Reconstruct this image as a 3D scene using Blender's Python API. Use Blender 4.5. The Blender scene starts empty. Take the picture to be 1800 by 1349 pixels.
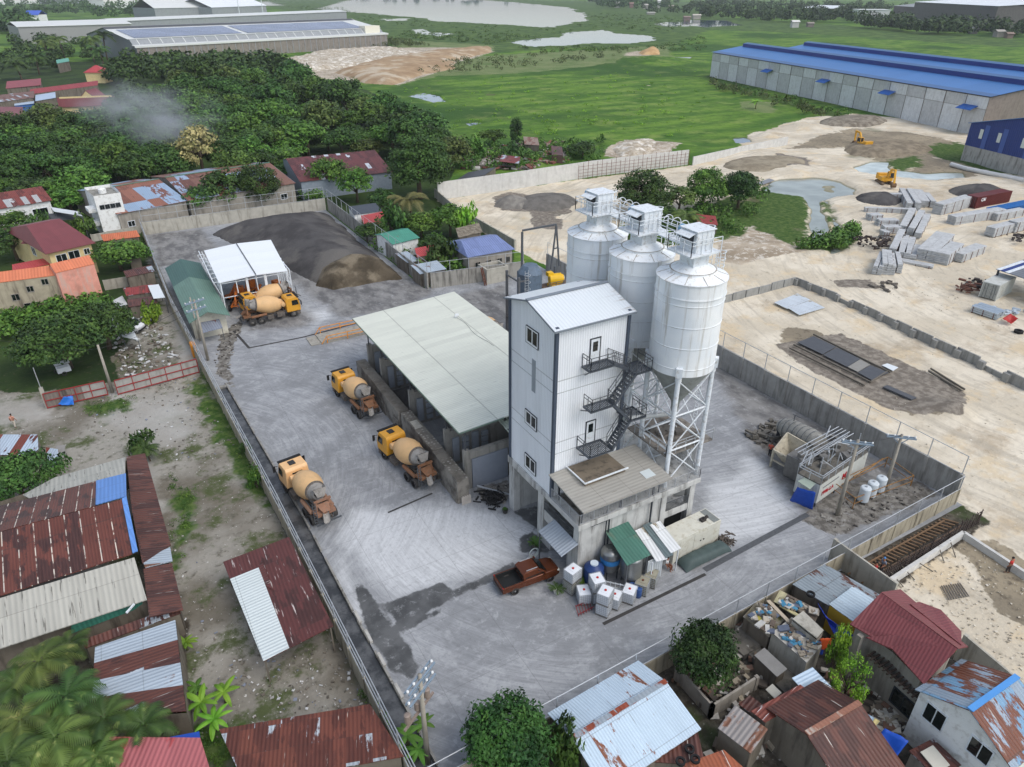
import bpy, math, random
import numpy as np
from mathutils import Vector, Matrix, noise as mnoise
R = math.radians
S = bpy.context.scene
COL = S.collection
# ---------------------------------------------------------------- camera, world, sun, exposure
CH, PITCH, HEAD, FPX = 43.0, R(29.3), R(30),1248.0      # height, pitch down, heading east of +Y, focal length in photo pixels
cd = bpy.data.cameras.new('camera'); cam = bpy.data.objects.new('camera', cd); COL.objects.link(cam)
cam.location = (0,0, CH); cam.rotation_euler = (R(90) - PITCH,0,-HEAD)
cd.sensor_fit = 'HORIZONTAL'; cd.sensor_width = 36.0; cd.lens = 36.0 * FPX / 1800; cd.clip_start = 1; cd.clip_end = 9000
S.camera = cam
W = bpy.data.worlds.new('World'); S.world = W; W.use_nodes = True
wt = W.node_tree; bg = wt.nodes['Background']
sk = wt.nodes.new('ShaderNodeTexSky'); sk.sky_type = 'NISHITA'; sk.sun_disc = False
SUN_EL, SUN_AZ = R(52), R(155)                            # azimuth clockwise from +Y
sk.sun_elevation = SUN_EL; sk.sun_rotation = SUN_AZ; sk.air_density = 1.0; sk.dust_density = 1.8; sk.ozone_density = 1.0
hs = wt.nodes.new('ShaderNodeHueSaturation'); hs.inputs['Saturation'].default_value = 0.6   # thin overcast: the blue is washed out
wt.links.new(sk.outputs[0], hs.inputs['Color']); wt.links.new(hs.outputs[0], bg.inputs['Color']); bg.inputs['Strength'].default_value = 0.15
sl = bpy.data.lights.new('sun', 'SUN'); sl.energy = .9; sl.angle = R(40); sl.color = (1,.96,.9)
so = bpy.data.objects.new('sun', sl); COL.objects.link(so)
sd = Vector((math.sin(SUN_AZ) * math.cos(SUN_EL), math.cos(SUN_AZ) * math.cos(SUN_EL), math.sin(SUN_EL)))
so.rotation_euler = sd.to_track_quat('Z', 'Y').to_euler(); so.location = (0,0,200)
S.view_settings.view_transform = 'Standard'; S.view_settings.look = 'None'; S.view_settings.exposure = 0.5; S.view_settings.gamma = 1
S.cycles.use_denoising = True; S.cycles.max_bounces = 6; S.cycles.diffuse_bounces = 2; S.cycles.glossy_bounces = 2
S.cycles.transparent_max_bounces = 6; S.cycles.volume_bounces = 0; S.cycles.use_adaptive_sampling = True
# ---------------------------------------------------------------- photo pixel -> point of the place
_c, _s = math.cos(PITCH), math.sin(PITCH)
FW = Vector((math.sin(HEAD), math.cos(HEAD),0)); RT = Vector((math.cos(HEAD),-math.sin(HEAD),0))
def ray(px, py):
    u = (px - 900) / FPX; v = -(py - 674.5) / FPX
    f = _c + v * _s
    return Vector((FW.x * f + RT.x * u, FW.y * f + RT.y * u,-_s + v * _c))
def G(px, py, z=0.0):
    d = ray(px, py); t = (z - CH) / d.z
    return Vector((d.x * t, d.y * t, z))
def ztop(px, py, pyt):                                     # height of a point seen at row pyt above ground pixel (px, py)
    p = G(px, py); d = ray(px, pyt); t = p.dot(FW) / d.dot(FW)
    return CH + d.z * t
# ---------------------------------------------------------------- mesh builder
class MB:
    def __init__(s, o=(0,0,0)):
        s.v = []; s.f = []; s.uv = []; s.mi = []; s.o = Vector(o); s.T = None
    def P(s, p):
        p = Vector(p)
        if s.T is not None: p = s.T @ p
        s.v.append(tuple(p)); return len(s.v) - 1
    def face(s, pts, uv=None, m=0):
        s.f.append([s.P(p) for p in pts]); s.uv.append(uv); s.mi.append(m)
    def fi(s, idx, uv=None, m=0):
        s.f.append(list(idx)); s.uv.append(uv); s.mi.append(m)
    def box(s, x0, y0, z0, x1, y1, z1, m=0):
        x0, x1 = min(x0, x1), max(x0, x1); y0, y1 = min(y0, y1), max(y0, y1)
        i = [s.P(p) for p in ((x0, y0, z0),(x1, y0, z0),(x1, y1, z0),(x0, y1, z0),(x0, y0, z1),(x1, y0, z1),(x1, y1, z1),(x0, y1, z1))]
        for q in ((0,3,2,1),(4,5,6,7),(0,1,5,4),(1,2,6,5),(2,3,7,6),(3,0,4,7)): s.fi([i[k] for k in q], None, m)
    def cbox(s, c, d, rz=0, m=0, rx=0, ry=0):
        T0 = s.T; L = Matrix.Translation(c) @ Matrix.Rotation(rz,4, 'Z') @ Matrix.Rotation(ry,4, 'Y') @ Matrix.Rotation(rx,4, 'X')
        s.T = L if T0 is None else T0 @ L
        s.box(-d[0] / 2,-d[1] / 2,-d[2] / 2, d[0] / 2, d[1] / 2, d[2] / 2, m); s.T = T0
    def prism(s, pts, z0, z1, m=0):                        # pts: ccw (x,y)
        n = len(pts); a = [s.P((p[0], p[1], z0)) for p in pts]; b = [s.P((p[0], p[1], z1)) for p in pts]
        s.fi(b, None, m); s.fi(a[::-1], None, m)
        for k in range(n): s.fi((a[k], a[(k + 1) % n], b[(k + 1) % n], b[k]), None, m)
    def slab(s, pts, th, m=0, flip=False):                  # polygon in space with thickness downwards; uv metres along first edge
        pts = [Vector(p) for p in pts]; u = (pts[1] - pts[0]).normalized(); nrm = (pts[1] - pts[0]).cross(pts[-1] - pts[0]).normalized()
        v = nrm.cross(u)
        if nrm.z < 0: pts = pts[::-1]; 
        o = pts[0]; uv = [((p - o).dot(u) + 3,(p - o).dot(v) + 3) for p in pts]
        n = len(pts); a = [s.P(p) for p in pts]; b = [s.P(p - Vector((0,0, th))) for p in pts]
        s.fi(a, uv, m); s.fi(b[::-1], uv[::-1], m)
        for k in range(n): s.fi((b[k], b[(k + 1) % n], a[(k + 1) % n], a[k]), None, m)
    def beam(s, p, q, w, h=None, m=0):
        p, q = Vector(p), Vector(q); h = h or w; d = (q - p); 
        if d.length < 1e-6: return
        d.normalize(); up = Vector((0,0,1)) if abs(d.z) < .95 else Vector((0,1,0)); a = d.cross(up).normalized(); b = a.cross(d)
        c = [(-w / 2,-h / 2),(w / 2,-h / 2),(w / 2, h / 2),(-w / 2, h / 2)]
        i = [s.P(p + a * x + b * y) for x, y in c]; j = [s.P(q + a * x + b * y) for x, y in c]
        for k in range(4): s.fi((i[k], i[(k + 1) % 4], j[(k + 1) % 4], j[k]), None, m)
        s.fi(i[::-1], None, m); s.fi(j, None, m)
    def tube(s, p, q, r, n=8, r2=None, m=0):
        s.lathe([(0, r),((Vector(q) - Vector(p)).length, r if r2 is None else r2)], p, Vector(q) - Vector(p), n, m)
    def lathe(s, prof, o, d, n=16, m=0, caps=True):        # prof: (distance along d, radius)
        o, d = Vector(o), Vector(d).normalized(); up = Vector((0,0,1)) if abs(d.z) < .95 else Vector((1,0,0))
        a = up.cross(d).normalized(); b = d.cross(a); rings = []
        for t, r in prof:
            rings.append([s.P(o + d * t + (a * math.cos(2 * math.pi * k / n) + b * math.sin(2 * math.pi * k / n)) * r) for k in range(n)])
        for A, B in zip(rings, rings[1:]):
            for k in range(n): s.fi((A[k], A[(k + 1) % n], B[(k + 1) % n], B[k]), None, m)
        if caps:
            s.fi(rings[0][::-1], None, m); s.fi(rings[-1], None, m)
    def path(s, pts, r, n=6, m=0):
        for p, q in zip(pts, pts[1:]): s.tube(p, q, r, n, None, m)
    def build(s, name, mats, parent=None, smooth=False, bevel=0):
        me = bpy.data.meshes.new(name); o = s.o
        me.from_pydata([(x - o.x, y - o.y, z - o.z) for x, y, z in s.v],[], s.f)
        if not isinstance(mats,(list, tuple)): mats = [mats]
        for m in mats: me.materials.append(m)
        me.polygons.foreach_set('material_index', s.mi)
        ul = me.uv_layers.new(name='UVMap'); vs = s.v; uvs = []
        for f, u in zip(s.f, s.uv):
            if u is None:
                n = Vector((0,0,0)); p0 = Vector(vs[f[0]])
                for k in range(1, len(f) - 1): n += (Vector(vs[f[k]]) - p0).cross(Vector(vs[f[k + 1]]) - p0)
                if abs(n.z) > .8 * n.length: u = [(vs[i][0], vs[i][1]) for i in f]
                else:
                    h = Vector((-n.y, n.x,0)); h = h.normalized() if h.length > 1e-9 else Vector((1,0,0))
                    u = [(vs[i][0] * h.x + vs[i][1] * h.y, vs[i][2]) for i in f]
            for q in u: uvs.extend(q)
        ul.data.foreach_set('uv', uvs)
        if smooth: me.polygons.foreach_set('use_smooth',[True] * len(s.f))
        ob = bpy.data.objects.new(name, me); COL.objects.link(ob)
        if parent is None: ob.location = o
        else: ob.parent = parent
        if bevel:
            b = ob.modifiers.new('edge', 'BEVEL'); b.width = bevel; b.segments = 2; b.limit_method = 'ANGLE'; b.angle_limit = R(35)
        if smooth == 'auto':
            me.polygons.foreach_set('use_smooth',[True] * len(s.f))
            try: me.set_sharp_from_angle(angle=R(38))
            except Exception: pass
        return ob
def thing(name, label, cat, loc=(0,0,0), rz=0, group=None):
    o = bpy.data.objects.new(name, None); COL.objects.link(o); o.location = loc; o.rotation_euler = (0,0, rz); o.empty_display_size = .3
    o['label'] = label; o['category'] = cat; o['kind'] = 'thing'
    if group: o['group'] = group
    return o
def tag(o, label, cat, group=None):
    o['label'] = label; o['category'] = cat; o['kind'] = 'thing'
    if group: o['group'] = group
    return o
def kind(o, k): o['kind'] = k; return o
def kids(o): return KIDS.get(o.name) or [c for c in bpy.data.objects if c.parent == o]
KIDS = {}
def freeze(o):                                             # remember a prototype's tree so copying stays quick
    for c in [o] + list(o.children_recursive): KIDS[c.name] = list(c.children)
    return o
def dup(o, loc=None, rz=None, sc=None, label=None, parent=None, group=None):
    c = o.copy(); COL.objects.link(c)
    if parent: c.parent = parent
    if loc is not None: c.location = loc
    if rz is not None: c.rotation_euler = (0,0, rz)
    if sc is not None: c.scale = sc if isinstance(sc,(tuple, list)) else (sc, sc, sc)
    if label: c['label'] = label
    if group: c['group'] = group
    for k in KIDS[o.name]:
        KIDS.setdefault(k.name,[]); dup(k, parent=c)
    return c
# ---------------------------------------------------------------- material helpers
def lin(r, g, b):
    f = lambda c: (c / 255 / 12.92) if c / 255 <= .04045 else ((c / 255 + .055) / 1.055) ** 2.4
    return (f(r), f(g), f(b),1)
class T:
    def __init__(s, name, rough=.7, spec=.3, metal=0):
        s.m = bpy.data.materials.new(name); s.m.use_nodes = True; s.t = s.m.node_tree; s.b = s.t.nodes['Principled BSDF']
        s.b.inputs['Roughness'].default_value = rough; s.b.inputs['Specular IOR Level'].default_value = spec; s.b.inputs['Metallic'].default_value = metal
    def n(s, typ, out=0, at=None, **ins):
        k = s.t.nodes.new('ShaderNode' + typ)
        for a, v in (at or {}).items(): setattr(k, a, v)
        for a, v in ins.items():
            a = a.replace('_', ' ')
            sock = k.inputs[int(a[1:])] if a[0] == 'i' and a[1:].isdigit() else k.inputs[a]
            if isinstance(v, bpy.types.NodeSocket): s.t.links.new(v, sock)
            else: sock.default_value = v
        return k.outputs[out]
    def math(s, op, a, b=0.0, c=0.0, clamp=False): return s.n('Math', at={'operation': op, 'use_clamp': clamp}, i0=a, i1=b, i2=c)
    def mix(s, f, a, b, mode='MIX'): return s.n('Mix',2, {'data_type': 'RGBA', 'blend_type': mode}, i0=f, i6=a, i7=b)
    def noise(s, vec=None, scale=1.0, detail=4.0, rough=.55, dist=0.0):
        kw = dict(Scale=scale, Detail=detail, Roughness=rough, Distortion=dist)
        if vec is not None: kw['Vector'] = vec
        return s.n('TexNoise',0, **kw)
    def step(s, x, lo, hi): return s.n('MapRange',0, {'interpolation_type': 'SMOOTHSTEP'}, i0=x, i1=lo, i2=hi, i3=0.0, i4=1.0)
    def pos(s): return s.n('NewGeometry',0)
    def obj(s): return s.n('TexCoord',3)
    def uv(s): return s.n('TexCoord',2)
    def rand(s): return s.n('ObjectInfo',5)
    def vmap(s, vec, sc, rz=0.0, loc=(0,0,0)): return s.n('Mapping',0, Vector=vec, Scale=sc, Rotation=(0,0, rz), Location=loc)
    def attr(s, name): return s.n('Attribute',2, {'attribute_name': name})
    def col(s, c): s.t.links.new(c, s.b.inputs['Base Color']); return s
    def bump(s, h, st=.3, d=.1): s.t.links.new(s.n('Bump',0, Height=h, Strength=st, Distance=d), s.b.inputs['Normal']); return s
    def bright(s, c, f): return s.n('HueSaturation',0, Color=c, Value=f)
MC = {}
def plain(name, rgb, rough=.55, var=.25, scale=1.5, metal=0, spec=.35, dirt=0.0, dcol=(90,84,74)):
    if name in MC: return MC[name]
    k = T(name, rough, spec, metal); p = k.pos(); n = k.noise(p, scale,5)
    v = k.math('MULTIPLY_ADD', n, var * 2,1 - var)
    c = k.bright(lin(*rgb), v)
    if dirt: c = k.mix(k.math('MULTIPLY', k.step(k.noise(p, scale * 1.7,6,.65),.48,.7), dirt), c, lin(*dcol))
    k.col(c); MC[name] = k.m; return k.m
def concrete(name, rgb=(150,146,138), dark=(70,66,60), stain=.6, rough=.85, joints=0.0):
    if name in MC: return MC[name]
    k = T(name, rough,.2); p = k.pos()
    c = k.bright(lin(*rgb), k.math('MULTIPLY_ADD', k.noise(p,1.2,6,.6),.5,.75))
    st = k.step(k.noise(k.vmap(p,(1.6,1.6,.22)),1.0,6,.62),.46,.72)
    c = k.mix(k.math('MULTIPLY', st, stain), c, lin(*dark))
    b = k.step(k.noise(p,.45,5,.6),.5,.75)
    c = k.mix(k.math('MULTIPLY', b, stain * .6), c, lin(*[int(x * .72) for x in rgb]))
    if joints:
        u = k.n('SeparateXYZ',0, Vector=k.uv()); f = k.math('FRACT', k.math('DIVIDE', u, joints)); j = k.math('LESS_THAN', f,.03)
        c = k.mix(k.math('MULTIPLY', j,.5), c, lin(*dark))
    k.col(c).bump(k.noise(p,9,4),.25,.03); MC[name] = k.m; return k.m
def corr(name, rgb, rust=0.0, rcol=(112,58,42), patch=0.0, pcol=(176,186,194), period=.3, sheet=(.95,2.6), rough=.5, var=.18, streak=0.0, scol=(205,200,190), metal=0.0, bump=.6, along='u', gloss=.4, seam=0.0, mcol=(205,196,182)):
    if name in MC: return MC[name]
    k = T(name, rough, gloss, metal); uv = k.uv()
    if along == 'v': uv = k.vmap(uv,(1,1,1), R(90))
    u = k.n('SeparateXYZ',0, Vector=uv); v = k.n('SeparateXYZ',1, Vector=uv)
    su = k.math('FLOOR', k.math('DIVIDE', u, sheet[0])); sv = k.math('FLOOR', k.math('DIVIDE', v, sheet[1]))
    cell = k.n('CombineXYZ',0, X=su, Y=sv); w = k.n('TexWhiteNoise',0, Vector=cell)
    cell2 = k.n('CombineXYZ',0, X=su, Y=sv, Z=7.3); w2 = k.n('TexWhiteNoise',0, Vector=cell2)
    c = k.bright(lin(*rgb), k.math('ADD', k.math('MULTIPLY_ADD', k.noise(k.vmap(uv,(1.2,.35,1)),1,5), var * 2,1 - var * 1.5), k.math('MULTIPLY', w, var)))
    if patch: c = k.mix(k.math('LESS_THAN', w2, patch), c, k.bright(lin(*pcol), k.math('MULTIPLY_ADD', w,.25,.85)))
    if rust:
        n1 = k.noise(k.vmap(uv,(1.3,.45,1)),1.0,7,.68)
        x = k.math('ADD', n1, k.math('MULTIPLY_ADD', w,.34,-.17))
        f = k.step(x,.66 - rust * .42,.72 - rust * .42)
        rc = k.bright(lin(*rcol), k.math('MULTIPLY_ADD', k.noise(k.vmap(uv,(3,.6,1)),1.5,5),1.0,.5))
        c = k.mix(f, c, rc)
    if streak:
        f = k.step(k.noise(k.vmap(uv,(5,.35,1),0,(3,1,0)),1.0,4,.6),.72 - streak * .2,.76 - streak * .2); c = k.mix(f, c, lin(*scol))
    if seam:
        f = k.math('MULTIPLY', k.math('LESS_THAN', k.math('FRACT', k.math('DIVIDE', u, seam)),.07), k.step(k.noise(k.vmap(uv,(.7,.9,1)),1.0,5,.7),.44,.54)); c = k.mix(f, c, lin(*mcol))
    wv = k.math('SINE', k.math('MULTIPLY', u,6.2832 / period))
    c = k.bright(c, k.math('MULTIPLY_ADD', wv,.07,1.0))
    f = k.math('LESS_THAN', k.math('FRACT', k.math('DIVIDE', v, sheet[1])),.018); c = k.mix(k.math('MULTIPLY', f,.35), c, lin(60,55,50))
    k.col(c)
    if bump: k.bump(wv, bump,.03)
    MC[name] = k.m; return k.m
def leafmat(name, a, b, c=None, rough=.55):
    if name in MC: return MC[name]
    k = T(name, rough,.25); p = k.pos(); r = k.rand()
    f = k.step(k.noise(p,.55,3,.6),.36,.66); col = k.mix(f, lin(*a), lin(*b))
    if c: col = k.mix(k.step(k.noise(p,1.7,2),.6,.75), col, lin(*c))
    col = k.n('HueSaturation',0, Color=col, Value=k.math('MULTIPLY_ADD', r,.5,.75), Hue=k.math('MULTIPLY_ADD', r,.03,.485))
    w = k.attr('leaf'); col = k.bright(col, k.math('MULTIPLY_ADD', w,.9,.8)); k.col(col); MC[name] = k.m; return k.m
# ================================================================ GROUND
def wpoly(px): return np.array([G(x, y)[:2] for x, y in px])
def sdf(X, Y, poly):                                       # signed distance, positive inside
    d2 = np.full(X.shape,1e18); ins = np.zeros(X.shape, bool); n = len(poly)
    for i in range(n):
        x0, y0 = poly[i]; x1, y1 = poly[(i + 1) % n]; dx, dy = x1 - x0, y1 - y0
        t = np.clip(((X - x0) * dx + (Y - y0) * dy) / (dx * dx + dy * dy + 1e-9),0,1)
        d2 = np.minimum(d2,(X - x0 - t * dx) ** 2 + (Y - y0 - t * dy) ** 2)
        c = (y0 > Y) != (y1 > Y); xi = x0 + (Y - y0) * dx / (dy if abs(dy) > 1e-9 else 1e-9)
        ins ^= c & (X < xi)
    return np.where(ins,1,-1) * np.sqrt(d2)
_pt = np.random.RandomState(3).rand(64,64)
def vnoise(X, Y, sc, oct=4):                               # cheap value noise, 0..1
    out = np.zeros(X.shape); amp = .5; tot = 0
    for o in range(oct):
        x = X / sc + 13.7 * o; y = Y / sc + 7.1 * o; xi = np.floor(x).astype(int); yi = np.floor(y).astype(int)
        fx = x - xi; fy = y - yi; fx = fx * fx * (3 - 2 * fx); fy = fy * fy * (3 - 2 * fy)
        g = lambda a, b: _pt[a % 64, b % 64]
        out += amp * (g(xi, yi) * (1 - fx) * (1 - fy) + g(xi + 1, yi) * fx * (1 - fy) + g(xi, yi + 1) * (1 - fx) * fy + g(xi + 1, yi + 1) * fx * fy)
        tot += amp; amp *= .5; sc *= .5
    return out / tot
def axis(lo_d, hi, core, step, grow):
    a = [0.0]; d = step
    while a[-1] < hi:
        if a[-1] > core: d *= grow
        a.append(a[-1] + d)
    return np.array(a)
ax = axis(0,6000,95,.75,1.045); gx = np.concatenate([-ax[:0:-1], ax]); gy = axis(0,9000,135,.75,1.011) + 8
LX, LY = np.meshgrid(gx, gy); GX = LX * RT.x + LY * FW.x; GY = LX * RT.y + LY * FW.y
ZN = {}
def zone(name, *polys):
    a = np.full(GX.shape,-1e9)
    for p in polys: a = np.maximum(a, sdf(GX, GY, wpoly(p) if not isinstance(p, np.ndarray) else p))
    sc = np.maximum(1.0, LY / 110.0)                       # zone edges soften with the width of the feature out there
    ZN[name] = np.clip(a / sc,-4,4); return a
sand = zone('sand',[(770,352),(1000,318),(1208,292),(1225,288),(1300,262),(1300,245),(1420,207),(1500,200),(1580,208),(1700,225),(1830,260),(1950,300),(2600,500),(2600,1500),(1800,1260),(1715,1140),(1560,1050),(1540,1010),(1668,905),(1640,850),(1255,610),(905,440),(830,400)])
zone('dirt',[(-300,690),(75,690),(345,648),(395,720),(420,780),(735,1349),(700,1600),(-700,1600),(-700,690)],[(235,505),(285,500),(345,640),(215,668),(190,630),(225,600)])
zone('road',[(-300,700),(0,705),(80,705),(85,735),(0,748),(-300,770)],[(255,430),(275,425),(345,600),(352,655),(320,660),(310,600),(285,520)],[(200,690),(330,690),(345,760),(250,800),(190,900),(330,900),(330,1000),(260,780),(180,740)])
zone('wood',[(-900,500),(-300,500),(262,405),(400,760),(800,1349),(1000,1500),(-900,1700)],[(-900,115),(240,108),(480,112),(520,135),(650,160),(690,190),(800,245),(800,300),(780,340),(905,440),(900,500),(748,500),(590,370),(265,405),(250,500),(190,560),(0,560),(-900,560)],[(-900,548),(190,560),(215,660),(60,690),(-900,690)])
zone('dark',[(800,1345),(1140,1140),(1440,985),(1660,875),(1740,915),(1560,1045),(1700,1160),(1830,1260),(1900,1700),(500,1700),(815,1360)],[(-400,1115),(150,1080),(330,1090),(330,1349),(300,1600),(-600,1600)])
zone('mud',[(1380,262),(1420,250),(1500,225),(1600,235),(1680,250),(1670,275),(1560,290),(1500,262)],[(1610,275),(1720,285),(1720,310),(1650,318),(1600,308)],[(1690,960),(1760,950),(1830,1010),(1830,1120),(1740,1060)],[(1370,580),(1420,575),(1560,640),(1680,700),(1680,730),(1600,728),(1500,680),(1380,610)])
zone('gravel',[(865,345),(900,338),(1000,350),(1005,372),(960,385),(925,372),(880,370)],[(930,375),(990,385),(985,405),(940,400)],[(1360,605),(1480,585),(1700,690),(1690,735),(1570,722),(1440,660)],[(1460,492),(1530,492),(1550,508),(1480,505)],[(1360,275),(1420,280),(1425,295),(1370,298)])
veg = zone('veg',[(1090,400),(1330,335),(1420,335),(1420,420),(1390,432),(1320,400),(1290,425),(1100,440)],[(1440,352),(1452,352),(1472,400),(1500,410),(1505,430),(1470,442),(1400,440),(1440,420),(1466,408)],[(1562,280),(1615,276),(1625,292),(1590,300),(1560,292)],[(1240,130),(1290,150),(1500,205),(1480,212),(1400,190),(1250,150)],[(1600,262),(1690,250),(1800,300),(1800,312),(1690,290)],
     [(325,670),(360,665),(470,840),(480,900),(430,860)],[(140,715),(240,700),(225,725),(150,730)],[(300,840),(345,880),(330,960),(305,1000)],[(330,1260),(460,1290),(440,1349),(330,1349)])
zone('rubb',[(478,112),(600,90),(700,84),(860,84),(865,92),(800,112),(790,120),(700,150),(640,145),(520,135)],[(1100,93),(1155,86),(1158,96),(1100,104)],[(1070,258),(1100,246),(1160,250),(1200,256),(1160,285),(1060,275)],[(1265,415),(1350,370),(1372,365),(1360,420),(1420,440),(1300,470),(1260,460)],[(1140,150),(1142,151),(1141,152)])
zone('reedy',[(420,3),(560,-4),(1000,2),(1250,4),(1260,48),(1165,88),(1000,84),(880,92),(700,78),(600,40),(480,14)],[(1180,25),(1420,40),(1800,70),(1800,85),(1400,58),(1180,50)])
zone('scrub',[(640,118),(760,105),(900,96),(1000,90),(1170,80),(1180,100),(1040,118),(900,130),(760,135),(700,150),(650,145)],[(690,70),(870,80),(860,95),(690,82)],[(1300,178),(1365,180),(1360,200),(1310,196)])
water = np.full(GX.shape,-1e9)
WATER = [
 (6,[(560,16),(600,3),(640,-3),(760,-6),(900,4),(1000,13),(1032,27),(1034,36),(1000,42),(960,48),(900,44),(850,41),(770,38),(740,31),(700,29),(655,24),(600,20)]),
 (3,[(893,75),(945,67),(985,65),(1000,57),(1060,52),(1085,58),(1140,63),(1152,71),(1110,77),(1040,75),(1000,79),(940,82)]),
 (1.2,[(720,168),(745,163),(775,168),(790,178),(760,180)]),(1,[(820,216),(838,213),(850,216),(826,220)]),(2,[(860,165),(862,165),(861,166)]),
 (2,[(670,33),(720,32),(715,36),(680,37)]),(2,[(722,52),(745,50),(760,56),(800,59),(770,64),(730,58)]),(2,[(1150,42),(1180,38),(1230,40),(1245,46),(1170,46)]),(3,[(420,6),(470,2),(500,10),(440,10)]),
 (2,[(1200,34),(1280,36),(1300,44),(1240,48),(1205,42)]),(1,[(1185,99),(1215,99),(1212,104),(1188,104)]),(.8,[(1290,242),(1310,240),(1316,248),(1298,250)]),
 (.7,[(1335,328),(1375,314),(1430,310),(1480,318),(1512,331),(1510,342),(1470,346),(1445,352),(1452,380),(1464,402),(1445,424),(1400,436),(1383,433),(1420,412),(1424,380),(1414,344),(1340,334)]),
 (.5,[(1448,350),(1458,352),(1470,378),(1480,400),(1470,402),(1456,376)]),(.5,[(1500,293),(1530,284),(1560,284),(1566,296),(1620,303),(1690,302),(1700,312),(1640,316),(1560,308),(1510,302)]),(.4,[(1455,430),(1490,437),(1460,446)])]
wsheets = []
for amp, p in WATER:
    q = wpoly(p); d = sdf(GX, GY, q); n1 = vnoise(GX, GY,9 + amp * 7,4) - .5; n2 = (vnoise(GX, GY,20,3) - .5) * (9 if amp > 2.5 else 0); d = d + n1 * amp * 5 + n2; water = np.maximum(water, d); wsheets.append(q)
wnear = np.clip(water,-1.5,3)
H = np.zeros(GX.shape)
rough_s = np.clip(sand,0,1.5) / 1.5
H += rough_s * ((vnoise(GX, GY,5,4) - .5) * .4 + (vnoise(GX + 50, GY,16,4) - .5) * np.clip((LY - 130) / 60,0,1) * 1.3)
H += np.clip(-sand,0,1) * (vnoise(GX, GY,14,3) - .5) * .3 * (LY > 60)
H -= np.clip(wnear + .6,0,1.6) * .5                       # beds of ponds and lake
for (cx, cy, r, h) in [(1000,345,6,.6),(1330,275,10,1.0),(1480,250,9,1.3),(1545,255,6,1.2),(1400,300,8,.8),(1550,345,6,.8),(1300,440,12,.9),(1130,110,40,3),(1500,215,9,1.6),(1420,225,9,1.8),(1350,240,7,1.4),(1460,330,6,.5),(1540,320,9,.8),(1240,275,5,.8),(1180,262,10,1.4),(1680,725,2,.8),(1645,715,3,.4)]:
    c = G(cx, cy); H += h * np.exp(-((GX - c.x) ** 2 + (GY - c.y) ** 2) / (2 * r * r / 3)) * (.6 + .8 * vnoise(GX, GY,3,3))
yard_poly = np.array([(7.0,24),(63.6,25.2),(63.6,101),(41.6,101.5),(41.6,154),(5.4,156)])
ys = sdf(GX, GY, yard_poly); H = np.where(ys > -3, np.minimum(H,0) * np.clip(-ys / 3,0,1), H); H -= np.clip(ys + .3,0,.5) * .6
H = np.where((LY < 75) & (LX < 40) & (ys < 0), H * .2 - .02, H)
nx, ny = len(gx), len(gy)
co = np.stack([GX, GY, H],-1).reshape(-1,3)
ii = np.arange(nx * ny).reshape(ny, nx)
fc = np.stack([ii[:-1, :-1], ii[:-1,1:], ii[1:,1:], ii[1:, :-1]],-1).reshape(-1,4)
def np_mesh(name, co, fc, mat, attrs=None, smooth=True):
    me = bpy.data.meshes.new(name); n = len(co); m = len(fc); k = fc.shape[1]
    me.vertices.add(n); me.vertices.foreach_set('co', np.ascontiguousarray(co, np.float32).ravel())
    me.loops.add(m * k); me.loops.foreach_set('vertex_index', np.ascontiguousarray(fc, np.int32).ravel())
    me.polygons.add(m); me.polygons.foreach_set('loop_start', np.arange(0, m * k, k, dtype=np.int32)); me.polygons.foreach_set('loop_total', np.full(m, k, np.int32))
    me.polygons.foreach_set('use_smooth', np.full(m, smooth)); me.update(calc_edges=True)
    for a, v in (attrs or {}).items():
        at = me.attributes.new(a, 'FLOAT', 'POINT' if v.size == n else 'FACE'); at.data.foreach_set('value', np.ascontiguousarray(v, np.float32).ravel())
    if mat: me.materials.append(mat)
    return me
k = T('ground_mat',.95,.15); p = k.pos()
def zmask(k, name, amp, sc, lo=-.15, hi=.15, det=4):
    nn = k.noise(p, sc, det,.65); return k.step(k.math('ADD', k.attr(name), k.math('MULTIPLY_ADD', nn, amp * 2,-amp)), lo, hi)
big = k.noise(p,.012,5,.6); mid = k.noise(p,.09,5,.6); fine = k.noise(p,1.1,6,.65)
anis = k.noise(k.vmap(p,(.03,.11,1), R(-30)),1,5,.6)
c = k.mix(k.step(anis,.35,.65), lin(66,102,36), lin(106,138,52)); c = k.mix(k.step(mid,.5,.72), c, lin(124,144,70)); c = k.mix(k.step(big,.48,.62), c, lin(58,90,36))
c = k.mix(k.math('MULTIPLY', k.step(k.noise(p,.3,6,.7),.46,.66),.5), c, lin(52,82,32)); c = k.mix(k.math('MULTIPLY', k.step(k.noise(p,.05,7,.7),.55,.68),.4), c, lin(134,144,84)); c = k.mix(k.math('MULTIPLY', k.step(fine,.5,.8),.4), c, lin(54,80,34))
q_ = k.mix(k.step(mid,.38,.62), lin(58,80,42), lin(88,110,56)); c = k.mix(k.math('MULTIPLY', zmask(k, 'reedy',3.0,.05),.85), c, q_)
s_ = k.mix(k.step(mid,.35,.7), lin(118,130,84), lin(86,112,58)); s_ = k.mix(k.step(fine,.5,.7), s_, lin(140,136,104)); c = k.mix(zmask(k, 'scrub',2.5,.07), c, s_)
w_ = k.mix(k.step(mid,.4,.6), lin(42,58,30), lin(58,76,36)); w_ = k.mix(k.step(fine,.55,.75), w_, lin(84,80,60)); c = k.mix(zmask(k, 'wood',1.5,.1), c, w_)
d_ = k.mix(k.step(mid,.38,.62), lin(116,110,98), lin(156,152,142)); d_ = k.mix(k.step(fine,.5,.72), d_, lin(96,92,80))
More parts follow.
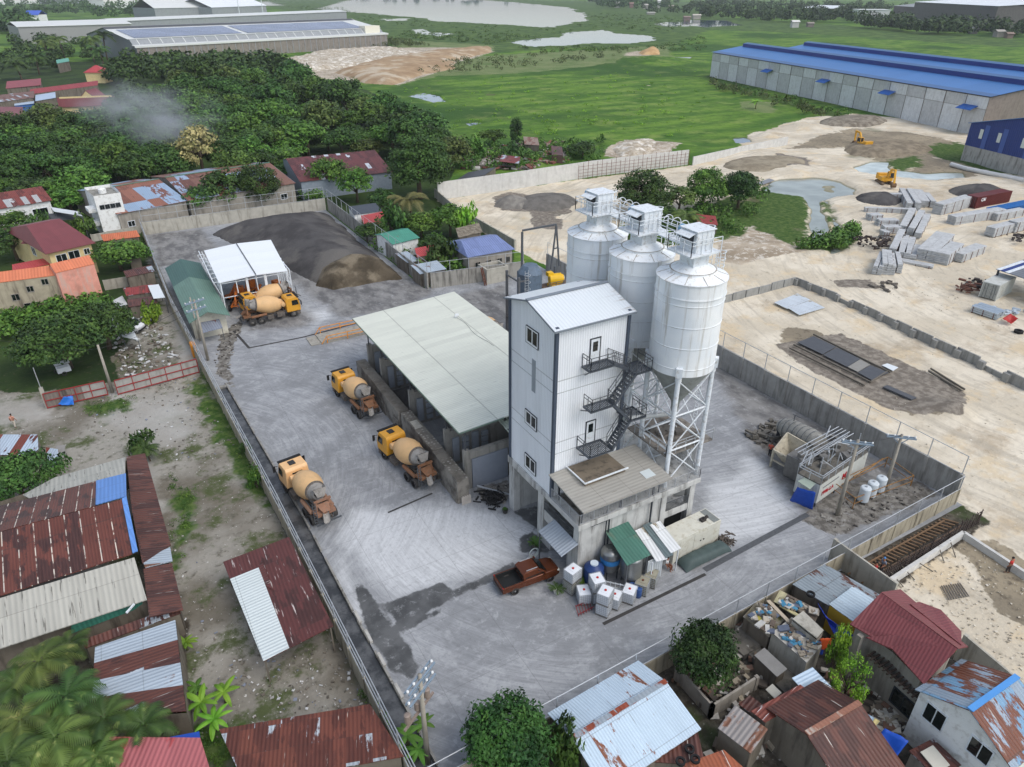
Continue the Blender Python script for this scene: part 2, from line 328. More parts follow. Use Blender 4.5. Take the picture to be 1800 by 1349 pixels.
d_ = k.mix(k.step(k.noise(p,.22,7,.7),.5,.62), d_, lin(82,90,58)); d_ = k.mix(k.step(k.noise(p,3.5,3,.6),.66,.7), d_, lin(205,202,196)); c = k.mix(zmask(k, 'dirt',1.2,.35), c, d_)
td = k.n('VectorMath',0, {'operation': 'SUBTRACT'}, i0=p, i1=(150,40,0)); tl = k.n('VectorMath',1, {'operation': 'LENGTH'}, i0=td); ta = k.math('ARCTAN2', k.n('SeparateXYZ',1, Vector=td), k.n('SeparateXYZ',0, Vector=td)); tr = k.noise(k.n('CombineXYZ',0, X=k.math('MULTIPLY', tl,.75), Y=k.math('MULTIPLY', ta,5.0)),1,5,.65,.6)
a_ = k.mix(k.step(mid,.4,.6), lin(202,191,170), lin(222,212,192)); a_ = k.mix(k.math('MULTIPLY', k.step(k.noise(p,.055,7,.7),.52,.64),.6), a_, lin(158,138,110)); a_ = k.mix(k.math('MULTIPLY', k.step(tr,.46,.66),.6), a_, lin(176,167,150)); a_ = k.mix(k.math('MULTIPLY', k.step(k.noise(p,.16,6,.65),.52,.64),.7), a_, lin(212,192,158))
a_ = k.mix(k.math('MULTIPLY', k.step(fine,.54,.74),.5), a_, lin(142,130,110)); a_ = k.mix(k.step(k.noise(p,3.1,3,.7),.66,.72), a_, lin(232,226,212)); c = k.mix(zmask(k, 'sand',1.0,.3), c, a_)
r_ = k.mix(k.step(mid,.4,.6), lin(186,172,152), lin(150,136,116)); r_ = k.mix(k.step(k.noise(p,.8,6,.75),.5,.6), r_, lin(206,198,184)); c = k.mix(zmask(k, 'rubb',1.5,.2), c, r_)
m_ = k.mix(k.step(mid,.4,.6), lin(136,126,108), lin(158,146,124)); m_ = k.mix(k.step(fine,.5,.7), m_, lin(108,99,85)); c = k.mix(zmask(k, 'mud',2.0,.3), c, m_)
g_ = k.mix(k.step(fine,.4,.65), lin(116,108,98), lin(150,142,130)); c = k.mix(zmask(k, 'gravel',1.2,.4), c, g_)
o_ = k.mix(k.step(mid,.4,.6), lin(182,180,174), lin(160,156,148)); c = k.mix(k.math('MULTIPLY', zmask(k, 'road',2.2,.3,-.8,.8),.8), c, o_)
b_ = k.mix(k.step(fine,.4,.65), lin(66,60,52), lin(104,98,88)); b_ = k.mix(k.step(k.noise(p,2.6,3,.6),.64,.7), b_, lin(160,156,148)); b_ = k.mix(k.step(mid,.55,.65), b_, lin(62,76,42)); c = k.mix(zmask(k, 'dark',1.0,.4), c, b_)
v_ = k.mix(k.step(fine,.4,.65), lin(58,84,36), lin(92,110,58)); v_ = k.mix(k.step(mid,.6,.7), v_, lin(120,116,88)); c = k.mix(zmask(k, 'veg',2.6,.3,-.5,.5), c, v_)
sh = k.math('SUBTRACT',1.0, k.step(k.n('SeparateXYZ',2, Vector=p),-.42,-.12)); c = k.mix(k.math('MULTIPLY', sh,.75), c, lin(92,96,70))
k.col(c).bump(k.math('ADD', fine, k.noise(p,.35,4)),.6,.25)
ZN['z'] = H
g = bpy.data.objects.new('ground', np_mesh('ground', co, fc, k.m, {a: v for a, v in ZN.items() if a != 'z'})); COL.objects.link(g); kind(g, 'structure')
# ---------------------------------------------------------------- water
def water_mat(name, rgb, rough, spec=.5, bmp=.0):
    k = T(name, rough, spec); p = k.pos(); c = k.mix(k.step(k.noise(p,.12,4),.35,.65), lin(*rgb), lin(*[int(x * .82) for x in rgb])); k.col(c)
    
    if bmp: k.bump(k.noise(k.vmap(p,(.5,1.1,1)),1.2,3), bmp,.02)
    return k.m
wl = water_mat('lake_water',(84,102,126),.06,.42); wp = water_mat('pond_water',(150,158,150),.12,.5); wb = water_mat('milky_water',(196,208,204),.15,.5)
for i, q in enumerate(wsheets):
    if len(q) < 4: continue
    c0 = q.mean(0); d = q - c0; ext = 1.0 + (WATER[i][0] * 3 + 2) / (np.abs(d).max() + 1e-6)
    b = MB(); lo = q.min(0) - (2 + WATER[i][0] * 3); hi = q.max(0) + (2 + WATER[i][0] * 3)
    # bounding sheet in the heading frame, clear of the other water bodies (the bed dips below it only inside the shore)
    l = np.stack([q @ np.array([RT.x, RT.y]), q @ np.array([FW.x, FW.y])],-1); mrg = 1 + WATER[i][0] * 2.5; lo, hi = l.min(0) - mrg, l.max(0) + mrg
    z = -.34 - .006 * i
    b.face([(x * RT.x + y * FW.x, x * RT.y + y * FW.y, z) for x, y in ((lo[0], lo[1]),(hi[0], lo[1]),(hi[0], hi[1]),(lo[0], hi[1]))])
    kind(b.build('lake_water' if i < 2 else 'pond_water', wl if i < 12 else (wb if i == 14 else wp)), 'structure')
# ---------------------------------------------------------------- yard slab
KB, KA = [24,28,40,54,83,83.01,156],[9.6,9.5,9.1,8.9,7.6,6.0,5.5]
yy = np.concatenate([np.arange(24.6,101.01,.4),[101.0], np.arange(101.0,154.5,.4)]); nl = int((yy < 101.0).sum()) + 1
xr = np.where(np.arange(len(yy)) < nl,63.5,41.8); xl = np.interp(yy, KB, KA); YX = xl[:, None] + (xr - xl)[:, None] * np.linspace(0,1,140)[None]; YY = np.repeat(yy[:, None],140,1)
k = T('yard_mat',.8,.3)
p = k.pos()
yat = {}
def yz(name, *polys):
    a = np.full(YX.shape,-9.0)
    for q in polys: a = np.maximum(a, sdf(YX, YY, wpoly(q)))
    yat[name] = np.clip(a,-3,3)
yz('wet',[(622,1025),(640,1030),(680,1090),(720,1140),(735,1175),(720,1195),(690,1180),(650,1120),(636,1080)],[(672,1062),(760,1030),(778,1022),(795,1040),(850,1015),(880,1000),(900,990),(915,998),(870,1022),(800,1050),(790,1058),(700,1105),(690,1085),(680,1075)],[(912,948),(935,935),(970,960),(962,975),(935,968),(915,975)],[(690,1100),(735,1085),(770,1072),(776,1078),(720,1105),(700,1115)],[(900,900),(960,885),(1000,930),(965,945)])
yz('damp',[(480,470),(520,500),(600,560),(720,545),(760,510),(735,490),(690,470),(640,500)],[(890,500),(905,560),(880,620),(840,560),(800,520)],[(1250,640),(1300,660),(1640,870),(1500,935),(1440,920),(1330,800)],[(440,580),(540,575),(560,560),(520,540)],[(262,412),(350,405),(390,440),(350,460),(280,470)],[(1180,985),(1260,960),(1220,1000)])
yz('dust',[(622,900),(760,890),(900,905),(960,935),(900,985),(700,1050),(640,1000),(600,950)],[(1250,860),(1330,800),(1400,890),(1350,940),(1230,970)],[(560,500),(570,500),(560,505)],[(520,560),(590,535),(580,560),(540,570)],[(604,985),(622,1030),(640,1080),(628,1080),(600,1020)],[(700,1085),(730,1075),(724,1090),(700,1098)])
yz('soil',[(388,585),(430,560),(400,640),(410,680),(380,660)],[(840,860),(895,840),(895,885),(850,885)],[(1490,850),(1600,840),(1650,870),(1470,945),(1400,915)],[(1320,770),(1370,745),(1400,780),(1350,800)])
def arcs(k, cx, cy, sc, rot=0):                            # tyre tracks: noise stretched along circles about a turning point
    d = k.n('VectorMath',0, {'operation': 'SUBTRACT'}, i0=p, i1=(cx, cy,0)); r = k.n('VectorMath',1, {'operation': 'LENGTH'}, i0=d)
    x = k.n('SeparateXYZ',0, Vector=d); y = k.n('SeparateXYZ',1, Vector=d); a = k.math('ARCTAN2', y, x)
    return k.noise(k.n('CombineXYZ',0, X=k.math('MULTIPLY', r, sc * 1.7), Y=k.math('MULTIPLY', a,4.5)),1,4,.7,1.2)
t1 = arcs(k,33,46,1.7); t2 = arcs(k,-6,66,1.3); t3 = arcs(k,55,70,1.5); t4 = arcs(k,30,110,1.1)
sel = k.noise(p,.05,3); xx = k.n('SeparateXYZ',0, Vector=p); yv = k.n('SeparateXYZ',1, Vector=p)
tt = k.mix(k.step(k.math('ADD', yv, k.math('MULTIPLY', sel,8)),44,56), t1, t2); tt = k.mix(k.step(xx,36,44), tt, t3); tt = k.mix(k.step(yv,84,96), tt, t4)
c = k.mix(k.step(tt,.3,.7), lin(138,140,142), lin(166,168,170)); c = k.mix(k.math('MULTIPLY', k.step(k.noise(p,.14,6,.65),.42,.62),.75), c, lin(128,130,132))
c = k.mix(k.math('MULTIPLY', k.step(k.noise(k.vmap(p,(.25,2.2,1), R(20)),1,6,.65),.54,.74),.3), c, lin(192,194,195))
c = k.mix(k.math('MULTIPLY', k.step(k.noise(p,.42,7,.72),.5,.66),.45), c, lin(182,184,185)); c = k.mix(k.math('MULTIPLY', k.step(k.noise(k.vmap(p,(2.4,.22,1), R(8)),1,5,.65),.55,.75),.35), c, lin(116,118,120))
def ym(n, amp, sc, lo=-.12, hi=.12): return k.step(k.math('ADD', k.attr(n), k.math('MULTIPLY_ADD', k.noise(p, sc,6,.65), amp * 2,-amp)), lo, hi)
du = k.mix(k.step(tt,.35,.62), lin(188,190,191), lin(210,212,213)); c = k.mix(k.math('MULTIPLY', ym('dust',2.0,.25,-1.2,1.2),.85), c, du)
da = k.mix(k.step(k.noise(k.vmap(p,(.5,.25,1), R(30)),1,6,.65),.38,.62), lin(88,86,84), lin(138,136,132)); c = k.mix(k.math('MULTIPLY', ym('damp',2.0,.3,-1,1),.85), c, da)
so_ = k.mix(k.step(k.noise(p,1.4,6,.65),.4,.6), lin(92,88,82), lin(134,130,122)); c = k.mix(ym('soil',1.2,.5), c, so_)
we = k.mix(k.step(k.noise(p,.5,4),.35,.65), lin(74,75,75), lin(100,101,101)); wm = ym('wet',.5,.8); c = k.mix(wm, c, we)
c = k.mix(k.math('MULTIPLY', k.step(k.noise(p,2.8,6,.75),.5,.72),.4), c, lin(104,105,106)); c = k.mix(k.math('MULTIPLY', k.step(k.noise(p,1.1,7,.75),.54,.68),.35), c, lin(196,198,199))
jx = k.math('LESS_THAN', k.math('FRACT', k.math('DIVIDE', xx,6.1)),.008); jy = k.math('LESS_THAN', k.math('FRACT', k.math('DIVIDE', yv,6.1)),.008)
c = k.mix(k.math('MULTIPLY', k.math('MAXIMUM', jx, jy),.32), c, lin(90,90,90))
k.col(c); k.t.links.new(k.math('MULTIPLY_ADD', wm,-.35,.82), k.b.inputs['Roughness']); k.bump(k.noise(p,5,5,.6),.2,.05)
ii = np.arange(YX.size).reshape(YX.shape); cyf = np.stack([ii[:-1, :-1], ii[:-1,1:], ii[1:,1:], ii[1:, :-1]],-1).reshape(-1,4)
yo = bpy.data.objects.new('yard', np_mesh('yard', np.stack([YX, YY, np.full(YX.shape,.03)],-1).reshape(-1,3), cyf, k.m, yat)); COL.objects.link(yo); kind(yo, 'structure')
# drain channel along the west fence: wet floor, broken kerb
dm = T('drain_mat',.25,.5); dm.col(dm.mix(dm.step(dm.noise(dm.pos(),.7,6,.65),.38,.62), lin(58,60,62), lin(96,98,100)))
b = MB(); b.face([(7.6,24.6,-.16),(9.8,24.6,-.16),(9.05,54,-.16),(7.75,83.2,-.16),(5.9,83.2,-.16),(6.9,54,-.16)][:3] + [(7.75,83.2,-.16),(5.9,83.2,-.16),(6.9,54,-.16)]); kind(b.build('drain', dm.m), 'structure')
b = MB(); b.box(6.1,83.2,-.2,7.7,83.6,.12); kind(b.build('drain_headwall', concrete('kerb_conc',(150,148,142),(60,56,50),.7)), 'structure')
kerbm = concrete('kerb_conc',(150,148,142),(60,56,50),.7)
rnd = random.Random(5); b = MB(); y = 26.0
def dx(y): return float(np.interp(y, KB[:5], KA[:5])) + .02
while y < 82:
    L = rnd.uniform(.8,2.6)
    b.beam((dx(y) + .02, y,.02),(dx(y + L) + .02, y + L,.02),.16,.3)
    y += L + rnd.choice((.05,.1,.6,1.1))
kind(b.build('kerb', kerbm), 'structure')
KN = concrete('kerb_new',(186,184,178),(120,116,108),.3)
for y, w_ in ((32.2, 'opposite the utility pole'),(35.3, 'second up from the utility pole'),(37.8, 'beside the head of the wet patch'),(40.0, 'at the far end from the utility pole')):
    b = MB((dx(y) + .12, y,0)); b.cbox((dx(y) + .12, y,.13),(.22,1.3,.24),.02); b.cbox((dx(y) + .12, y + .5,.27),(.1,.1,.03),.02); tag(b.build('kerb_block', KN, bevel=.02), 'pale loose kerb block along the wet drain, ' + w_, 'kerb block', 'loose kerb blocks by the drain')
# trench cuts and drain lines in the slab
def strip(name, pts, w, mat, z=.036):
    b = MB(); 
    for i,(p_, q_) in enumerate(zip(pts, pts[1:])):
        p_, q_ = Vector((*p_[:2],0)), Vector((*q_[:2],0)); n_ = Vector((-(q_ - p_).y,(q_ - p_).x,0)).normalized() * w / 2
        b.face([p_ - n_ + Vector((0,0, z)), q_ - n_ + Vector((0,0, z)), q_ + n_ + Vector((0,0, z)), p_ + n_ + Vector((0,0, z))])
    o = b.build(name, mat); return kind(o, 'structure')
dk = plain('trench_dark',(62,60,58),.8,.4,2)
strip('drain_line',[(12.2,92.7),(19.6,92.4),(27.5,93.2)],.35, dk); strip('drain_line',[(12.3,92.7),(11.6,99.5)],.35, dk,.038)
strip('drain_line',[G(1060,1098), G(1240,1010)],.3, dk); strip('drain_line',[G(1238,1003), G(1420,905)],.55, plain('grate',(84,86,88),.6,.4,4),.04)
strip('drain_line',[G(682,902), G(760,868)],.22, dk)
# ================================================================ HEAPS
def heap(name, label, cat, poly, h, slope, res, mat, amp=.3, ns=2.5, seed=0, z0=0.0, crest=None):
    lo, hi = poly.min(0) - .6, poly.max(0) + .6
    X, Y = np.meshgrid(np.arange(lo[0], hi[0], res), np.arange(lo[1], hi[1], res)); d = sdf(X, Y, poly)
    d = d + (vnoise(X + 31 * seed, Y, ns * 1.6,3) - .5) * min(2.0, h * .6)
    z = h * (1 - np.exp(-np.maximum(d,0) * slope / h)) if crest is None else np.minimum(np.maximum(d,0) * slope, h * (crest(X, Y)))
    z = z + (vnoise(X + 17 * seed, Y + 5, ns,5) - .5) * amp * np.clip(d / 1.5,0,1); z = np.where(d < 0,-.25, z) + z0
    ny_, nx_ = X.shape; ii = np.arange(nx_ * ny_).reshape(ny_, nx_); f = np.stack([ii[:-1, :-1], ii[:-1,1:], ii[1:,1:], ii[1:, :-1]],-1).reshape(-1,4)
    f = f[(d.reshape(-1)[f] > -.01).any(1)]
    o = bpy.data.objects.new(name, np_mesh(name, np.stack([X, Y, z],-1).reshape(-1,3), f, mat)); COL.objects.link(o)
    return tag(o, label, cat)
def grav(name, a, b, c=None, sc=.5, rough=.95):
    k = T(name, rough,.1); p = k.pos(); col = k.mix(k.step(k.noise(p, sc,6,.6),.36,.64), lin(*a), lin(*b))
    if c: col = k.mix(k.step(k.noise(p, sc * .45,5,.6),.5,.62), col, lin(*c))
    col = k.bright(col, k.math('MULTIPLY_ADD', k.noise(p,7,3,.7),.7,.65)); k.col(col).bump(k.noise(p,5,5,.7),.6,.12); return k.m
gm = grav('black_gravel',(70,68,68),(88,86,85),(104,101,97),.25)
heap('gravel_heap', 'huge flat-topped dark grey gravel heap behind the white shed', 'gravel heap', np.array([(17,148),(23.5,126),(27,112),(35,109.5),(40.3,111),(41,130),(41,150),(33,152.5),(22,152)]),4.6,.62,.45, gm,.5,5)
sm = grav('brown_sand',(70,63,52),(94,85,71),(126,116,99),.35)
heap('sand_heap', 'dug-into brown sand heap at the foot of the dark gravel heap', 'sand heap', np.array([(26.5,110.5),(28.5,107),(34,107),(40,106.5),(41,110),(39.5,118),(33,118),(28,115)]),4.5,1.25,.35, sm,1.0,2.2,3)
gg = grav('grey_gravel',(118,114,108),(140,136,128), None,.6)
def cone(px, py, r, h, label, mat, sx=1.0, seed=1, name='gravel_heap'):
    c = G(px, py); a = np.linspace(0,6.283,15)[:-1]; return heap(name, label, 'gravel heap', np.stack([c.x + np.cos(a) * r * sx, c.y + np.sin(a) * r],-1), h,.75, max(.25, r / 14), mat,.25 * h ** .5,1.6, seed)
cone(902,358,4.6,2.9, 'pointed grey gravel cone on the limestone lot below the long grey wall', gg)
cone(960,356,6.5,1.7, 'low wide dark grey gravel heap beside the pointed gravel cone', grav('dark_gravel',(100,97,92),(120,116,110), None,.5),1.2,2)
cone(1545,352,5.0,2.4, 'dark gravel heap between the pond and the concrete panel stacks', gm,1.1,4)
cone(1722,340,6.0,2.6, 'dark gravel heap behind the maroon shipping container', gm,1.2,5)
cone(1345,290,9,1.3, 'low earth mound on the limestone lot beyond the round trees', grav('mud_heap',(132,122,104),(158,148,128), None,.4),1.5,6, 'earth_heap')
cone(1560,262,11,1.8, 'long brown earth heap behind the further yellow excavator', grav('mud_heap2',(118,108,92),(150,138,118), None,.4),1.4,7, 'earth_heap')
cone(1500,215,9,2.0, 'grey brown rubble bank below the blue-roofed warehouse wall', grav('mud_heap3',(112,104,92),(150,142,128), None,.5),1.7,8, 'rubble_bank')
rub = grav('limestone_rubble',(196,186,168),(160,146,126),(222,216,204),.7)
heap('rubble_heap', 'broad pale limestone rubble heap in front of the long solar-roofed warehouse', 'rubble heap', wpoly([(478,112),(560,92),(690,84),(740,95),(690,112),(620,118),(560,125),(520,132)]),2.2,.5,1.4, rub,2.4,4,2)
heap('earth_heap', 'brown steep-sided earth heap beside the pale limestone rubble', 'earth heap', wpoly([(590,128),(660,108),(740,96),(862,84),(864,92),(800,108),(800,122),(750,130),(690,150),(640,146)]),4.0,.5,1.6, grav('brown_earth',(152,128,100),(176,152,122),(190,176,154),.12),1.5,7,4)
heap('earth_heap', 'small tan earth heap on the green embankment beyond the marsh', 'earth heap', wpoly([(1122,94),(1140,86),(1158,88),(1160,97),(1130,98)]),4,.8,1.5, grav('tan_earth',(176,142,98),(198,166,124), None,.2),.8,5,6)
heap('limestone_heap', 'jagged pale limestone heap on the marsh edge behind the long grey wall', 'rubble heap', wpoly([(1075,262),(1100,248),(1150,246),(1165,256),(1150,275),(1090,278)]),1.6,.5,.5, rub,1.2,1.5,8)
# ================================================================ shared materials
CONC = concrete('old_concrete',(158,155,147),(66,62,56),.75)
CONC2 = concrete('pale_concrete',(178,174,162),(96,90,78),.55)
CONCD = concrete('dark_concrete',(112,108,100),(48,45,40),.8)
PANELC = concrete('fence_panel',(170,162,142),(72,64,52),.8)
GREYST = plain('grey_steel',(92,96,100),.5,.25,3,.3)
DARKST = plain('dark_steel',(58,62,68),.5,.25,3,.3)
WHITEST = plain('white_steel',(222,228,232),.45,.12,2,.0,.4,.5,(150,138,120))
PIPE = plain('galv_pipe',(186,190,193),.45,.3,4,.4)
BLACK = plain('black_rubber',(30,30,31),.8,.3,4)
GLASS = plain('dark_glass',(22,30,30),.08,.1,1,0,.6)
RUSTM = plain('rusty_iron',(108,62,44),.85,.5,3)
def rail(b, p, q, h=1.0, n=None, r=.025, bal=0.0, bars=2, m=0):
    p, q = Vector(p), Vector(q); L = (q - p).length; n = n or max(1, round(L / 1.4)); U = Vector((0,0,1))
    for i in range(n + 1): a = p.lerp(q, i / n); b.beam(a, a + U * h, r * 2, None, m)
    for i in range(bars): z = h * (1 - i / bars * .55) if not bal else (h if i == 0 else .12); b.beam(p + U * z, q + U * z, r * 2, None, m)
    if bal:
        k = int(L / bal)
        for i in range(1, k): a = p.lerp(q, i / k); b.beam(a + U * .12, a + U * h,.032, None, m)
# ================================================================ PERIMETER FENCES
def fence(name, label, pts, h, hr, sp, outm=PANELC, post=.22, rails=3, stain=None, arm=True, group=None, postm=None):
    root = thing(name, label, 'fence',(pts[0][0], pts[0][1],0),0, group); o = root.location
    bp, br = MB(o), MB(o); nb = 0
    for (x0, y0),(x1, y1) in zip(pts, pts[1:]):
        p, q = Vector((x0, y0,0)), Vector((x1, y1,0)); L = (q - p).length; n = max(1, round(L / sp)); d = (q - p) / L
        for i in range(n):
            a, c = p.lerp(q, i / n), p.lerp(q,(i + 1) / n); hh = h + rnd.uniform(-.05,.05)
            bp.beam(a + d * .1 + Vector((0,0, hh / 2 - .15)), c - d * .1 + Vector((0,0, hh / 2 - .15)),.12, hh + .3)
        for i in range(n + (1 if (x1, y1) == tuple(pts[-1]) else 0)):
            a = p.lerp(q, i / n); b = MB(o); b.beam(a - Vector((0,0,.2)), a + Vector((0,0, h + .06)), post, post); b.build('post', outm, root) if nb < 95 else None
            if hr: br.tube(a + Vector((0,0, h)), a + Vector((0,0, hr)),.05,5)
            nb += 1
        for k in range(rails if hr else 0):
            z = h + .06 + (hr - h - .1) * (k / max(1, rails - 1)); br.tube(p + Vector((0,0, z)), q + Vector((0,0, z)),.036,5)
    bp.build('wall_panel', outm, root)
    if hr: br.build('pipe_rail', postm or PIPE, root)
    return root
fence('perimeter_fence', 'long concrete panel fence with bare pipe rails beside the wet drain channel',[(7.65,24.2),(7.0,54),(5.95,83),(5.0,110),(5.2,153.6)],1.75,3.5,3.0, rails=3)
fence('perimeter_fence', 'stained cream concrete fence with pipe posts behind the shanty roofs',[(7.65,24.2),(63.0,25.1)],1.7,3.3,3.3, rails=2)
fence('perimeter_fence', 'dark streaked tall concrete fence along the limestone lot and wet plant',[(63.6,25.6),(63.6,98)],2.9,5.0,3.4, concrete('fence_grey',(160,158,152),(92,88,82),.6),.34,2)
fence('perimeter_fence', 'mouldy cream fence with pipe rails behind the dark gravel heap',[(5.6,154.4),(41.8,154.2)],2.5,5.0,3.2, CONC2,.25,3)
fence('perimeter_fence', 'stepped grey concrete fence between the gravel heap and the small coloured roofs',[(42.2,153),(42.2,100.4)],2.7,4.7,3.2, CONC,.25,2)
fence('perimeter_fence', 'stained low concrete fence with pipe rails below the blue hip roof',[(42.8,100.2),(58.5,97.5)],2.6,4.4,3.2, CONC,.25,2)
# ================================================================ CONTROL BUILDING (concrete frame under tower, cabin roof on top)
cb = thing('control_building', 'stained concrete control building with balustrades and a grey metal roof above', 'building',(32,40,0)); o = cb.location
b = MB(o)
X0, X1, Y0, Y1 = 26.3,38.6,34.9,45.8
b.box(X0 - .3, Y0 - .3,5.5, X1 + .2,41.0,6.0)                         # floor slab
b.box(X0 - .25,41.0,5.25,33.4, Y1 + .1,5.98); b.box(33.4,41.0,5.5, X1,51.5,5.97)
b.box(X0,45.2,0,33.3, Y1,5.3); b.box(X0 - .1,45.05,0, X0 + .6, Y1 + .1,5.26)    # far wall of the drive-through
b.box(X0,40.2,0, X0 + .7,41.1,5.5); b.box(32.6,40.2,0,33.3,41.0,5.5)
b.box(X0, Y0,0, X0 + .75, Y0 + .75,5.5); b.box(X0 - .02,38.9,0, X0 + .3,40.2,1.2)
b.box(X0 + .1, Y0 + .75,2.55, X0 + .4,40.2,3.6); b.box(X0 + .05, Y0 + .75,5.0, X0 + .4,40.2,5.5)      # spandrel and lintel
b.box(X0 + .1, Y0 + .75,0, X0 + .38,36.6,2.55)
b.box(X0 + .75, Y0 + .1,0,35.0, Y0 + .4,5.5)                            # long stained wall
b.box(34.8, Y0,0,35.4, Y0 + .6,5.5); b.box(38.0, Y0,0, X1, Y0 + .6,5.5)
b.box(35.4, Y0 + .05,5.0,38.0, Y0 + .4,5.5); b.box(35.4, Y0 + .05,2.6,38.0, Y0 + .4,3.3)
b.box(X0 + .4,40.4,0,32.6,40.9,5.5); b.box(37.9,40.5,0, X1,41.1,5.5); b.box(37.9,45.5,0, X1,46.1,5.5); b.box(33.5,50.6,0,34.2,51.3,5.5); b.box(37.9,50.6,0, X1,51.3,5.5)
b.box(X0 + .45, Y0 + .45,2.5, X1 - .3,40.3,2.62)                          # inner floor
b.build('frame', concrete('plant_concrete',(192,192,188),(80,76,70),.75), cb, bevel=.03)
b = MB(o); b.box(35.5, Y0 + .5,0,37.9, Y0 + .56,2.6); b.build('opening_shade', plain('opening_shade_paint',(26,27,28),.6,.2), cb)  # near-black sheet standing in for the shade inside the open ground-floor bay
b = MB(o); rail(b,(X0 - .2, Y0 - .2,6.0),(X0 - .2,38.7,6.0),1.0, None,.022,.16); rail(b,(X0 - .2, Y0 - .2,6.0),(X1 + .1, Y0 - .2,6.0),1.0, None,.022,.16)
rail(b,(X1 + .1, Y0 - .2,6.0),(X1 + .1,40.9,6.0),1.0, None,.022,.2); b.build('roof_railing', plain('rail_grey',(168,170,172),.5,.2), cb)
b = MB(o); rail(b,(X0 + .12, Y0 + .8,3.6),(X0 + .12,40.2,3.6),.95,2,.022,.16); b.build('window_railing', GREYST, cb); b = MB(o); rail(b,(35.4, Y0 + .1,3.3),(38.0, Y0 + .1,3.3),.95,1,.022,.14); b.build('window_railing', GREYST, cb)
b = MB(o); b.tube((29.2, Y0 - .1,0),(29.2, Y0 - .1,5.6),.07); b.tube((28.9, Y0 - .1,0),(28.9, Y0 - .1,6.4),.05); b.tube((33.6, Y0 - .12,2.5),(33.6, Y0 - .12,8.0),.08)
b.beam((27.3, Y0 - .15,5.4),(29.2, Y0 - .15,5.4),.1); b.build('drain_pipe', DARKST, cb)
CABR = corr('cabin_roof',(158,155,147),.0, period=.33, var=.14, along='v', bump=.2, streak=.3, scol=(120,114,104))
b = MB(o); b.slab([(25.8,33.8,8.05),(34.6,33.8,8.05),(34.6,38.75,8.5),(25.8,38.75,8.5)],.12)
rf = b.build('roof', CABR, cb)
b = MB(o); b.box(27.6,36.2,8.2,31.6,38.7,8.62); b.build('roof_platform', concrete('muddy_slab',(116,106,92),(70,64,56),.8), rf)
b = MB(o); 
for p_, q_ in (((27.5,36.1,8.66),(31.8,36.1,8.66)),((27.5,36.1,8.66),(27.5,38.7,8.66))): b.beam(p_, q_,.1)
b.build('platform_edge', WHITEST, rf)
b = MB(o); b.slab([(32.6,34.7,8.16),(33.6,34.7,8.16),(33.6,35.6,8.24),(32.6,35.6,8.24)],.01); b.build('patch', plain('patch_pale',(200,208,208),.5,.1), rf)
b = MB(o)
for x, y in ((26.5,34.9),(30.3,34.9),(34.3,34.9),(34.3,38.2),(26.5,38.2)): b.beam((x, y,6),(x, y,8.1),.12)
b.beam((26.3,34.9,8.0),(34.5,34.9,8.0),.1,.16); b.build('roof_post', DARKST, cb)
b = MB(o); b.box(26.9,35.6,6.0,33.9,38.6,6.1); b.build('deck', CONCD, cb)
b = MB(o); b.box(26.35,41.1,.036,33.0,45.0,.04)
# awnings round its foot
def awning(name, label, pts, mat, posts=(), th=.06, base=None):
    c = sum((Vector(p) for p in pts), Vector()) / len(pts); r = thing(name, label, 'awning',(c.x, c.y,0)); b = MB(r.location); b.slab(pts, th); b.build('roof_sheet', mat, r)
    for x, y, z in posts: b = MB(r.location); b.beam((x, y,0),(x, y, z),.09); b.build('post', GREYST, r)
    return r
awning('awning', 'grey corrugated awning sticking out over the drive-through side of the control building',[(24.7,34.9,3.3),(24.7,38.4,3.3),(26.28,38.4,3.9),(26.28,34.9,3.9)][::-1], corr('awn_grey',(160,168,176),0, period=.3, var=.15),[(24.8,38.3,3.3)])
awning('awning', 'green painted awning roof over the steel water tanks',[(28.6,31.5,3.3),(31.0,31.5,3.3),(31.4,35.0,4.0),(29.0,35.0,4.0)], corr('awn_green',(74,116,102),.1,(96,120,104), period=.3, var=.2),[(28.8,31.7,3.3),(30.8,31.7,3.3)])
aw = thing('lean_to_shed', 'small white lean-to shed between green awning and beige generator box', 'shed',(33,32.8,0)); o = aw.location
b = MB(o); b.slab([(31.5,31.3,2.5),(32.5,31.1,2.5),(32.9,34.6,3.1),(31.9,34.6,3.1)],.05); b.slab([(33.1,31.4,2.6),(34.2,31.4,2.6),(34.4,34.4,3.25),(33.3,34.4,3.25)],.05); b.build('roof_sheet', corr('white_sheet',(220,222,222),.08,(150,140,120), period=.3), aw)
b = MB(o); b.slab([(32.4,31.2,2.55),(33.2,31.2,2.55),(33.7,34.7,3.2),(32.8,34.7,3.2)],.05); b.build('roof_sheet', corr('dark_green_sheet',(98,112,114),0, period=.3), aw)
b = MB(o); b.box(31.0,31.7,0,32.6,31.75,2.4); b.box(32.6,31.9,0,32.65,33.5,2.4); b.build('wall', corr('shed_wall',(196,202,204),.1, period=.25), aw)
b = MB(o); 
for x, y in ((31.2,31.4),(34.1,31.6),(34.2,34.2)): b = MB(o); b.beam((x, y,0),(x, y,2.5),.08); b.build('post', WHITEST, aw)
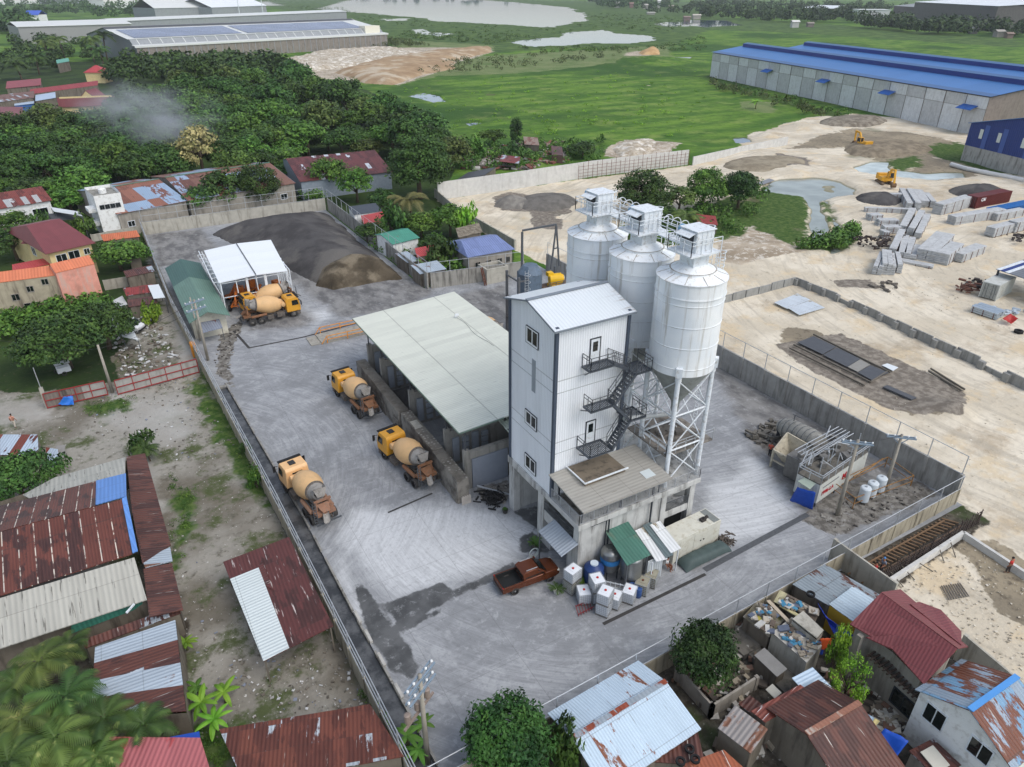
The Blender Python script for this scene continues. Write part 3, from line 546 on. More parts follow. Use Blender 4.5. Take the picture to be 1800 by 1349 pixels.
# ================================================================ BATCHING TOWER
CLADL = corr('clad',(230,234,238),.0, period=.22, var=.09, bump=.35, sheet=(1.1,5.6), streak=.12, scol=(206,204,196))
bt = thing('batching_tower', 'tall white clad batching tower with dark corner trims and outside zigzag stairs', 'tower',(29.5,42.2,6)); o = bt.location
A0, A1, B0, B1 = 26.2,32.8,38.85,45.6
b = MB(o); zs = [5.95,10.2,15.8,21.3]
for z0, z1 in zip(zs, zs[1:]):
    for p_, q_ in (((A0, B0),(A1, B0)),((A1, B0),(A1, B1)),((A1, B1),(A0, B1)),((A0, B1),(A0, B0))): b.face([(*p_, z0 + .02),(*q_, z0 + .02),(*q_, z1),(*p_, z1)])
b.face([(A0, B1,21.3),(A0, B0,21.3),(A0,42.4,22.2)]); b.face([(A1, B0,21.3),(A1, B1,21.3),(A1,42.4,22.2)])
b.build('cladding', CLADL, bt)
b = MB(o)
for z in zs[1:3]: b = MB(o); b.box(A0 - .012, B0 - .012, z - .03, A1 + .012, B1 + .012, z + .03); b.build('seam_flashing', plain('seam',(176,182,184),.5,.2,2,0,.3,.5,(130,112,90)), bt)
b = MB(o)
for x, y in ((A0, B0),(A1, B0),(A0, B1),(A1, B1)): b.box(x - .13, y - .13,5.9, x + .13, y + .13,21.4)
b.build('corner_trim', plain('navy_trim',(72,82,96),.5,.15), bt)
RW = T('tower_roof',.4,.4); uvv = RW.uv(); sx = RW.n('SeparateXYZ',0, Vector=uvv); sy = RW.n('SeparateXYZ',1, Vector=uvv)
stn = RW.step(RW.math('ADD', RW.noise(RW.vmap(RW.pos(),(.25,3.0,1),0),1,5,.65), RW.math('MULTIPLY', RW.step(RW.n('SeparateXYZ',0, Vector=RW.pos()),29.5,34),.3)),.74,.95)
cc_ = RW.mix(RW.math('MULTIPLY', stn,.75), lin(216,222,226), lin(128,112,88)); wv_ = RW.math('SINE', RW.math('MULTIPLY', sx,6.2832 / .3)); RW.col(RW.bright(cc_, RW.math('MULTIPLY_ADD', wv_,.05,1))).bump(wv_,.5,.03)
b = MB(o); b.slab([(A0 - .45, B0 - .35,21.28),(A1 + .45, B0 - .35,21.28),(A1 + .45,42.4,22.34),(A0 - .45,42.4,22.34)],.1); b.slab([(A1 + .45, B1 + .4,21.3),(A0 - .45, B1 + .4,21.3),(A0 - .45,42.41,22.34),(A1 + .45,42.41,22.34)],.1)
rf = b.build('roof', RW.m, bt); b = MB(o); b.beam((A0 - .47,42.4,22.39),(A1 + .47,42.4,22.39),.34,.06); b.beam((A0 - .42, B0 - .38,21.22),(A1 + .42, B0 - .38,21.22),.08,.14)
for y0, y1 in ((B0 - .35,42.4),(B1 + .4,42.4)): b.beam((A0 - .44, y0,21.26),(A0 - .44, y1,22.3),.06,.12)
b.build('ridge_cap', plain('grey_cap',(124,132,140),.5,.2), rf)
def window(parent, o, side, c, z0, z1, y0, y1, fm=None):
    b = MB(o); x = c
    f = .13
    def rect(b, ya, yb, za, zb, d0, d1):
        if side == 'x': b.box(x - d1, ya, za, x - d0, yb, zb)
        else: b.box(ya, x - d1, za, yb, x - d0, zb)
    for ya, yb, za, zb in ((y0, y1, z0, z0 + f),(y0, y1, z1 - f, z1),(y0, y0 + f, z0 + f, z1 - f),(y1 - f, y1, z0 + f, z1 - f),((y0 + y1) / 2 - .04,(y0 + y1) / 2 + .04, z0 + f, z1 - f)): rect(b, ya, yb, za, zb,.0,.08)
    w = b.build('window', fm or plain('window_white',(238,240,240),.4,.04), parent); b = MB(o); rect(b, y0 + f, y1 - f, z0 + f, z1 - f,.0,.03); b.build('pane', GLASS, w)
    b = MB(o); k = .035
    for ya, yb, za, zb in ((y0 - k, y1 + k, z0 - k, z0),(y0 - k, y1 + k, z1, z1 + k),(y0 - k, y0, z0, z1),(y1, y1 + k, z0, z1)): rect(b, ya, yb, za, zb,.0,.1)
    b.build('frame', DARKST, w)
for z0, z1 in ((18.55,19.95),(11.05,12.35),(6.55,7.95)): window(bt, o, 'x', A0, z0, z1,41.3,43.05)
b = MB(o); b.box(A0 - .02,41.65,14.5, A0,42.2,17.4); b.build('repair_strip', plain('repair_grey',(150,158,164),.5,.2), bt)
for x0, z0 in ((29.3,17.7),(29.35,10.3)):
    b = MB(o); b.box(x0, B0 - .05, z0, x0 + .85, B0 + .01, z0 + 2.0); d_ = b.build('door', WHITEST, bt); b = MB(o); b.box(x0 + .2, B0 - .07, z0 + .95, x0 + .65, B0 - .04, z0 + 1.75); b.build('pane', GLASS, d_)
    b = MB(o)
    for q_ in ((x0 - .07, z0, x0, z0 + 2.07),(x0 + .85, z0, x0 + .92, z0 + 2.07),(x0 - .07, z0 + 2.0, x0 + .92, z0 + 2.07)): b.box(q_[0], B0 - .08, q_[1], q_[2], B0 + .01, q_[3])
    b.build('frame', DARKST, d_)
GRT = plain('grating',(84,90,98),.5,.4,8,.3)
lands = [(28.6,30.9,37.7,38.8,17.68),(32.5,34.0,37.0,38.8,16.75),(28.4,30.6,37.0,38.1,14.55),(32.4,33.9,37.0,38.8,12.5),(28.5,30.8,37.0,38.8,10.25)]
for k_,(x0, x1, y0, y1, z) in enumerate(lands):
    b = MB(o); n_ = int((x1 - x0) / .16)
    for i in range(n_): b.box(x0 + i * .16, y0, z - .04, x0 + i * .16 + .09, y1, z)
    b.box(x0, y0, z - .16, x1, y0 + .07, z - .0); b.box(x0, y1 - .07, z - .16, x1, y1, z); b.box(x0 - .07, y0, z - .16, x0, y1, z); b.box(x1, y0, z - .16, x1 + .07, y1, z)
    pf = b.build('stair_landing', GRT, bt); b = MB(o); rail(b,(x0, y0, z),(x1, y0, z),1.05,3,.022)
    if x0 < 30: rail(b,(x0, y0, z),(x0, y1, z),1.05,2,.022)
    else: rail(b,(x1, y0, z),(x1, y1, z),1.05,2,.022)
    b.beam((x0 + .3, B0 - .05, z - .9),(x0 + .3, y0 + .1, z - .1),.07); b.build('railing', GREYST, pf)
for (x0, z0),(x1, z1), y in (((30.9,17.68),(32.5,16.75),38.3),((32.5,16.75),(30.6,14.55),37.45),((30.6,14.55),(32.4,12.5),37.55),((32.4,12.5),(30.8,10.25),37.5)):
    b = MB(o); w_ = .42
    for s_ in (-w_, w_): b.beam((x0, y + s_, z0 - .08),(x1, y + s_, z1 - .08),.06,.22)
    n_ = max(3, int(abs(z1 - z0) / .22))
    for i in range(n_): t_ = (i + .5) / n_; b.cbox((x0 + (x1 - x0) * t_, y, z0 + (z1 - z0) * t_ - .03),(.26, w_ * 2,.035))
    st_ = b.build('stair_flight', GRT, bt); b = MB(o)
    for s_ in (-w_, w_):
        b.beam((x0, y + s_, z0 + .95),(x1, y + s_, z1 + .95),.045); b.beam((x0, y + s_, z0 + .5),(x1, y + s_, z1 + .5),.03)
        for t_ in (0,.33,.66,1): xx_, zz_ = x0 + (x1 - x0) * t_, z0 + (z1 - z0) * t_; b.beam((xx_, y + s_, zz_),(xx_, y + s_, zz_ + .95),.04)
    b.build('handrail', GREYST, st_)
# ================================================================ SILOS
sk_ = T('silo_paint',.4,.4); p = sk_.pos(); zz = sk_.n('SeparateXYZ',2, Vector=p)
c_ = sk_.mix(sk_.step(sk_.noise(p,.35,5),.35,.65), lin(226,232,236), lin(240,243,243)); c_ = sk_.mix(sk_.math('MULTIPLY', sk_.step(sk_.noise(sk_.vmap(p,(2.2,2.2,.12)),1,6,.7),.5,.72),.7), c_, lin(168,160,144))
band = sk_.math('ABSOLUTE', sk_.math('SUBTRACT', sk_.math('FRACT', sk_.math('DIVIDE', sk_.math('SUBTRACT', zz,17.2),1.72)),.5)); bd = sk_.step(sk_.math('ADD', band, sk_.math('MULTIPLY', sk_.noise(p,1.3,5,.7),.05)),.515,.53)
c_ = sk_.mix(sk_.math('MULTIPLY', bd,.7), c_, lin(132,114,92)); c_ = sk_.mix(sk_.step(sk_.noise(sk_.vmap(p,(1.1,1.1,.32)),1,5,.75),.745,.77), c_, lin(126,74,46)); sk_.col(c_)
SILO = sk_.m; CONEM = plain('cone_grey',(150,154,150),.5,.3,1.2,0,.3,.5,(110,104,94))
def silo(cy, label, n):
    cx, Rr = 37.0,2.62; zb, zt = 17.2,24.1
    r = thing('cement_silo', label, 'silo',(cx, cy,6),0, 'cement silos in a row'); o = r.location
    b = MB(o); b.lathe([(16.7, Rr),(zt, Rr)] and [(0, Rr),(zt - 16.6, Rr)],(cx, cy,16.6),(0,0,1),48, caps=False); b.build('body', SILO, r, smooth='auto')
    b = MB(o); b.lathe([(0, Rr + .04),(.32, Rr * .66),(.46, Rr * .66),(.5, Rr * .63),(.85,.9),(.9,.3)],(cx, cy, zt),(0,0,1),48, caps=False); tp = b.build('top', SILO, r, smooth='auto')
    b = MB(o)
    for z in (zt - .06, zt - 1.2): b.lathe([(0, Rr + .02),(0, Rr + .07),(.07, Rr + .07),(.07, Rr + .02)],(cx, cy, z),(0,0,1),48, caps=False)
    for z in (17.2,18.95,20.67,22.4): b.lathe([(0, Rr),(0, Rr + .03),(.05, Rr + .03),(.05, Rr)],(cx, cy, z),(0,0,1),48, caps=False)
    b.build('rib', SILO, r); b = MB(o); b.lathe([(0, Rr * .62),(.08, Rr * .67),(.08, Rr * .63)],(cx, cy, zt + .42),(0,0,1),40, caps=False)
    for k in range(10):
        a = k * math.pi / 5; b.beam((cx + math.cos(a) * (Rr + .03), cy + math.sin(a) * (Rr + .03), zt),(cx + math.cos(a) * Rr * .63, cy + math.sin(a) * Rr * .66, zt + .34),.04,.05)
    b.build('top_rib', plain('rib_rust',(176,172,162),.6,.4,2,0,.3,.8,(120,92,68)), tp)
    b = MB(o); b.lathe([(0, Rr - .01),(3.6,.38),(4.3,.3)],(cx, cy,16.6),(0,0,-1),40, caps=False); b.build('hopper', CONEM, r, smooth='auto')
    b = MB(o); b.tube((cx, cy,12.4),(cx, cy,11.6),.35,14); b.tube((cx - .2, cy,11.8),(cx - 5.0, cy + .4,12.6),.19,12); b.build('outlet_screw', plain('screw_grey',(168,172,172),.5,.3), r)
    h = 1.78
    legs = [(cx + sx_ * h, cy + sy_ * h) for sx_ in (-1,1) for sy_ in (-1,1)]
    for x, y in legs:
        b = MB(o); b.tube((x, y,5.9),(x, y,16.75),.2,12); b.lathe([(0,.26),(.5,.26),(.9,.12)],(x, y,16.2),(0,0,1),12); b.build('leg', WHITEST, r, smooth='auto')
        b = MB(o); d_ = Vector((x - cx, y - cy,0)).normalized(); q_ = Vector((cx, cy,0)) + d_ * (Rr + .05); b.cbox((q_.x, q_.y,17.0),(.4,.5,.8), math.atan2(d_.y, d_.x)); b.build('leg_bracket', WHITEST, r)
    b = MB(o); q = [legs[0], legs[1], legs[3], legs[2]]
    for i in range(4):
        (xa, ya),(xb, yb) = q[i], q[(i + 1) % 4]
        for z0, z1 in ((6.3,9.6),(9.6,12.9),(12.9,16.2)):
            b.tube((xa, ya, z0),(xb, yb, z1),.06,6); b.tube((xb, yb, z0),(xa, ya, z1),.06,6)
        for z in (9.6,12.9): b.tube((xa, ya, z),(xb, yb, z),.08,6)
    b.build('brace', WHITEST, r)
    b = MB(o); b.box(cx - .75, cy - .75, zt + .6, cx + .75, cy + .75, zt + 1.85); fb = b.build('filter_neck', WHITEST, r, bevel=.03)
    b = MB(o); b.box(cx - .85, cy - .85, zt + 1.95, cx + .85, cy + .85, zt + 3.5); b.box(cx - .95, cy - .95, zt + 3.5, cx + .95, cy + .95, zt + 3.58)
    for k in range(4): b.box(cx - .8 + k * .45, cy - .88, zt + 2.0, cx - .75 + k * .45, cy - .85, zt + 3.45)
    fh = b.build('filter_house', WHITEST, r, bevel=.02)
    b = MB(o); b.box(cx - .99, cy - .55, zt + 2.75, cx - .86, cy + .55, zt + 3.2); b.build('louvre', DARKST, fh)
    b = MB(o); b.slab([(cx - 1.5, cy - .75, zt + 3.2),(cx - .86, cy - .75, zt + 3.45),(cx - .86, cy + .75, zt + 3.45),(cx - 1.5, cy + .75, zt + 3.2)],.04); b.build('hood', WHITEST, fh)
    b = MB(o); b.tube((cx - .2, cy + .9, zt + 3.1),(cx - .2, cy + 1.5, zt + 3.1),.38,14); b.build('fan', plain('fan_blue',(120,160,190),.4,.2), fh)
    z = zt + 1.95; b = MB(o); b.box(cx - 1.7, cy - 1.35, z - .12, cx + 1.25, cy + 1.2, z); b.build('service_platform', WHITEST, r)
    b = MB(o); rail(b,(cx - 1.68, cy - 1.33, z),(cx + 1.23, cy - 1.33, z),1.1,3,.025); rail(b,(cx - 1.68, cy - 1.33, z),(cx - 1.68, cy + 1.18, z),1.1,3,.025); rail(b,(cx - 1.68, cy + 1.18, z),(cx + 1.23, cy + 1.18, z),1.1,3,.025)
    b.build('railing', WHITEST, r); b = MB(o)
    for k in range(28):
        a0, a1 = k * 2 * math.pi / 28,(k + 1) * 2 * math.pi / 28; ra = Rr - .1
        pa, pb_ = Vector((cx + math.cos(a0) * ra, cy + math.sin(a0) * ra, zt)), Vector((cx + math.cos(a1) * ra, cy + math.sin(a1) * ra, zt))
        if -2.4 < (a0 - math.pi) < -.2: continue
        for hh in ((.5,1.0) if n != 9 else ()): 
            if 0.0 < a0 < 2.6: b.beam(pa + Vector((0,0, hh)), pb_ + Vector((0,0, hh)),.04)
        if 0.0 < a0 < 2.6: b.beam(pa, pa + Vector((0,0,1.0)),.04)
    b.build('top_railing', WHITEST, r)
    b = MB(o); lx, ly = cx + 1.9, cy + .2
    for z0, z1, lx, ly in ((zt + .4, zt + 3.2, cx + 1.55, cy + .6),(6.2, zt + 1.1, cx + Rr + .2, cy + .3)):
        for s_ in (-.2,.2): b.beam((lx, ly + s_, z0),(lx, ly + s_, z1),.04)
        for i in range(int((z1 - z0) / .35)): b.beam((lx, ly - .2, z0 + i * .35),(lx, ly + .2, z0 + i * .35),.03)
        zc = max(z0, z1 - 2.2)
        while zc <= z1 + .01 if z0 > 20 else zc <= z1 + .01:
            pts = [(lx + .7 * math.sin(t_ * math.pi), ly - .38 * math.cos(t_ * math.pi), zc) for t_ in np.linspace(0,1,9)]
            for p0_, p1_ in zip(pts, pts[1:]): b.beam(p0_, p1_,.05,.04)
            zc += .55
        for t_ in (.15,.5,.85): b.beam((lx + .7 * math.sin(t_ * math.pi), ly - .38 * math.cos(t_ * math.pi), max(z0, z1 - 2.2)),(lx + .7 * math.sin(t_ * math.pi), ly - .38 * math.cos(t_ * math.pi), z1),.035)
    b.build('caged_ladder', WHITEST, r)
    return r
s1 = silo(37.0, 'white cement silo on braced legs just behind the beige generator box',1)
s2 = silo(42.9, 'middle white cement silo, half hidden by the white clad tower',2)
s3 = silo(49.0, 'white cement silo with long rust streaks beside the yellow motor',3)
# catwalks between silo tops
for y0, y1, w in ((38.2,41.6, 'front and middle'),(44.1,47.7, 'middle and rust-streaked')):
    r = thing('catwalk', 'white railed catwalk joining the tops of the %s silos' % w, 'catwalk',(37.6, y0,26)); b = MB(r.location); b.box(37.2, y0,25.8,38.2, y1,25.9); b.build('deck', WHITEST, r)
    b = MB(r.location); rail(b,(37.2, y0,25.9),(37.2, y1,25.9),1.1,3,.025); rail(b,(38.2, y0,25.9),(38.2, y1,25.9),1.1,3,.025)
    for yy_ in (y0 + 1.0, y0 + 1.9, y0 + 2.8):
        pts = [(37.2 + .5 - .5 * math.cos(t_ * math.pi), yy_,27.0 + .5 * math.sin(t_ * math.pi)) for t_ in np.linspace(0,1,8)]
        for p0_, p1_ in zip(pts, pts[1:]): b.beam(p0_, p1_,.045)
    b.build('railing', WHITEST, r)
sr = thing('weigh_deck', 'grimy pipe-railed steel deck under the silo hoppers', 'platform',(37,38.5,6)); b = MB(sr.location); b.box(35.0,35.3,9.0,40.2,40.4,9.15); b.build('deck', concrete('dusty_deck',(136,130,122),(70,66,60),.9), sr)
b = MB(sr.location); rail(b,(35,35.3,9.15),(40.2,35.3,9.15),1.1,5,.025); rail(b,(35,35.3,9.15),(35,40.4,9.15),1.1,5,.025); b.build('railing', PIPE, sr)
b = MB(sr.location); 
for i in range(12): b.cbox((rnd.uniform(35.6,39.6), rnd.uniform(35.8,39.8),9.3),(rnd.uniform(.3,.9), rnd.uniform(.3,.7), rnd.uniform(.15,.5)), rnd.uniform(0,3))
b.build('machinery', plain('grime',(104,100,94),.7,.5,3), sr)
# stainless water tank on the slab, blue band
def steel_tank(name, label, x, y, z0, r, h, band=None, ribs=10, legs=.0, group=None, txt=None):
    t = thing(name, label, 'water tank',(x, y, z0),0, group); o = t.location; STL = MC.get('stainless') or plain('stainless',(150,152,150),.32,.25,1.5,.75)
    b = MB(o); zb = z0 + legs; prof = [(0, r * .7),(.15, r)]
    for i in range(ribs): zz_ = .2 + (h - .5) * i / ribs; d_ = (h - .5) / ribs; prof += [(zz_, r),(zz_ + d_ * .5, r + .05),(zz_ + d_ * .98, r)]
    prof += [(h - .28, r),(h - .1, r * .75),(h, r * .25)]
    b.lathe(prof,(x, y, zb),(0,0,1),28); b.build('body', STL, t, smooth=True)
    b = MB(o); b.tube((x, y, zb + h - .02),(x, y, zb + h + .1),.28,14); b.build('lid', STL, t)
    if legs:
        b = MB(o)
        for k in range(4): a = k * math.pi / 2 + .6; b.beam((x + r * .85 * math.cos(a), y + r * .85 * math.sin(a), z0),(x + r * .85 * math.cos(a), y + r * .85 * math.sin(a), zb + .3),.09)
        b.build('stand', GREYST, t)
    if band: b = MB(o); b.lathe([(0, r + .06),(band[1], r + .06)],(x, y, zb + band[0]),(0,0,1),28, caps=False); b.build('label_band', plain('blue_label',(60,130,190),.5,.3,5), t)
    return t
steel_tank('water_tank', 'big dull steel water tank with a blue label behind the silo braces',41.6,40.6,0,1.75,6.3, None,12)
steel_tank('water_tank', 'ribbed steel water tank, the outer one under the green awning',29.9,32.4,0,.85,2.3, None,9,.9)
steel_tank('water_tank', 'steel water tank with blue label, the one against the stained wall',28.9,33.9,0,.78,2.2,(.9,.5),6,.9)
# ================================================================ AGGREGATE BINS
bs = thing('aggregate_bins', 'open aggregate bin shed with a huge pale green roof beside the white tower', 'shed',(30,65,0)); o = bs.location
BR = corr('bin_roof',(212,214,200),0, period=.3, var=.1, sheet=(1.0,7), bump=.35, along='v', streak=.35, scol=(178,180,168))
b = MB(o); b.slab([(23.2,49.9,7.0),(37.2,49.9,7.75),(37.2,79.7,7.75),(23.2,79.7,7.0)],.1)
rf = b.build('roof', BR, bs)
b = MB(o); b.beam((23.2,49.86,6.95),(27.9,49.86,7.2),.05,.16); b.beam((23.16,49.9,6.95),(23.16,79.7,6.95),.05,.16); b.build('roof_edge', plain('edge_green',(120,138,124),.5,.2), rf)
b = MB(o); b.slab([(28.0,48.6,5.9),(31.5,48.6,6.1),(31.5,52.5,6.5),(28.0,52.5,6.3)],.06); b.build('broken_sheet', corr('broken_sheet',(196,206,192),.35,(70,72,62), period=.3), rf)
b = MB(o); b.cbox((33.9,72.2,7.95),(.5,.12,.35)); b.tube((33.9,72.2,7.55),(33.9,72.2,7.9),.03,6); b.build('antenna', WHITEST, rf)
b = MB(o); pts = [(33.9 + .2 * math.sin(i * .9),72.2 - i * 1.0,7.60 + i * .001) for i in range(10)]; b.path([(x, y,7.0 + (x - 23.2) / 14 * .75 + .03) for x, y, z in pts],.018,4); b.build('cable', GREYST, rf)
PB = [76.7,72.3,63.6,54.6,50.3]
for y in PB:
    b = MB(o); z = 4.3
    b.box(23.7, y - .22,0,24.25, y + .22, z + .3); b.box(28.8, y - .22,0,29.3, y + .22, z); b.box(24.25, y - .24, z - .75,36.4, y + .24, z); b.box(24.25, y - .1,0,36.4, y + .1, z - .75)
    pw = b.build('partition', concrete('bin_conc',(148,145,138),(82,78,72),.6), bs, bevel=.02)
    b = MB(o)
    if y > 52:
        for k in range(4):
            x = 24.5 + k * 1.1
            for j in range(4 if k % 2 else 1): b.box(x, y - .3,.5 + j * .72, x + .7, y - .1,.5 + j * .72 + (.5 if k % 2 else 2.85))
        b.build('liner_plate', plain('liner_grey',(150,156,164),.5,.25), pw)
    else: b.box(24.5, y - .27,.05,28.4, y - .105,3.5); b.build('painted_panel', plain('panel_bluegrey',(140,146,156),.7,.15), pw)
    b = MB(o); b.beam((23.95, y, z + .25),(23.95, y,7.0),.13); b.beam((30.0, y, z),(30, y,7.3),.13); b.beam((36.2, y, z),(36.2, y,7.65),.13); b.beam((23.4, y,6.85),(36.9, y,7.55),.12,.2); b.build('roof_post', GREYST, bs)
b = MB(o); b.box(36.4,50.2,0,36.8,77,4.4); b.box(28.7,49.6,0,36.8,49.95,4.3); b.build('back_wall', CONCD, bs)
b = MB(o); 
for x in (24.4,28,32,36): b.beam((x,50,6.78 + (x - 24.4) * .053),(x,79.5,6.78 + (x - 24.4) * .053),.1,.12)
b.build('purlin', GREYST, bs)
for i,(y0, y1) in enumerate(zip(PB[1:], PB)):
    hh = (2.6,3.2,3.0,2.4)[3 - i] if i < 4 else 2
    heap('gravel_heap',('grey gravel heap in the bin next to the weighbridge end', 'dark gravel heap spilling forward in the second bin under the green roof', 'grey gravel heap in the middle bin with a smooth face', 'gravel heap in the bin next to the tower end wall')[i], 'gravel heap', np.array([(24.6 if i == 1 else 27, y0 + .3),(35.8, y0 + .3),(35.8, y1 - .3),(24.6 if i == 1 else 27, y1 - .3)]), hh,.7,.4,(grav('bin_gravel%d' % i, *(((120,118,114),(140,138,132)),((86,84,82),(104,102,98)),((108,106,102),(126,124,120)),((96,92,86),(116,112,104)))[i])),.3,2, i)
# block wall in front of the bins
bw = thing('block_wall', 'grimy retaining wall of stacked concrete blocks along the front of the bins', 'wall',(22.7,62,0)); o = bw.location
bwm = T('block_wall',.9,.15); p = bwm.pos(); c_ = bwm.mix(bwm.step(bwm.noise(p,.8,6,.65),.4,.65), lin(146,141,132), lin(102,97,90)); nz_ = bwm.n('SeparateXYZ',2, Vector=bwm.n('NewGeometry',1))
dots = bwm.n('TexVoronoi',0, Vector=bwm.vmap(p,(2.2,2.2,2.2)), Scale=1.0, Randomness=.35); dm_ = bwm.math('MULTIPLY', bwm.math('MULTIPLY', bwm.math('LESS_THAN', dots,.26), bwm.math('GREATER_THAN', nz_,.7)), bwm.step(bwm.noise(p,.35,3),.4,.55)); c_ = bwm.mix(bwm.math('MULTIPLY', bwm.math('GREATER_THAN', nz_,.7),.55), c_, lin(100,95,86)); c_ = bwm.mix(bwm.math('MULTIPLY', dm_,.6), c_, lin(176,172,164))
bwm.col(c_).bump(bwm.noise(p,3,5),.4,.06)
for y0, y1, z, dxx in ((48.6,54.2,2.75,.0),(54.25,62.4,2.85,.03),(62.9,70.0,2.6,-.05),(70.05,76.8,2.65,0)):
    b = MB(o); b.box(22.15 + dxx, y0,0,23.35, y1, z)
    for k in range(int((y1 - y0) / 1.35)):
        if k % 3 == 0: b.box(22.05 + dxx, y0 + k * 1.35 + .1,.02,22.15 + dxx, y0 + k * 1.35 + 1.3,.9 + rnd.random() * .8)
    b.build('block_run', bwm.m, bw, bevel=.06)
b = MB(o); b.slab([(22.3,58.6,2.87),(23.1,58.6,2.87),(23.1,60.2,2.87),(22.3,60.2,2.87)],.02); b.build('cement_patch', CONC2, bw)
b = MB(o)
for k in range(9): b.tube((22.45 + .11 * k,48.25,0),(22.45 + .11 * k,48.25 + .05,.9 + .1 * (k % 2)),.045,6)
b.build('striped_guard', plain('guard_pale',(200,192,182),.7,.3), bw)
# scrap pipe pile by the tower leg
sp = thing('scrap_heap', 'black tangled scrap heap between the bin end wall and the tower leg', 'scrap heap',(25.3,47.6,0)); b = MB(sp.location)
for i in range(90): a = rnd.uniform(0,6.3); c0 = Vector((25.2 + rnd.gauss(0,.55),47.5 + rnd.gauss(0,.7), rnd.uniform(.05,.9))); d_ = Vector((math.cos(a), math.sin(a), rnd.uniform(-.3,.3))) * rnd.uniform(.2,.55); b.beam(c0 - d_, c0 + d_, rnd.uniform(.06,.14))
b.build('scrap', plain('scrap_black',(40,40,40),.7,.5,5), sp); b = MB(sp.location); b.beam((24.5,49.2,.9),(27.2,46.6,.4),.14); b.build('pipe', PIPE, sp)
# ================================================================ WHITE WASH SHED
ws = thing('canopy_shed', 'white canopy shed on lattice posts with orange machinery stored under it', 'shed',(17,114,0)); o = ws.location
WR = corr('white_roof',(232,236,238),0, period=.5, var=.04, bump=.15, sheet=(1.2,30), along='v')
b = MB(o); b.slab([(11.7,105.6,5.2),(16.9,105.4,5.55),(17.4,121.9,5.55),(12.3,121.9,5.2)],.12); b.slab([(17.0,105.4,5.55),(21.6,105.6,5.25),(23.1,122.0,5.25),(17.5,121.9,5.55)],.12); b.build('roof', WR, ws)
b = MB(o); b.beam((16.95,105.35,5.6),(17.45,121.95,5.6),.16,.06); b.build('roof_seam', GREYST, ws)
for x, w_ in ((11.9,.16),(14.1,.13),(15.6,.34),(17.0,.13),(18.3,.38),(20.2,.14),(21.5,.16)):
    b = MB(o); b.beam((x,105.8,0),(x,105.8,5.2), w_, w_ * .6); b.build('post', WHITEST, ws)
b = MB(o)
for z in (2.7,4.9): b.beam((11.9,105.8, z),(21.5,105.8, z),.1)
for x0 in (11.9,22.0):
    for i in range(8):
        y0 = 106 + i * 2.0; xo = (i * .08) * (1 if x0 > 15 else .1); b.beam((x0 + xo, y0,0),(x0 + xo, y0,5.2),.12); b.beam((x0 + xo, y0,2.6),(x0 + xo, y0 + 2,5.1),.07); b.beam((x0 + xo, y0 + 2,2.6),(x0 + xo, y0,5.1),.07)
    b.beam((x0,106,2.6),(x0 + (.6 if x0 < 15 else 1.2),122,2.6),.1); b.beam((x0 - .9 * (x0 < 15),106,5.2),(x0 - .4 * (x0 < 15),122,5.2),.12); 
    if x0 < 15:
        for i in range(8): b.beam((11.0,106 + i * 2,5.2),(11.9,106 + i * 2,2.6),.07); b.beam((11.0,106 + i * 2,5.2),(11.9,106 + i * 2,5.2),.07)
b.build('lattice', WHITEST, ws)
ORG = plain('orange_paint',(208,112,36),.5,.3,2,0,.4,.6,(120,78,50)); ORGD = plain('orange_grime',(130,92,66),.7,.5,3.0,0,.2,.95,(104,92,80))
for i,(x, y, rz, lab) in enumerate(((15.3,111.5,.4, 'upper orange mixer chassis stored under the white canopy'),(18.6,109.2,.25, 'orange mixer frame stored against the front posts of the white canopy'),(14.2,108.3,1.2, 'stubby orange frame on black wheels under the canopy corner'))):
    r = thing('machine_frame', lab, 'machine frame',(x, y,0), rz); b = MB()
    for s_ in (-.5,.5): b.beam((-2.6, s_,1.0),(2.6, s_,1.0),.18,.3)
    for k in range(5): b.beam((-2.4 + k * 1.2,-.5,1.0),(-2.4 + k * 1.2,.5,1.0),.15)
    b.beam((-2,0,1.0),(-.6,0,2.6),.3); b.beam((.8,0,1.0),(1.6,.3,2.2),.28); b.cbox((1.9,0,1.9),(1.0,1.2,1.2)); b.build('frame', ORG, r); b = MB()
    for x_ in (-1.8,-.6,1.9):
        for s_ in (-1,1): b.lathe([(0,.3),(0,.5),(.32,.5),(.32,.3)],(x_, s_ * .95 - .16,.5),(0,1,0),14)
    b.build('wheels', BLACK, r)
# ================================================================ GREEN-ROOFED OFFICE
gh = thing('office_hut', 'long low hut with two-tone green roof beside the white canopy shed', 'hut',(8.7,110,0)); o = gh.location
GR1 = corr('green_roof_a',(98,128,114),0, period=.35, var=.1, bump=.3); GR2 = corr('green_roof_b',(62,96,88),0, period=.35, var=.1, bump=.3)
for y0, y1, mt in ((97.8,113.2, GR1),(113.25,122.5, GR2)):
    b = MB(o); b.slab([(6.05, y0,3.1),(8.6, y0,4.25),(8.55, y1,4.25),(6.0, y1,3.1)][::-1],.08); b.slab([(8.61, y0,4.25),(11.4, y0,3.1),(11.4, y1,3.1),(8.56, y1,4.25)],.08); b.build('roof', mt, gh)
b = MB(o); b.box(6.5,99.2,0,10.9,121.8,3.0); b.face([(6.5,99.2,3.0),(10.9,99.2,3.0),(8.6,99.2,4.1)]); b.build('wall', plain('cream_wall',(212,208,192),.8,.15,1,0,.2,.4,(150,142,122)), gh)
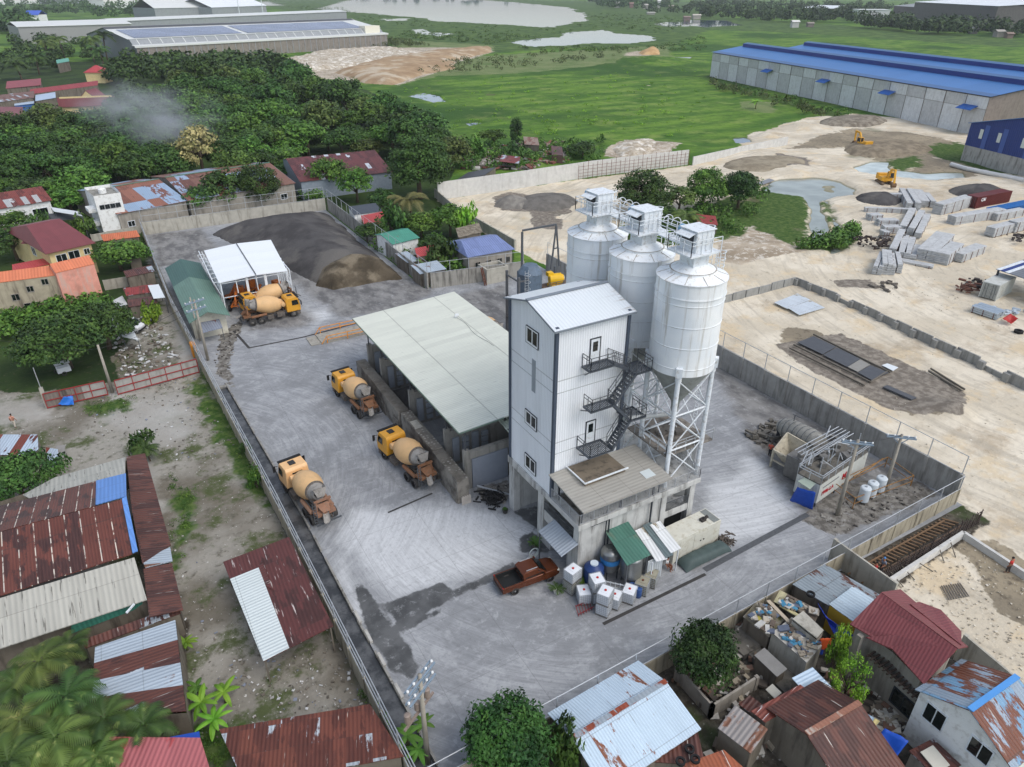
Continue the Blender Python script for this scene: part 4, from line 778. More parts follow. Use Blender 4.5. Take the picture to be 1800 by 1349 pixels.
lt = thing('lean_to', 'small grey sheet lean-to with clutter under it, at the gable end of the green-roofed hut', 'lean-to',(8.7,98.6,0)); b = MB(lt.location); b.slab([(7.2,96.5,1.9),(10.0,96.9,1.9),(10.0,98.8,2.5),(7.2,98.8,2.5)],.05); b.build('roof_sheet', corr('grey_sheet',(128,134,146),.12, period=.3), lt); b = MB(lt.location)
for x, y in ((7.3,96.7),(9.9,97.0)): b = MB(lt.location); b.beam((x, y,0),(x, y,1.95),.08); b.build('post', GREYST, lt)
# ================================================================ WEIGHBRIDGE
wb_ = thing('weighbridge', 'low steel weighbridge with orange guard rails by the bin shed', 'weighbridge',(27,91,0)); o = wb_.location
b = MB(o); b.box(21.2,88.9,.04,34.0,91.9,.28); b.box(19.8,89.0,.035,21.2,91.8,.14); b.build('deck', concrete('wb_deck',(160,156,146),(96,90,80),.5), wb_)
ORR = plain('rail_orange',(222,146,56),.5,.2,3,0,.4,.4,(140,96,60))
for y in (88.8,92.1):
    b = MB(o)
    for z in (.6,1.1): b.beam((22.0, y, z),(33.5, y, z),.09)
    for k in range(5): b.beam((22.0 + k * 2.87, y,.05),(22.0 + k * 2.87, y,1.12),.1)
    b.beam((22.0, y,1.1),(21.2, y,.1),.09); b.beam((21.6, y,.6),(21.2, y,.1),.07); b.build('guard_rail', ORR, wb_)
# ================================================================ BLUE BUCKET ELEVATOR, YELLOW MOTOR, GANTRY
be = thing('dust_collector', 'blue grey steel dust collector tower with a caged ladder behind the white tower', 'dust collector',(46.5,80,0)); o = be.location
BLS = plain('blue_grey_steel',(96,112,128),.5,.25,1.5,.1,.4,.4,(66,66,64))
hx = G(950,490,4); bx, by = 47.3,77.2
b = MB(o); b.prism([(bx - 1.1, by - 1.5),(bx + .9, by - 1.5),(bx + 1.4, by - 1.0),(bx + 1.4, by + 1.5),(bx - 1.1, by + 1.5)],2.5,9.3)
b.lathe([(0,1.75),(1.1,1.0)],(bx + .1, by,9.3),(0,0,1),8); b.lathe([(0,1.7),(2.2,.5)],(bx + .1, by,2.5),(0,0,-1),8); b.build('casing', BLS, be, bevel=.05)
b = MB(o)
for x, y in ((bx - 2.6, by - 1.6),(bx + 1.5, by - 1.6),(bx - 2.6, by + 1.6),(bx + 1.5, by + 1.6)): b.beam((x, y,0),(x, y,9.6 if x < bx else 6.5),.28)
for z in (3.0,6.0,9.0): b.beam((bx - 2.6, by - 1.6, z),(bx - 2.6, by + 1.6, z),.18); b.beam((bx - 2.6, by - 1.6, z),(bx - 1.0, by - 1.6, z),.18)
b.build('support_frame', plain('frame_steel',(92,94,96),.6,.3), be)
b = MB(o); lx, ly = bx - 1.5, by - 1.75
for s_ in (-.25,.25): b.beam((lx + s_, ly,.5),(lx + s_, ly,10.4),.05)
for k in range(28): b.beam((lx - .25, ly,.6 + k * .35),(lx + .25, ly,.6 + k * .35),.04)
for k in range(8):
    pts = [(lx - .4 * math.cos(t_ * math.pi), ly - .7 * math.sin(t_ * math.pi),3.2 + k * .95) for t_ in np.linspace(0,1,8)]
    for p0_, p1_ in zip(pts, pts[1:]): b.beam(p0_, p1_,.05)
b.build('caged_ladder', PIPE, be)
b = MB(o); b.box(bx + 1.6, by - 2.4,7.0, bx + 6.2, by + .4,7.12); b.build('deck', plain('rust_deck',(104,84,70),.8,.5,3), be)
b = MB(o); rail(b,(bx + 1.6, by - 2.4,7.12),(bx + 6.2, by - 2.4,7.12),1.1,4,.03); rail(b,(bx + 6.2, by - 2.4,7.12),(bx + 6.2, by + .4,7.12),1.1,2,.03); b.build('railing', GREYST, be)
b = MB(o)
for x, y in ((bx + 1.8, by - 2.3),(bx + 6.1, by - 2.3),(bx + 6.1, by + .3)): b.beam((x, y,0),(x, y,7),.22)
b.build('deck_leg', GREYST, be)
ym_ = thing('blower_motor', 'bright yellow cylindrical blower motor on the railed deck beside the blue steel tower', 'motor',(bx + 3.4, by - 1.0,7.12)); b = MB(ym_.location)
b.lathe([(0,.55),(.05,.75),(1.7,.8),(1.75,.6),(2.0,.6),(2.02,.35)],(bx + 2.6, by - .8,8.1),(1,-.3,0),18); b.cbox((bx + 3.4, by - 1,7.3),(1.6,1.2,.36)); b.cbox((bx + 2.7, by - .8,8.9),(.8,.7,.5)); b.build('body', plain('yellow_paint',(222,176,30),.45,.15), ym_)
b = MB(ym_.location); b.lathe([(0,.45),(.12,.45),(.14,.2)],(bx + 4.53, by - 1.38,8.1),(1,-.3,0),16); b.build('fan_cover', plain('fan_grey',(150,156,160),.4,.2), ym_)
ag = thing('gantry', 'dark steel A-frame gantry with a long beam above the blue steel tower', 'gantry',(bx + 3, by + 3,0)); b = MB(ag.location); ga, gb_ = G(978,396,12.5), G(918,408,12.0)
for s_ in (-.9,.9): b.beam((ga.x + s_, ga.y + s_ * .3,6.0),(ga.x, ga.y,12.5),.2)
b.beam((ga.x - .5, ga.y,9),(ga.x + .5, ga.y,9),.16); b.beam((gb_.x, gb_.y,12.2),(ga.x, ga.y,12.6),.2,.26); b.beam((gb_.x, gb_.y,0),(gb_.x, gb_.y,12.0),.26); b.beam((ga.x, ga.y,0),(ga.x, ga.y,6.2),.3); b.build('frame', GREYST, ag)
# concrete settling tank by the fence
ct = thing('settling_tank', 'block concrete settling tank with rusty pipes against the low fence', 'tank',(51,93,0)); c0 = G(872,497); b = MB(ct.location)
b.box(c0.x - 1.8, c0.y - .2,0, c0.x + 2.2, c0.y + .1,2.6); b.box(c0.x - 1.8, c0.y + .1,0, c0.x - 1.5, c0.y + 3,2.6); b.box(c0.x + 1.9, c0.y + .1,0, c0.x + 2.2, c0.y + 3,2.6); b.box(c0.x - 1.5, c0.y + 2.7,0, c0.x + 1.9, c0.y + 3,2.6); b.box(c0.x - 1.5, c0.y + .1,0, c0.x + 1.9, c0.y + 2.7,1.9)
for z in (.85,1.7): b.box(c0.x - 1.84, c0.y - .24, z, c0.x + 2.24, c0.y - .2, z + .07)
b.build('wall', CONC2, ct, bevel=.03); b = MB(ct.location); b.tube((c0.x - 2.3, c0.y - .4,0),(c0.x - 2.7, c0.y + .2,3.0),.08); b.tube((c0.x - 2.0, c0.y - .4,0),(c0.x - 2.4, c0.y + .2,3.0),.08)
for k in range(7): b.beam((c0.x - 2.35 - k * .05, c0.y - .35 + k * .08,.3 + k * .4),(c0.x - 2.05 - k * .05, c0.y - .35 + k * .08,.3 + k * .4),.05)
b.build('ladder', RUSTM, ct)
# ================================================================ MIXER TRUCKS (x forward)
DRUM = plain('drum_cream',(216,176,126),.5,.14,.8,0,.35,.35,(176,150,112)); CABY = plain('cab_yellow',(214,154,46),.4,.12,1.5,0,.45,.3,(170,130,84)); CABP = plain('cab_peach',(232,186,132),.4,.1,1.5,0,.45,.25,(190,158,122))
CHS = plain('chassis_grime',(98,92,86),.8,.45,3,0,.2,.6,(140,132,122)); MOUTH = plain('mouth_grey',(150,146,140),.7,.4,2,0,.3,.6,(104,98,90)); TYRE = plain('dusty_tyre',(66,64,62),.9,.3,4)
def wheel(root, x, y, r, w, rimm, name='wheel'):
    t = bpy.data.objects.new(name, None)
    b = MB(); s_ = 1 if y > 0 else -1; b.lathe([(0, r * .62),(0, r * .94),(w * .12, r),(w * .88, r),(w, r * .94),(w, r * .62)],(x, y - s_ * w / 2, r),(0, s_,0),20, caps=False); o_ = b.build(name, TYRE, root, smooth='auto')
    b = MB(); b.lathe([(0, r * .62),(.04, r * .3),(.14, r * .2),(.16, r * .05)],(x, y - s_ * w * .1, r),(0, s_,0),14); b.build('rim', rimm, o_); return o_
def mixer(label, x, y, rz, cabm, det=True):
    t = thing('mixer_truck', label, 'mixer truck',(x, y,0.03), rz, 'concrete mixer trucks'); RIM = plain('rim_grey',(140,136,130),.6,.3)
    b = MB(); 
    for s_ in (-.42,.42): b.beam((-4.1, s_,1.0),(3.9, s_,1.0),.14,.3)
    for k in range(7): b.beam((-3.9 + k * 1.15,-.42,1.0),(-3.9 + k * 1.15,.42,1.0),.12,.2)
    b.cbox((1.25,.95,.85),(1.0,.6,.6)); b.cbox((1.3,-.95,.85),(1.1,.6,.55)); b.cbox((-.2,-1.0,.8),(.9,.4,.5)); b.cbox((3.95,0,.62),(.5,2.4,.5)); b.build('chassis', CHS, t, bevel=.02)
    # cab: side profile extruded, sides pulled in towards the roof
    pr = [(2.25,.95),(4.28,.95),(4.3,1.75),(4.12,2.75),(3.85,3.02),(2.45,3.02),(2.25,2.75)]
    b = MB(); w = 1.22; A = []; B_ = []
    for px_, pz in pr: q = w - (.12 if pz > 2.6 else 0); A.append(b.P((px_,-q, pz))); B_.append(b.P((px_, q, pz)))
    b.fi(A); b.fi(B_[::-1]); n = len(pr)
    for i in range(n): j = (i + 1) % n; b.fi((A[j], A[i], B_[i], B_[j]))
    cab = b.build('cab', cabm, t, bevel=.07)
    b = MB(); b.face([(4.31,-1.06,1.85),(4.31,1.06,1.85),(4.15,1.0,2.68),(4.15,-1.0,2.68)]); b.build('windscreen', GLASS, cab)
    for s_ in (-1,1):
        b = MB(); b.face([(3.1, s_ * 1.235,1.9),(4.05, s_ * 1.235,1.9),(3.95, s_ * 1.145,2.62),(3.1, s_ * 1.145,2.62)][::s_]); b.build('side_window', GLASS, cab)
        b = MB(); b.beam((4.05, s_ * 1.2,2.6),(4.35, s_ * 1.5,2.5),.04); b.cbox((4.35, s_ * 1.5,2.2),(.1,.25,.65)); b.build('mirror', BLACK, cab)
        b = MB(); b.cbox((4.27, s_ * .95,1.15),(.08,.4,.22)); b.build('headlight', plain('lamp_glass',(210,210,200),.2,.1), cab)
    b = MB(); b.cbox((2.23,0,2.3),(.05,1.0,.45)); b.build('rear_window', GLASS, cab)
    b = MB(); b.cbox((3.2,.1,3.06),(.7,.62,.09)); b.build('roof_hatch', plain('hatch_dark',(50,48,46),.5,.2), cab, bevel=.03)
    b = MB(); b.cbox((4.08,0,3.0),(.35,2.3,.12)); b.build('sun_visor', BLACK, cab, bevel=.03)
    b = MB(); b.lathe([(0,.25),(.05,.34),(1.75,.34),(1.8,.25)],(1.95,-.9,2.15),(0,1,0),16); b.build('water_tank', cabm if cabm is CABP else DRUM, t, smooth='auto')
    ax_ = Vector((-1,0,.2)).normalized(); o_ = Vector((1.75,0,2.0))
    b = MB(); b.lathe([(0,.2),(.02,.66),(.5,.98),(1.2,1.22),(1.9,1.3),(2.5,1.26),(3.2,1.06),(3.75,.86)], o_, ax_,32); b.build('drum', DRUM, t, smooth='auto')
    b = MB(); b.lathe([(3.62,.92),(3.66,.97),(3.8,.94),(3.82,.84)], o_, ax_,32, caps=False); b.build('drum_ring', CHS, t)
    b = MB(); b.lathe([(3.76,.84),(4.5,.58),(4.56,.56),(4.56,.46),(4.1,.4)], o_, ax_,28, caps=False); b.build('drum_mouth', MOUTH, t, smooth='auto')
    b = MB(); e = o_ + ax_ * 4.1; b.lathe([(0,.42),(.05,.3)], e, ax_,20); b.build('drum_opening', BLACK, t)
    b = MB(); q = o_ + ax_ * 4.75
    b.face([(q.x + .55,-.55, q.z + .55),(q.x - .15,-.6, q.z + .75),(q.x - .3,-.35, q.z - .05),(q.x + .3,-.3, q.z - .1)]); b.face([(q.x + .55,.55, q.z + .55),(q.x + .3,.3, q.z - .1),(q.x - .3,.35, q.z - .05),(q.x - .15,.6, q.z + .75)]); b.face([(q.x - .15,-.6, q.z + .75),(q.x - .15,.6, q.z + .75),(q.x - .3,.35, q.z - .05),(q.x - .3,-.35, q.z - .05)])
    b.build('charge_hopper', MOUTH, t)
    b = MB(); b.prism([(-3.9,-.9),(-2.9,-1.0),(-2.7,.0),(-2.9,1.0),(-3.9,.9)],1.3,1.55); b.beam((-3.3,-.75,1.2),(-3.2,-.6,2.6),.2); b.beam((-3.3,.75,1.2),(-3.2,.6,2.6),.2); b.face([(-3.2,-.6,2.2),(-4.0,-.35,1.7),(-4.0,.35,1.7),(-3.2,.6,2.2)]); b.beam((-3.25,-.8,2.55),(-3.25,.8,2.55),.2); b.build('rear_frame', ORGD if cabm is CABY else plain('peach_grime',(146,108,86),.7,.4,3,0,.2,.95,(124,110,98)), t)
    b = MB(); 
    for k in range(6): a0, a1 = -1.2 + k * .4,-.8 + k * .4; b.face([(-3.7,.3 * math.sin(a0),1.85 - .3 * math.cos(a0)),(-3.7,.3 * math.sin(a1),1.85 - .3 * math.cos(a1)),(-4.7,.35 + .34 * math.sin(a1),1.3 - .3 * math.cos(a1)),(-4.7,.35 + .34 * math.sin(a0),1.3 - .3 * math.cos(a0))])
    b.build('chute', MOUTH, t)
    b = MB(); b.beam((-4.2,-1.2,.75),(-4.2,1.2,.75),.12); 
    for s_ in (-.5,-.2,.2,.5): b.beam((-4.15, s_,.75),(-4.1, s_,1.4),.05)
    b.beam((-3.95,.9,.8),(-3.85,.9,3.0),.05); b.beam((-3.95,1.2,.8),(-3.85,1.2,3.0),.05)
    for k in range(7): b.beam((-3.94,.9,.95 + k * .3),(-3.94,1.2,.95 + k * .3),.04)
    b.build('rear_ladder', GREYST, t)
    for s_ in (-1,1):
        b = MB(); b.lathe([(0,.12),(.05,.2),(2.2,.2),(2.25,.12)],(-2.9, s_ * 1.0,1.3),(1,0,.02),12); b.build('side_fender', ORGD if cabm is CABY else plain('fender_tan',(150,116,94),.6,.3), t, smooth='auto')
        for x_ in (3.25,-1.5,-2.85): wheel(t, x_, s_ * 1.0,.52,.34 if x_ > 0 else .5, RIM)
    return t
mixer('peach-cabbed mixer truck parked along the wet drain channel',10.05,55.6, R(98), CABP)
mixer('yellow-cabbed mixer truck at the far end of the block wall with its door open',20.0,70.9, R(96), CABY)
mixer('yellow-cabbed mixer truck by the tower end of the block wall',20.3,56.0, R(98), CABY)
mixer('yellow mixer truck seen side-on in front of the white canopy shed',17.2,100.9, R(3), CABY)
mixer('mixer truck tucked behind the side-on one, its drum mouth towards the gravel heap',18.2,105.0, R(186), CABY)
mixer('orange mixer truck mostly hidden behind the pale green bin roof',41.2,78.5, R(100), CABY)
# ================================================================ PICKUP (x forward)
def pickup(label, x, y, rz):
    t = thing('pickup_truck', label, 'pickup',(x, y,.03), rz); BRZ = plain('bronze_paint',(100,54,32),.25,.08,1,.35,.6)
    def loft(name, secs, mat, parent, bevel=0):
        b = MB(); R_ = []
        for x_, hw, z0, z1, hw2 in secs: R_.append([b.P(q) for q in ((x_,-hw, z0),(x_,-hw, z0 + (z1 - z0) * .6),(x_,-hw2, z1),(x_, hw2, z1),(x_, hw, z0 + (z1 - z0) * .6),(x_, hw, z0))])
        for A, B_ in zip(R_, R_[1:]):
            for k in range(6): b.fi((A[k], B_[k], B_[(k + 1) % 6], A[(k + 1) % 6]))
        b.fi(R_[0][::1]); b.fi(R_[-1][::-1]); return b.build(name, mat, parent, bevel=bevel, smooth='auto')
    loft('body',[(-.55,.92,.5,1.12,.86),(.9,.94,.5,1.14,.88),(1.4,.94,.48,1.16,.86),(2.2,.93,.48,1.08,.8),(2.6,.84,.5,.98,.66),(2.72,.7,.52,.85,.55)], BRZ, t,.03)
    cab = loft('cab',[(-.7,.84,1.08,1.62,.72),(-.45,.84,1.1,1.8,.7),(.4,.84,1.1,1.82,.7),(.75,.84,1.1,1.74,.68),(1.5,.84,1.1,1.16,.8)], BRZ, t,.03)
    for nm, pts in (('windscreen',[(1.47,-.72,1.2),(1.47,.72,1.2),(.84,.62,1.7),(.84,-.62,1.7)]),('rear_window',[(-.715,.66,1.25),(-.715,-.66,1.25),(-.66,-.6,1.6),(-.66,.6,1.6)])):
        b = MB(); b.face(pts); ob = b.build(nm, GLASS, cab)
        ob.location = (.02 if nm == 'windscreen' else -.02,0,.02)
    for s_ in (-1,1):
        b = MB(); b.face([(-.5, s_ * .83,1.28),(1.15, s_ * .83,1.28),(.7, s_ * .735,1.66),(-.4, s_ * .725,1.68)][::s_]); ob = b.build('side_window', GLASS, cab); ob.location = (0, s_ * .03,0)
        b = MB(); b.beam((-.35, s_ * .6,1.86),(.65, s_ * .6,1.86),.05); b.build('roof_rail', PIPE, cab)
        b = MB(); b.cbox((1.2, s_ * 1.0,1.28),(.14,.22,.18)); b.build('mirror', BRZ, cab)
        b = MB(); b.cbox((-2.56, s_ * .83,.98),(.06,.16,.34)); b.build('tail_lamp', plain('red_lamp',(170,24,20),.3,.05), t)
        b = MB(); b.cbox((2.55, s_ * .66,.86),(.2,.34,.16)); b.build('headlight', plain('lamp_glass',(210,210,200),.2,.1), t)
        for x_ in (1.75,-1.5): wheel(t, x_, s_ * .8,.38,.26, plain('alloy',(150,150,150),.35,.1,1,.7))
    b = MB(); 
    for s_ in (-1,1): b.box(-2.55, s_ * .92,.55,-.5, s_ * .8,1.12)
    b.box(-2.6,-.92,.55,-2.5,.92,1.1); b.box(-2.55,-.82,.5,-.5,.82,.6); b.build('bed', BRZ, t, bevel=.03)
    b = MB(); b.box(-2.49,-.79,.6,-.52,.79,.68); b.box(-2.49,-.8,.6,-.52,-.76,1.14); b.box(-2.49,.76,.6,-.52,.8,1.14); b.box(-2.49,-.76,.6,-2.45,.76,1.13); b.build('bed_liner', plain('liner_black',(34,36,36),.6,.2), t)
    b = MB(); b.box(-2.72,-.8,.42,-2.58,.8,.6); b.build('rear_bumper', GREYST, t)
    return t
pickup('bronze double-cab pickup truck with an open black bed parked by the control building',22.6,36.75, R(-3))
# ================================================================ IBC TOTES, TANKS, DRUMS, GENERATOR
IBCW = plain('ibc_white',(226,230,234),.5,.08,1); IBCD = plain('ibc_dirty',(156,152,134),.6,.25,2,0,.3,.6,(110,104,88)); REDC = plain('red_cap',(178,36,34),.5,.1)
def ibc(label, x, y, z, rz, tm=IBCW, proto={}):
    key = tm.name
    if key in proto: return dup(proto[key],(x, y, z), rz, None, label)
    t = thing('ibc_tote', label, 'liquid tote',(x, y, z), rz, 'liquid totes beside the control building')
    b = MB(); b.box(-.56,-.46,.17,.56,.46,1.12); b.box(-.3,-.3,1.12,.3,.3,1.15); b.build('tank', tm, t, bevel=.06)
    b = MB(); b.box(-.6,-.5,.1,.6,.5,.15)
    for x_ in (-.5,0,.5): b.box(x_ - .07,-.5,0, x_ + .07,.5,.1)
    b.build('pallet', plain('pallet_grey',(120,116,108),.7,.3), t); b = MB()
    for k in range(6):
        z_ = .2 + k * .185
        for s_ in (-1,1): b.beam((-.6, s_ * .5, z_),(.6, s_ * .5, z_),.022); b.beam((s_ * .6,-.5, z_),(s_ * .6,.5, z_),.022)
    for k in range(8):
        u = -.6 + k * 1.2 / 7
        for s_ in (-1,1): b.beam((u, s_ * .5,.12),(u, s_ * .5,1.14),.022)
    for k in range(7):
        u = -.5 + k / 6
        for s_ in (-1,1): b.beam((s_ * .6, u,.12),(s_ * .6, u,1.14),.022)
    b.build('cage', PIPE, t); b = MB(); b.tube((0,0,1.14),(0,0,1.2),.1,12); b.build('cap', REDC if tm is IBCW else RUSTM, t)
    proto[key] = freeze(t); return t
for x, y, z, rz, m_, lab in ((25.35,34.15,.04,.25, IBCD, 'grimy lower tote under the one beside the white flower pot'),(25.35,34.15,1.2,.25, IBCW, 'white tote stacked on a grimy one beside the white flower pot'),
    (25.5,32.75,.04,1.2, IBCW, 'small-looking white tote between the flower pot stack and the taller pair'),(26.45,32.35,.04,1.35, IBCW, 'lower tote of the stack touching the big blue tank'),(26.45,32.35,1.2,1.35, IBCW, 'upper tote of the stack touching the big blue tank'),
    (26.2,30.95,.04,.55, IBCW, 'lower tote of the stack standing outermost on the yard'),(26.2,30.95,1.2,.55, IBCW, 'bright white tote on top of the outermost stack on the yard'),(27.35,31.15,.04,.6, IBCW, 'white tote with two caps, just beside the outermost stack'),
    (28.7,31.0,.04,.6, IBCW, 'white tote standing beside the small blue drums'),(30.2,31.2,.04,.6, IBCD, 'dirty tan tote next to the small blue drums'),(31.35,31.5,.04,.6, IBCD, 'dirty tan tote at the end of the row, by the shed')):
    ibc(lab, x, y, z, rz, m_)
BLUT = plain('blue_tank',(38,62,112),.45,.12,1.5)
t = thing('blue_tank', 'big dark blue plastic water tank with a pale lid behind the totes', 'water tank',(27.15,33.75,0)); b = MB(t.location); b.lathe([(0,.78),(.05,.82),(.6,.82),(.65,.86),(.75,.82),(1.4,.82),(1.45,.86),(1.55,.82),(1.95,.8),(2.3,.4)],(27.15,33.75,.03),(0,0,1),28); b.build('body', BLUT, t, smooth='auto'); b = MB(t.location); b.tube((27.15,33.75,2.32),(27.15,33.75,2.44),.33,18); b.build('lid', plain('lid_pale',(196,208,216),.5,.1), t)
for x, y, lab in ((29.35,31.45, 'blue plastic drum standing nearer the green awning'),(29.55,30.9, 'blue plastic drum with dull patches at the yard edge')):
    t = thing('plastic_drum', lab, 'drum',(x, y,.03),0, 'blue drums among the totes'); b = MB(t.location); b.lathe([(0,.27),(.03,.29),(.3,.29),(.32,.305),(.36,.29),(.6,.29),(.62,.305),(.66,.29),(.9,.29),(.93,.26)],(x, y,.03),(0,0,1),18); b.build('body', plain('drum_blue',(52,84,140),.5,.2,4), t, smooth='auto'); b = MB(t.location); b.tube((x + .12, y,.95),(x + .12, y,.99),.05,8); b.build('bung', BLUT, t)
gn = thing('generator_box', 'beige container-like generator box with a dark exhaust stub on its roof', 'generator',(37,33.3,0), R(2)); BEI = plain('beige_paint',(208,206,192),.5,.15,1.5,0,.35,.5,(160,148,116)); b = MB(); b.box(-2.7,-.95,.15,2.7,.95,2.5); b.box(-2.65,-.9,0,2.65,.9,.15); b.build('body', BEI, gn, bevel=.03)
b = MB(); b.box(1.9,-.85,2.5,2.6,.85,2.52); b.build('roof_grille', plain('grille_grey',(126,130,126),.6,.3,6), gn); b = MB(); b.tube((1.3,-.2,2.5),(1.3,-.2,2.75),.12); b.tube((1.3,-.2,2.72),(1.65,-.3,2.95),.14); b.cbox((1.25,-.15,2.62),(.5,.4,.22)); b.build('exhaust', plain('exhaust',(62,58,54),.7,.4), gn); b = MB()
for x_ in (-2,-.4): b.box(x_,-.97,.4, x_ + 1.3,-.95,2.3)
b.build('side_door', BEI, gn); b = MB(); b.cbox((.4,-.98,1.3),(.12,.05,.12)); b.cbox((.75,-.98,1.3),(.12,.05,.12)); b.build('handle', BLACK, gn)
t = thing('tarp_pile', 'dark green tarpaulin over a low pile beside the generator box', 'tarpaulin',(37.3,31.6,0)); X_, Y_ = np.meshgrid(np.linspace(-2.6,2.6,27), np.linspace(-.75,.75,10)); Z_ = .75 * np.clip(1 - (np.abs(Y_) / .8) ** 4,0,1) * np.clip(1 - (np.abs(X_) / 2.7) ** 8,0,1) + vnoise(X_ + 20, Y_,.8,3) * .25 - .05; ii = np.arange(270).reshape(10,27); tp_ = bpy.data.objects.new('sheet', np_mesh('sheet', np.stack([X_, Y_, Z_],-1).reshape(-1,3), np.stack([ii[:-1, :-1], ii[:-1,1:], ii[1:,1:], ii[1:, :-1]],-1).reshape(-1,4), plain('tarp_green',(70,84,82),.6,.35,2))); COL.objects.link(tp_); tp_.parent = t
t = thing('brush_pile', 'tangled heap of offcuts at the end of the dark green tarpaulin', 'scrap heap',(40.2,32.1,0)); b = MB(t.location)
for i in range(60): a = rnd.uniform(0,6.3); c0 = Vector((40.2 + rnd.gauss(0,.4),32.1 + rnd.gauss(0,.4), rnd.uniform(.05,.6))); d_ = Vector((math.cos(a), math.sin(a), rnd.uniform(-.3,.3))) * rnd.uniform(.2,.5); b.beam(c0 - d_, c0 + d_, rnd.uniform(.04,.1))
b.build('scrap', plain('scrap_brown',(92,84,76),.8,.5,5), t)
t = thing('metal_gate_panel', 'white pipe gate panel leaning by the steel water tanks', 'gate panel',(28.2,32.2,0)); b = MB(t.location)
for z in (.1,.55,1.0): b.beam((27.4,33.0, z),(28.7,31.6, z),.06)
for k in range(6): q_ = Vector((27.4,33.0,0)).lerp(Vector((28.7,31.6,0)), k / 5); b.beam(q_, q_ + Vector((0,0,1.1)),.05)
b.build('frame', WHITEST, t)
t = thing('hose_coil', 'pale hose coil on a stand beside the control building corner', 'hose',(24.4,38.6,0)); b = MB(t.location)
for k in range(3):
    for i in range(14): a0, a1 = i * .4488,(i + 1) * .4488; rr = .38 + .05 * k; b.tube((24.4 + rr * math.cos(a0),38.6 - .05 * k,.95 + rr * math.sin(a0)),(24.4 + rr * math.cos(a1),38.6 - .05 * k,.95 + rr * math.sin(a1)),.035,5)
b.build('coil', plain('hose_pale',(190,200,196),.5,.1), t); b = MB(t.location); b.beam((24.4,38.55,0),(24.4,38.55,.95),.08); b.beam((23.4,38.4,.6),(24.4,38.6,.9),.06); b.build('stand', PIPE, t)
t = thing('red_rack', 'low tangled red metal rack on the ground below the totes', 'rack',(25.0,32.1,0)); b = MB(t.location)
for k in range(6): b.beam((24.2 + k * .25,31.5,.1),(24.5 + k * .25,32.4,.3),.05)
b.beam((24.2,31.6,.2),(25.7,31.6,.25),.06); b.beam((24.5,32.3,.3),(25.9,32.3,.3),.06); b.build('frame', plain('red_frame',(132,58,60),.6,.3), t)
# ================================================================ VEGETATION
def leaf_quads(rs, pos, nrm, size, asp=.55, jit=.6):
    n = len(pos); nrm = nrm + rs.normal(0, jit,(n,3)); nrm /= np.linalg.norm(nrm, axis=1)[:, None] + 1e-9
    t = rs.normal(0,1,(n,3)); t -= nrm * (t * nrm).sum(1)[:, None]; t /= np.linalg.norm(t, axis=1)[:, None] + 1e-9; b = np.cross(nrm, t)
    s = (size * rs.uniform(.65,1.35, n))[:, None]
    v = np.stack([pos - t * s, pos + b * s * asp - nrm * s * .12, pos + t * s, pos - b * s * asp - nrm * s * .12],1).reshape(-1,3)
    return v, np.arange(n * 4).reshape(n,4)
def crown_pts(rs, nclump, nleaf, shape=(1,1,.8), cr=.3, low=-.45, spread=.78):
    P_, N_, A_ = [],[],[]
    k = 0
    while k < nclump:
        d = rs.normal(0,1,3); d /= np.linalg.norm(d)
        if d[2] < low: continue
        r = rs.uniform(.5,1.0) ** .6 * spread; c = d * r * np.array(shape); q = cr * rs.uniform(.7,1.3)
        m = int(nleaf / nclump * rs.uniform(.7,1.3)); e = rs.normal(0,1,(m,3)); e /= np.linalg.norm(e, axis=1)[:, None]; e[:,2] = np.abs(e[:,2]) * rs.choice([1,1,1,-.6], m); rr = q * rs.uniform(.55,1.05, m)[:, None]
        P_.append(c + e * rr * np.array([1,1,.75])); N_.append(e * .8 + d * .3 + np.array([0,0,.5])); A_.append(np.full(m, rs.uniform(.2,.8)) + rs.uniform(-.25,.25, m)); k += 1
    return np.concatenate(P_), np.concatenate(N_), np.concatenate(A_)
BARK = plain('bark',(92,80,66),.9,.4,4)
LV = {'dark': leafmat('leaf_dark',(38,62,26),(66,92,38),(90,112,50)), 'mid': leafmat('leaf_mid',(52,82,30),(86,116,44),(116,142,60)), 'olive': leafmat('leaf_olive',(58,76,36),(88,102,48),(112,118,64)),
      'tan': leafmat('leaf_tan',(122,122,72),(164,152,104),(186,172,126)), 'bright': leafmat('leaf_bright',(84,122,34),(122,156,48),(150,176,62)), 'deep': leafmat('leaf_deep',(32,58,26),(54,84,34),(78,106,46))}
PROTO = {}
def tree_proto(key, seed, leaf, nclump, nleaf, shape, cr, lsize, trunk_h=1.0, low=-.45):
    rs = np.random.RandomState(seed); p, n, a = crown_pts(rs, nclump, nleaf, shape, cr, low); v, f = leaf_quads(rs, p, n, lsize)
    me = np_mesh('crown', v + np.array([0,0, trunk_h]), f, LV[leaf], {'leaf': np.clip(a,0,1)}, False)
    r = thing(key, 'tree', 'tree',(0,0,-500)); c = bpy.data.objects.new('crown', me); COL.objects.link(c); c.parent = r
    b = MB(); top = Vector((.04,.02, trunk_h)); b.lathe([(0,.085),(trunk_h * .5,.06),(trunk_h,.045)],(0,0,-.02), top,7)
    for k in range(6):
        a_ = k * 1.05 + rs.uniform(0,.5); e = Vector((math.cos(a_) * .5 * shape[0], math.sin(a_) * .5 * shape[1], trunk_h + rs.uniform(-.1,.35))); s_ = Vector((0,0, trunk_h * rs.uniform(.5,.85))); b.tube(s_, e,.035,5,.012)
    b.build('trunk', BARK, r, smooth=True); PROTO[key] = freeze(r); return r
for i in range(4): tree_proto('broadleaf_tree',11 + i, 'dark' if i % 2 else 'mid',34,2000,(1,1,.82),.34,.075,1.05); PROTO['b%d' % i] = PROTO.pop('broadleaf_tree')
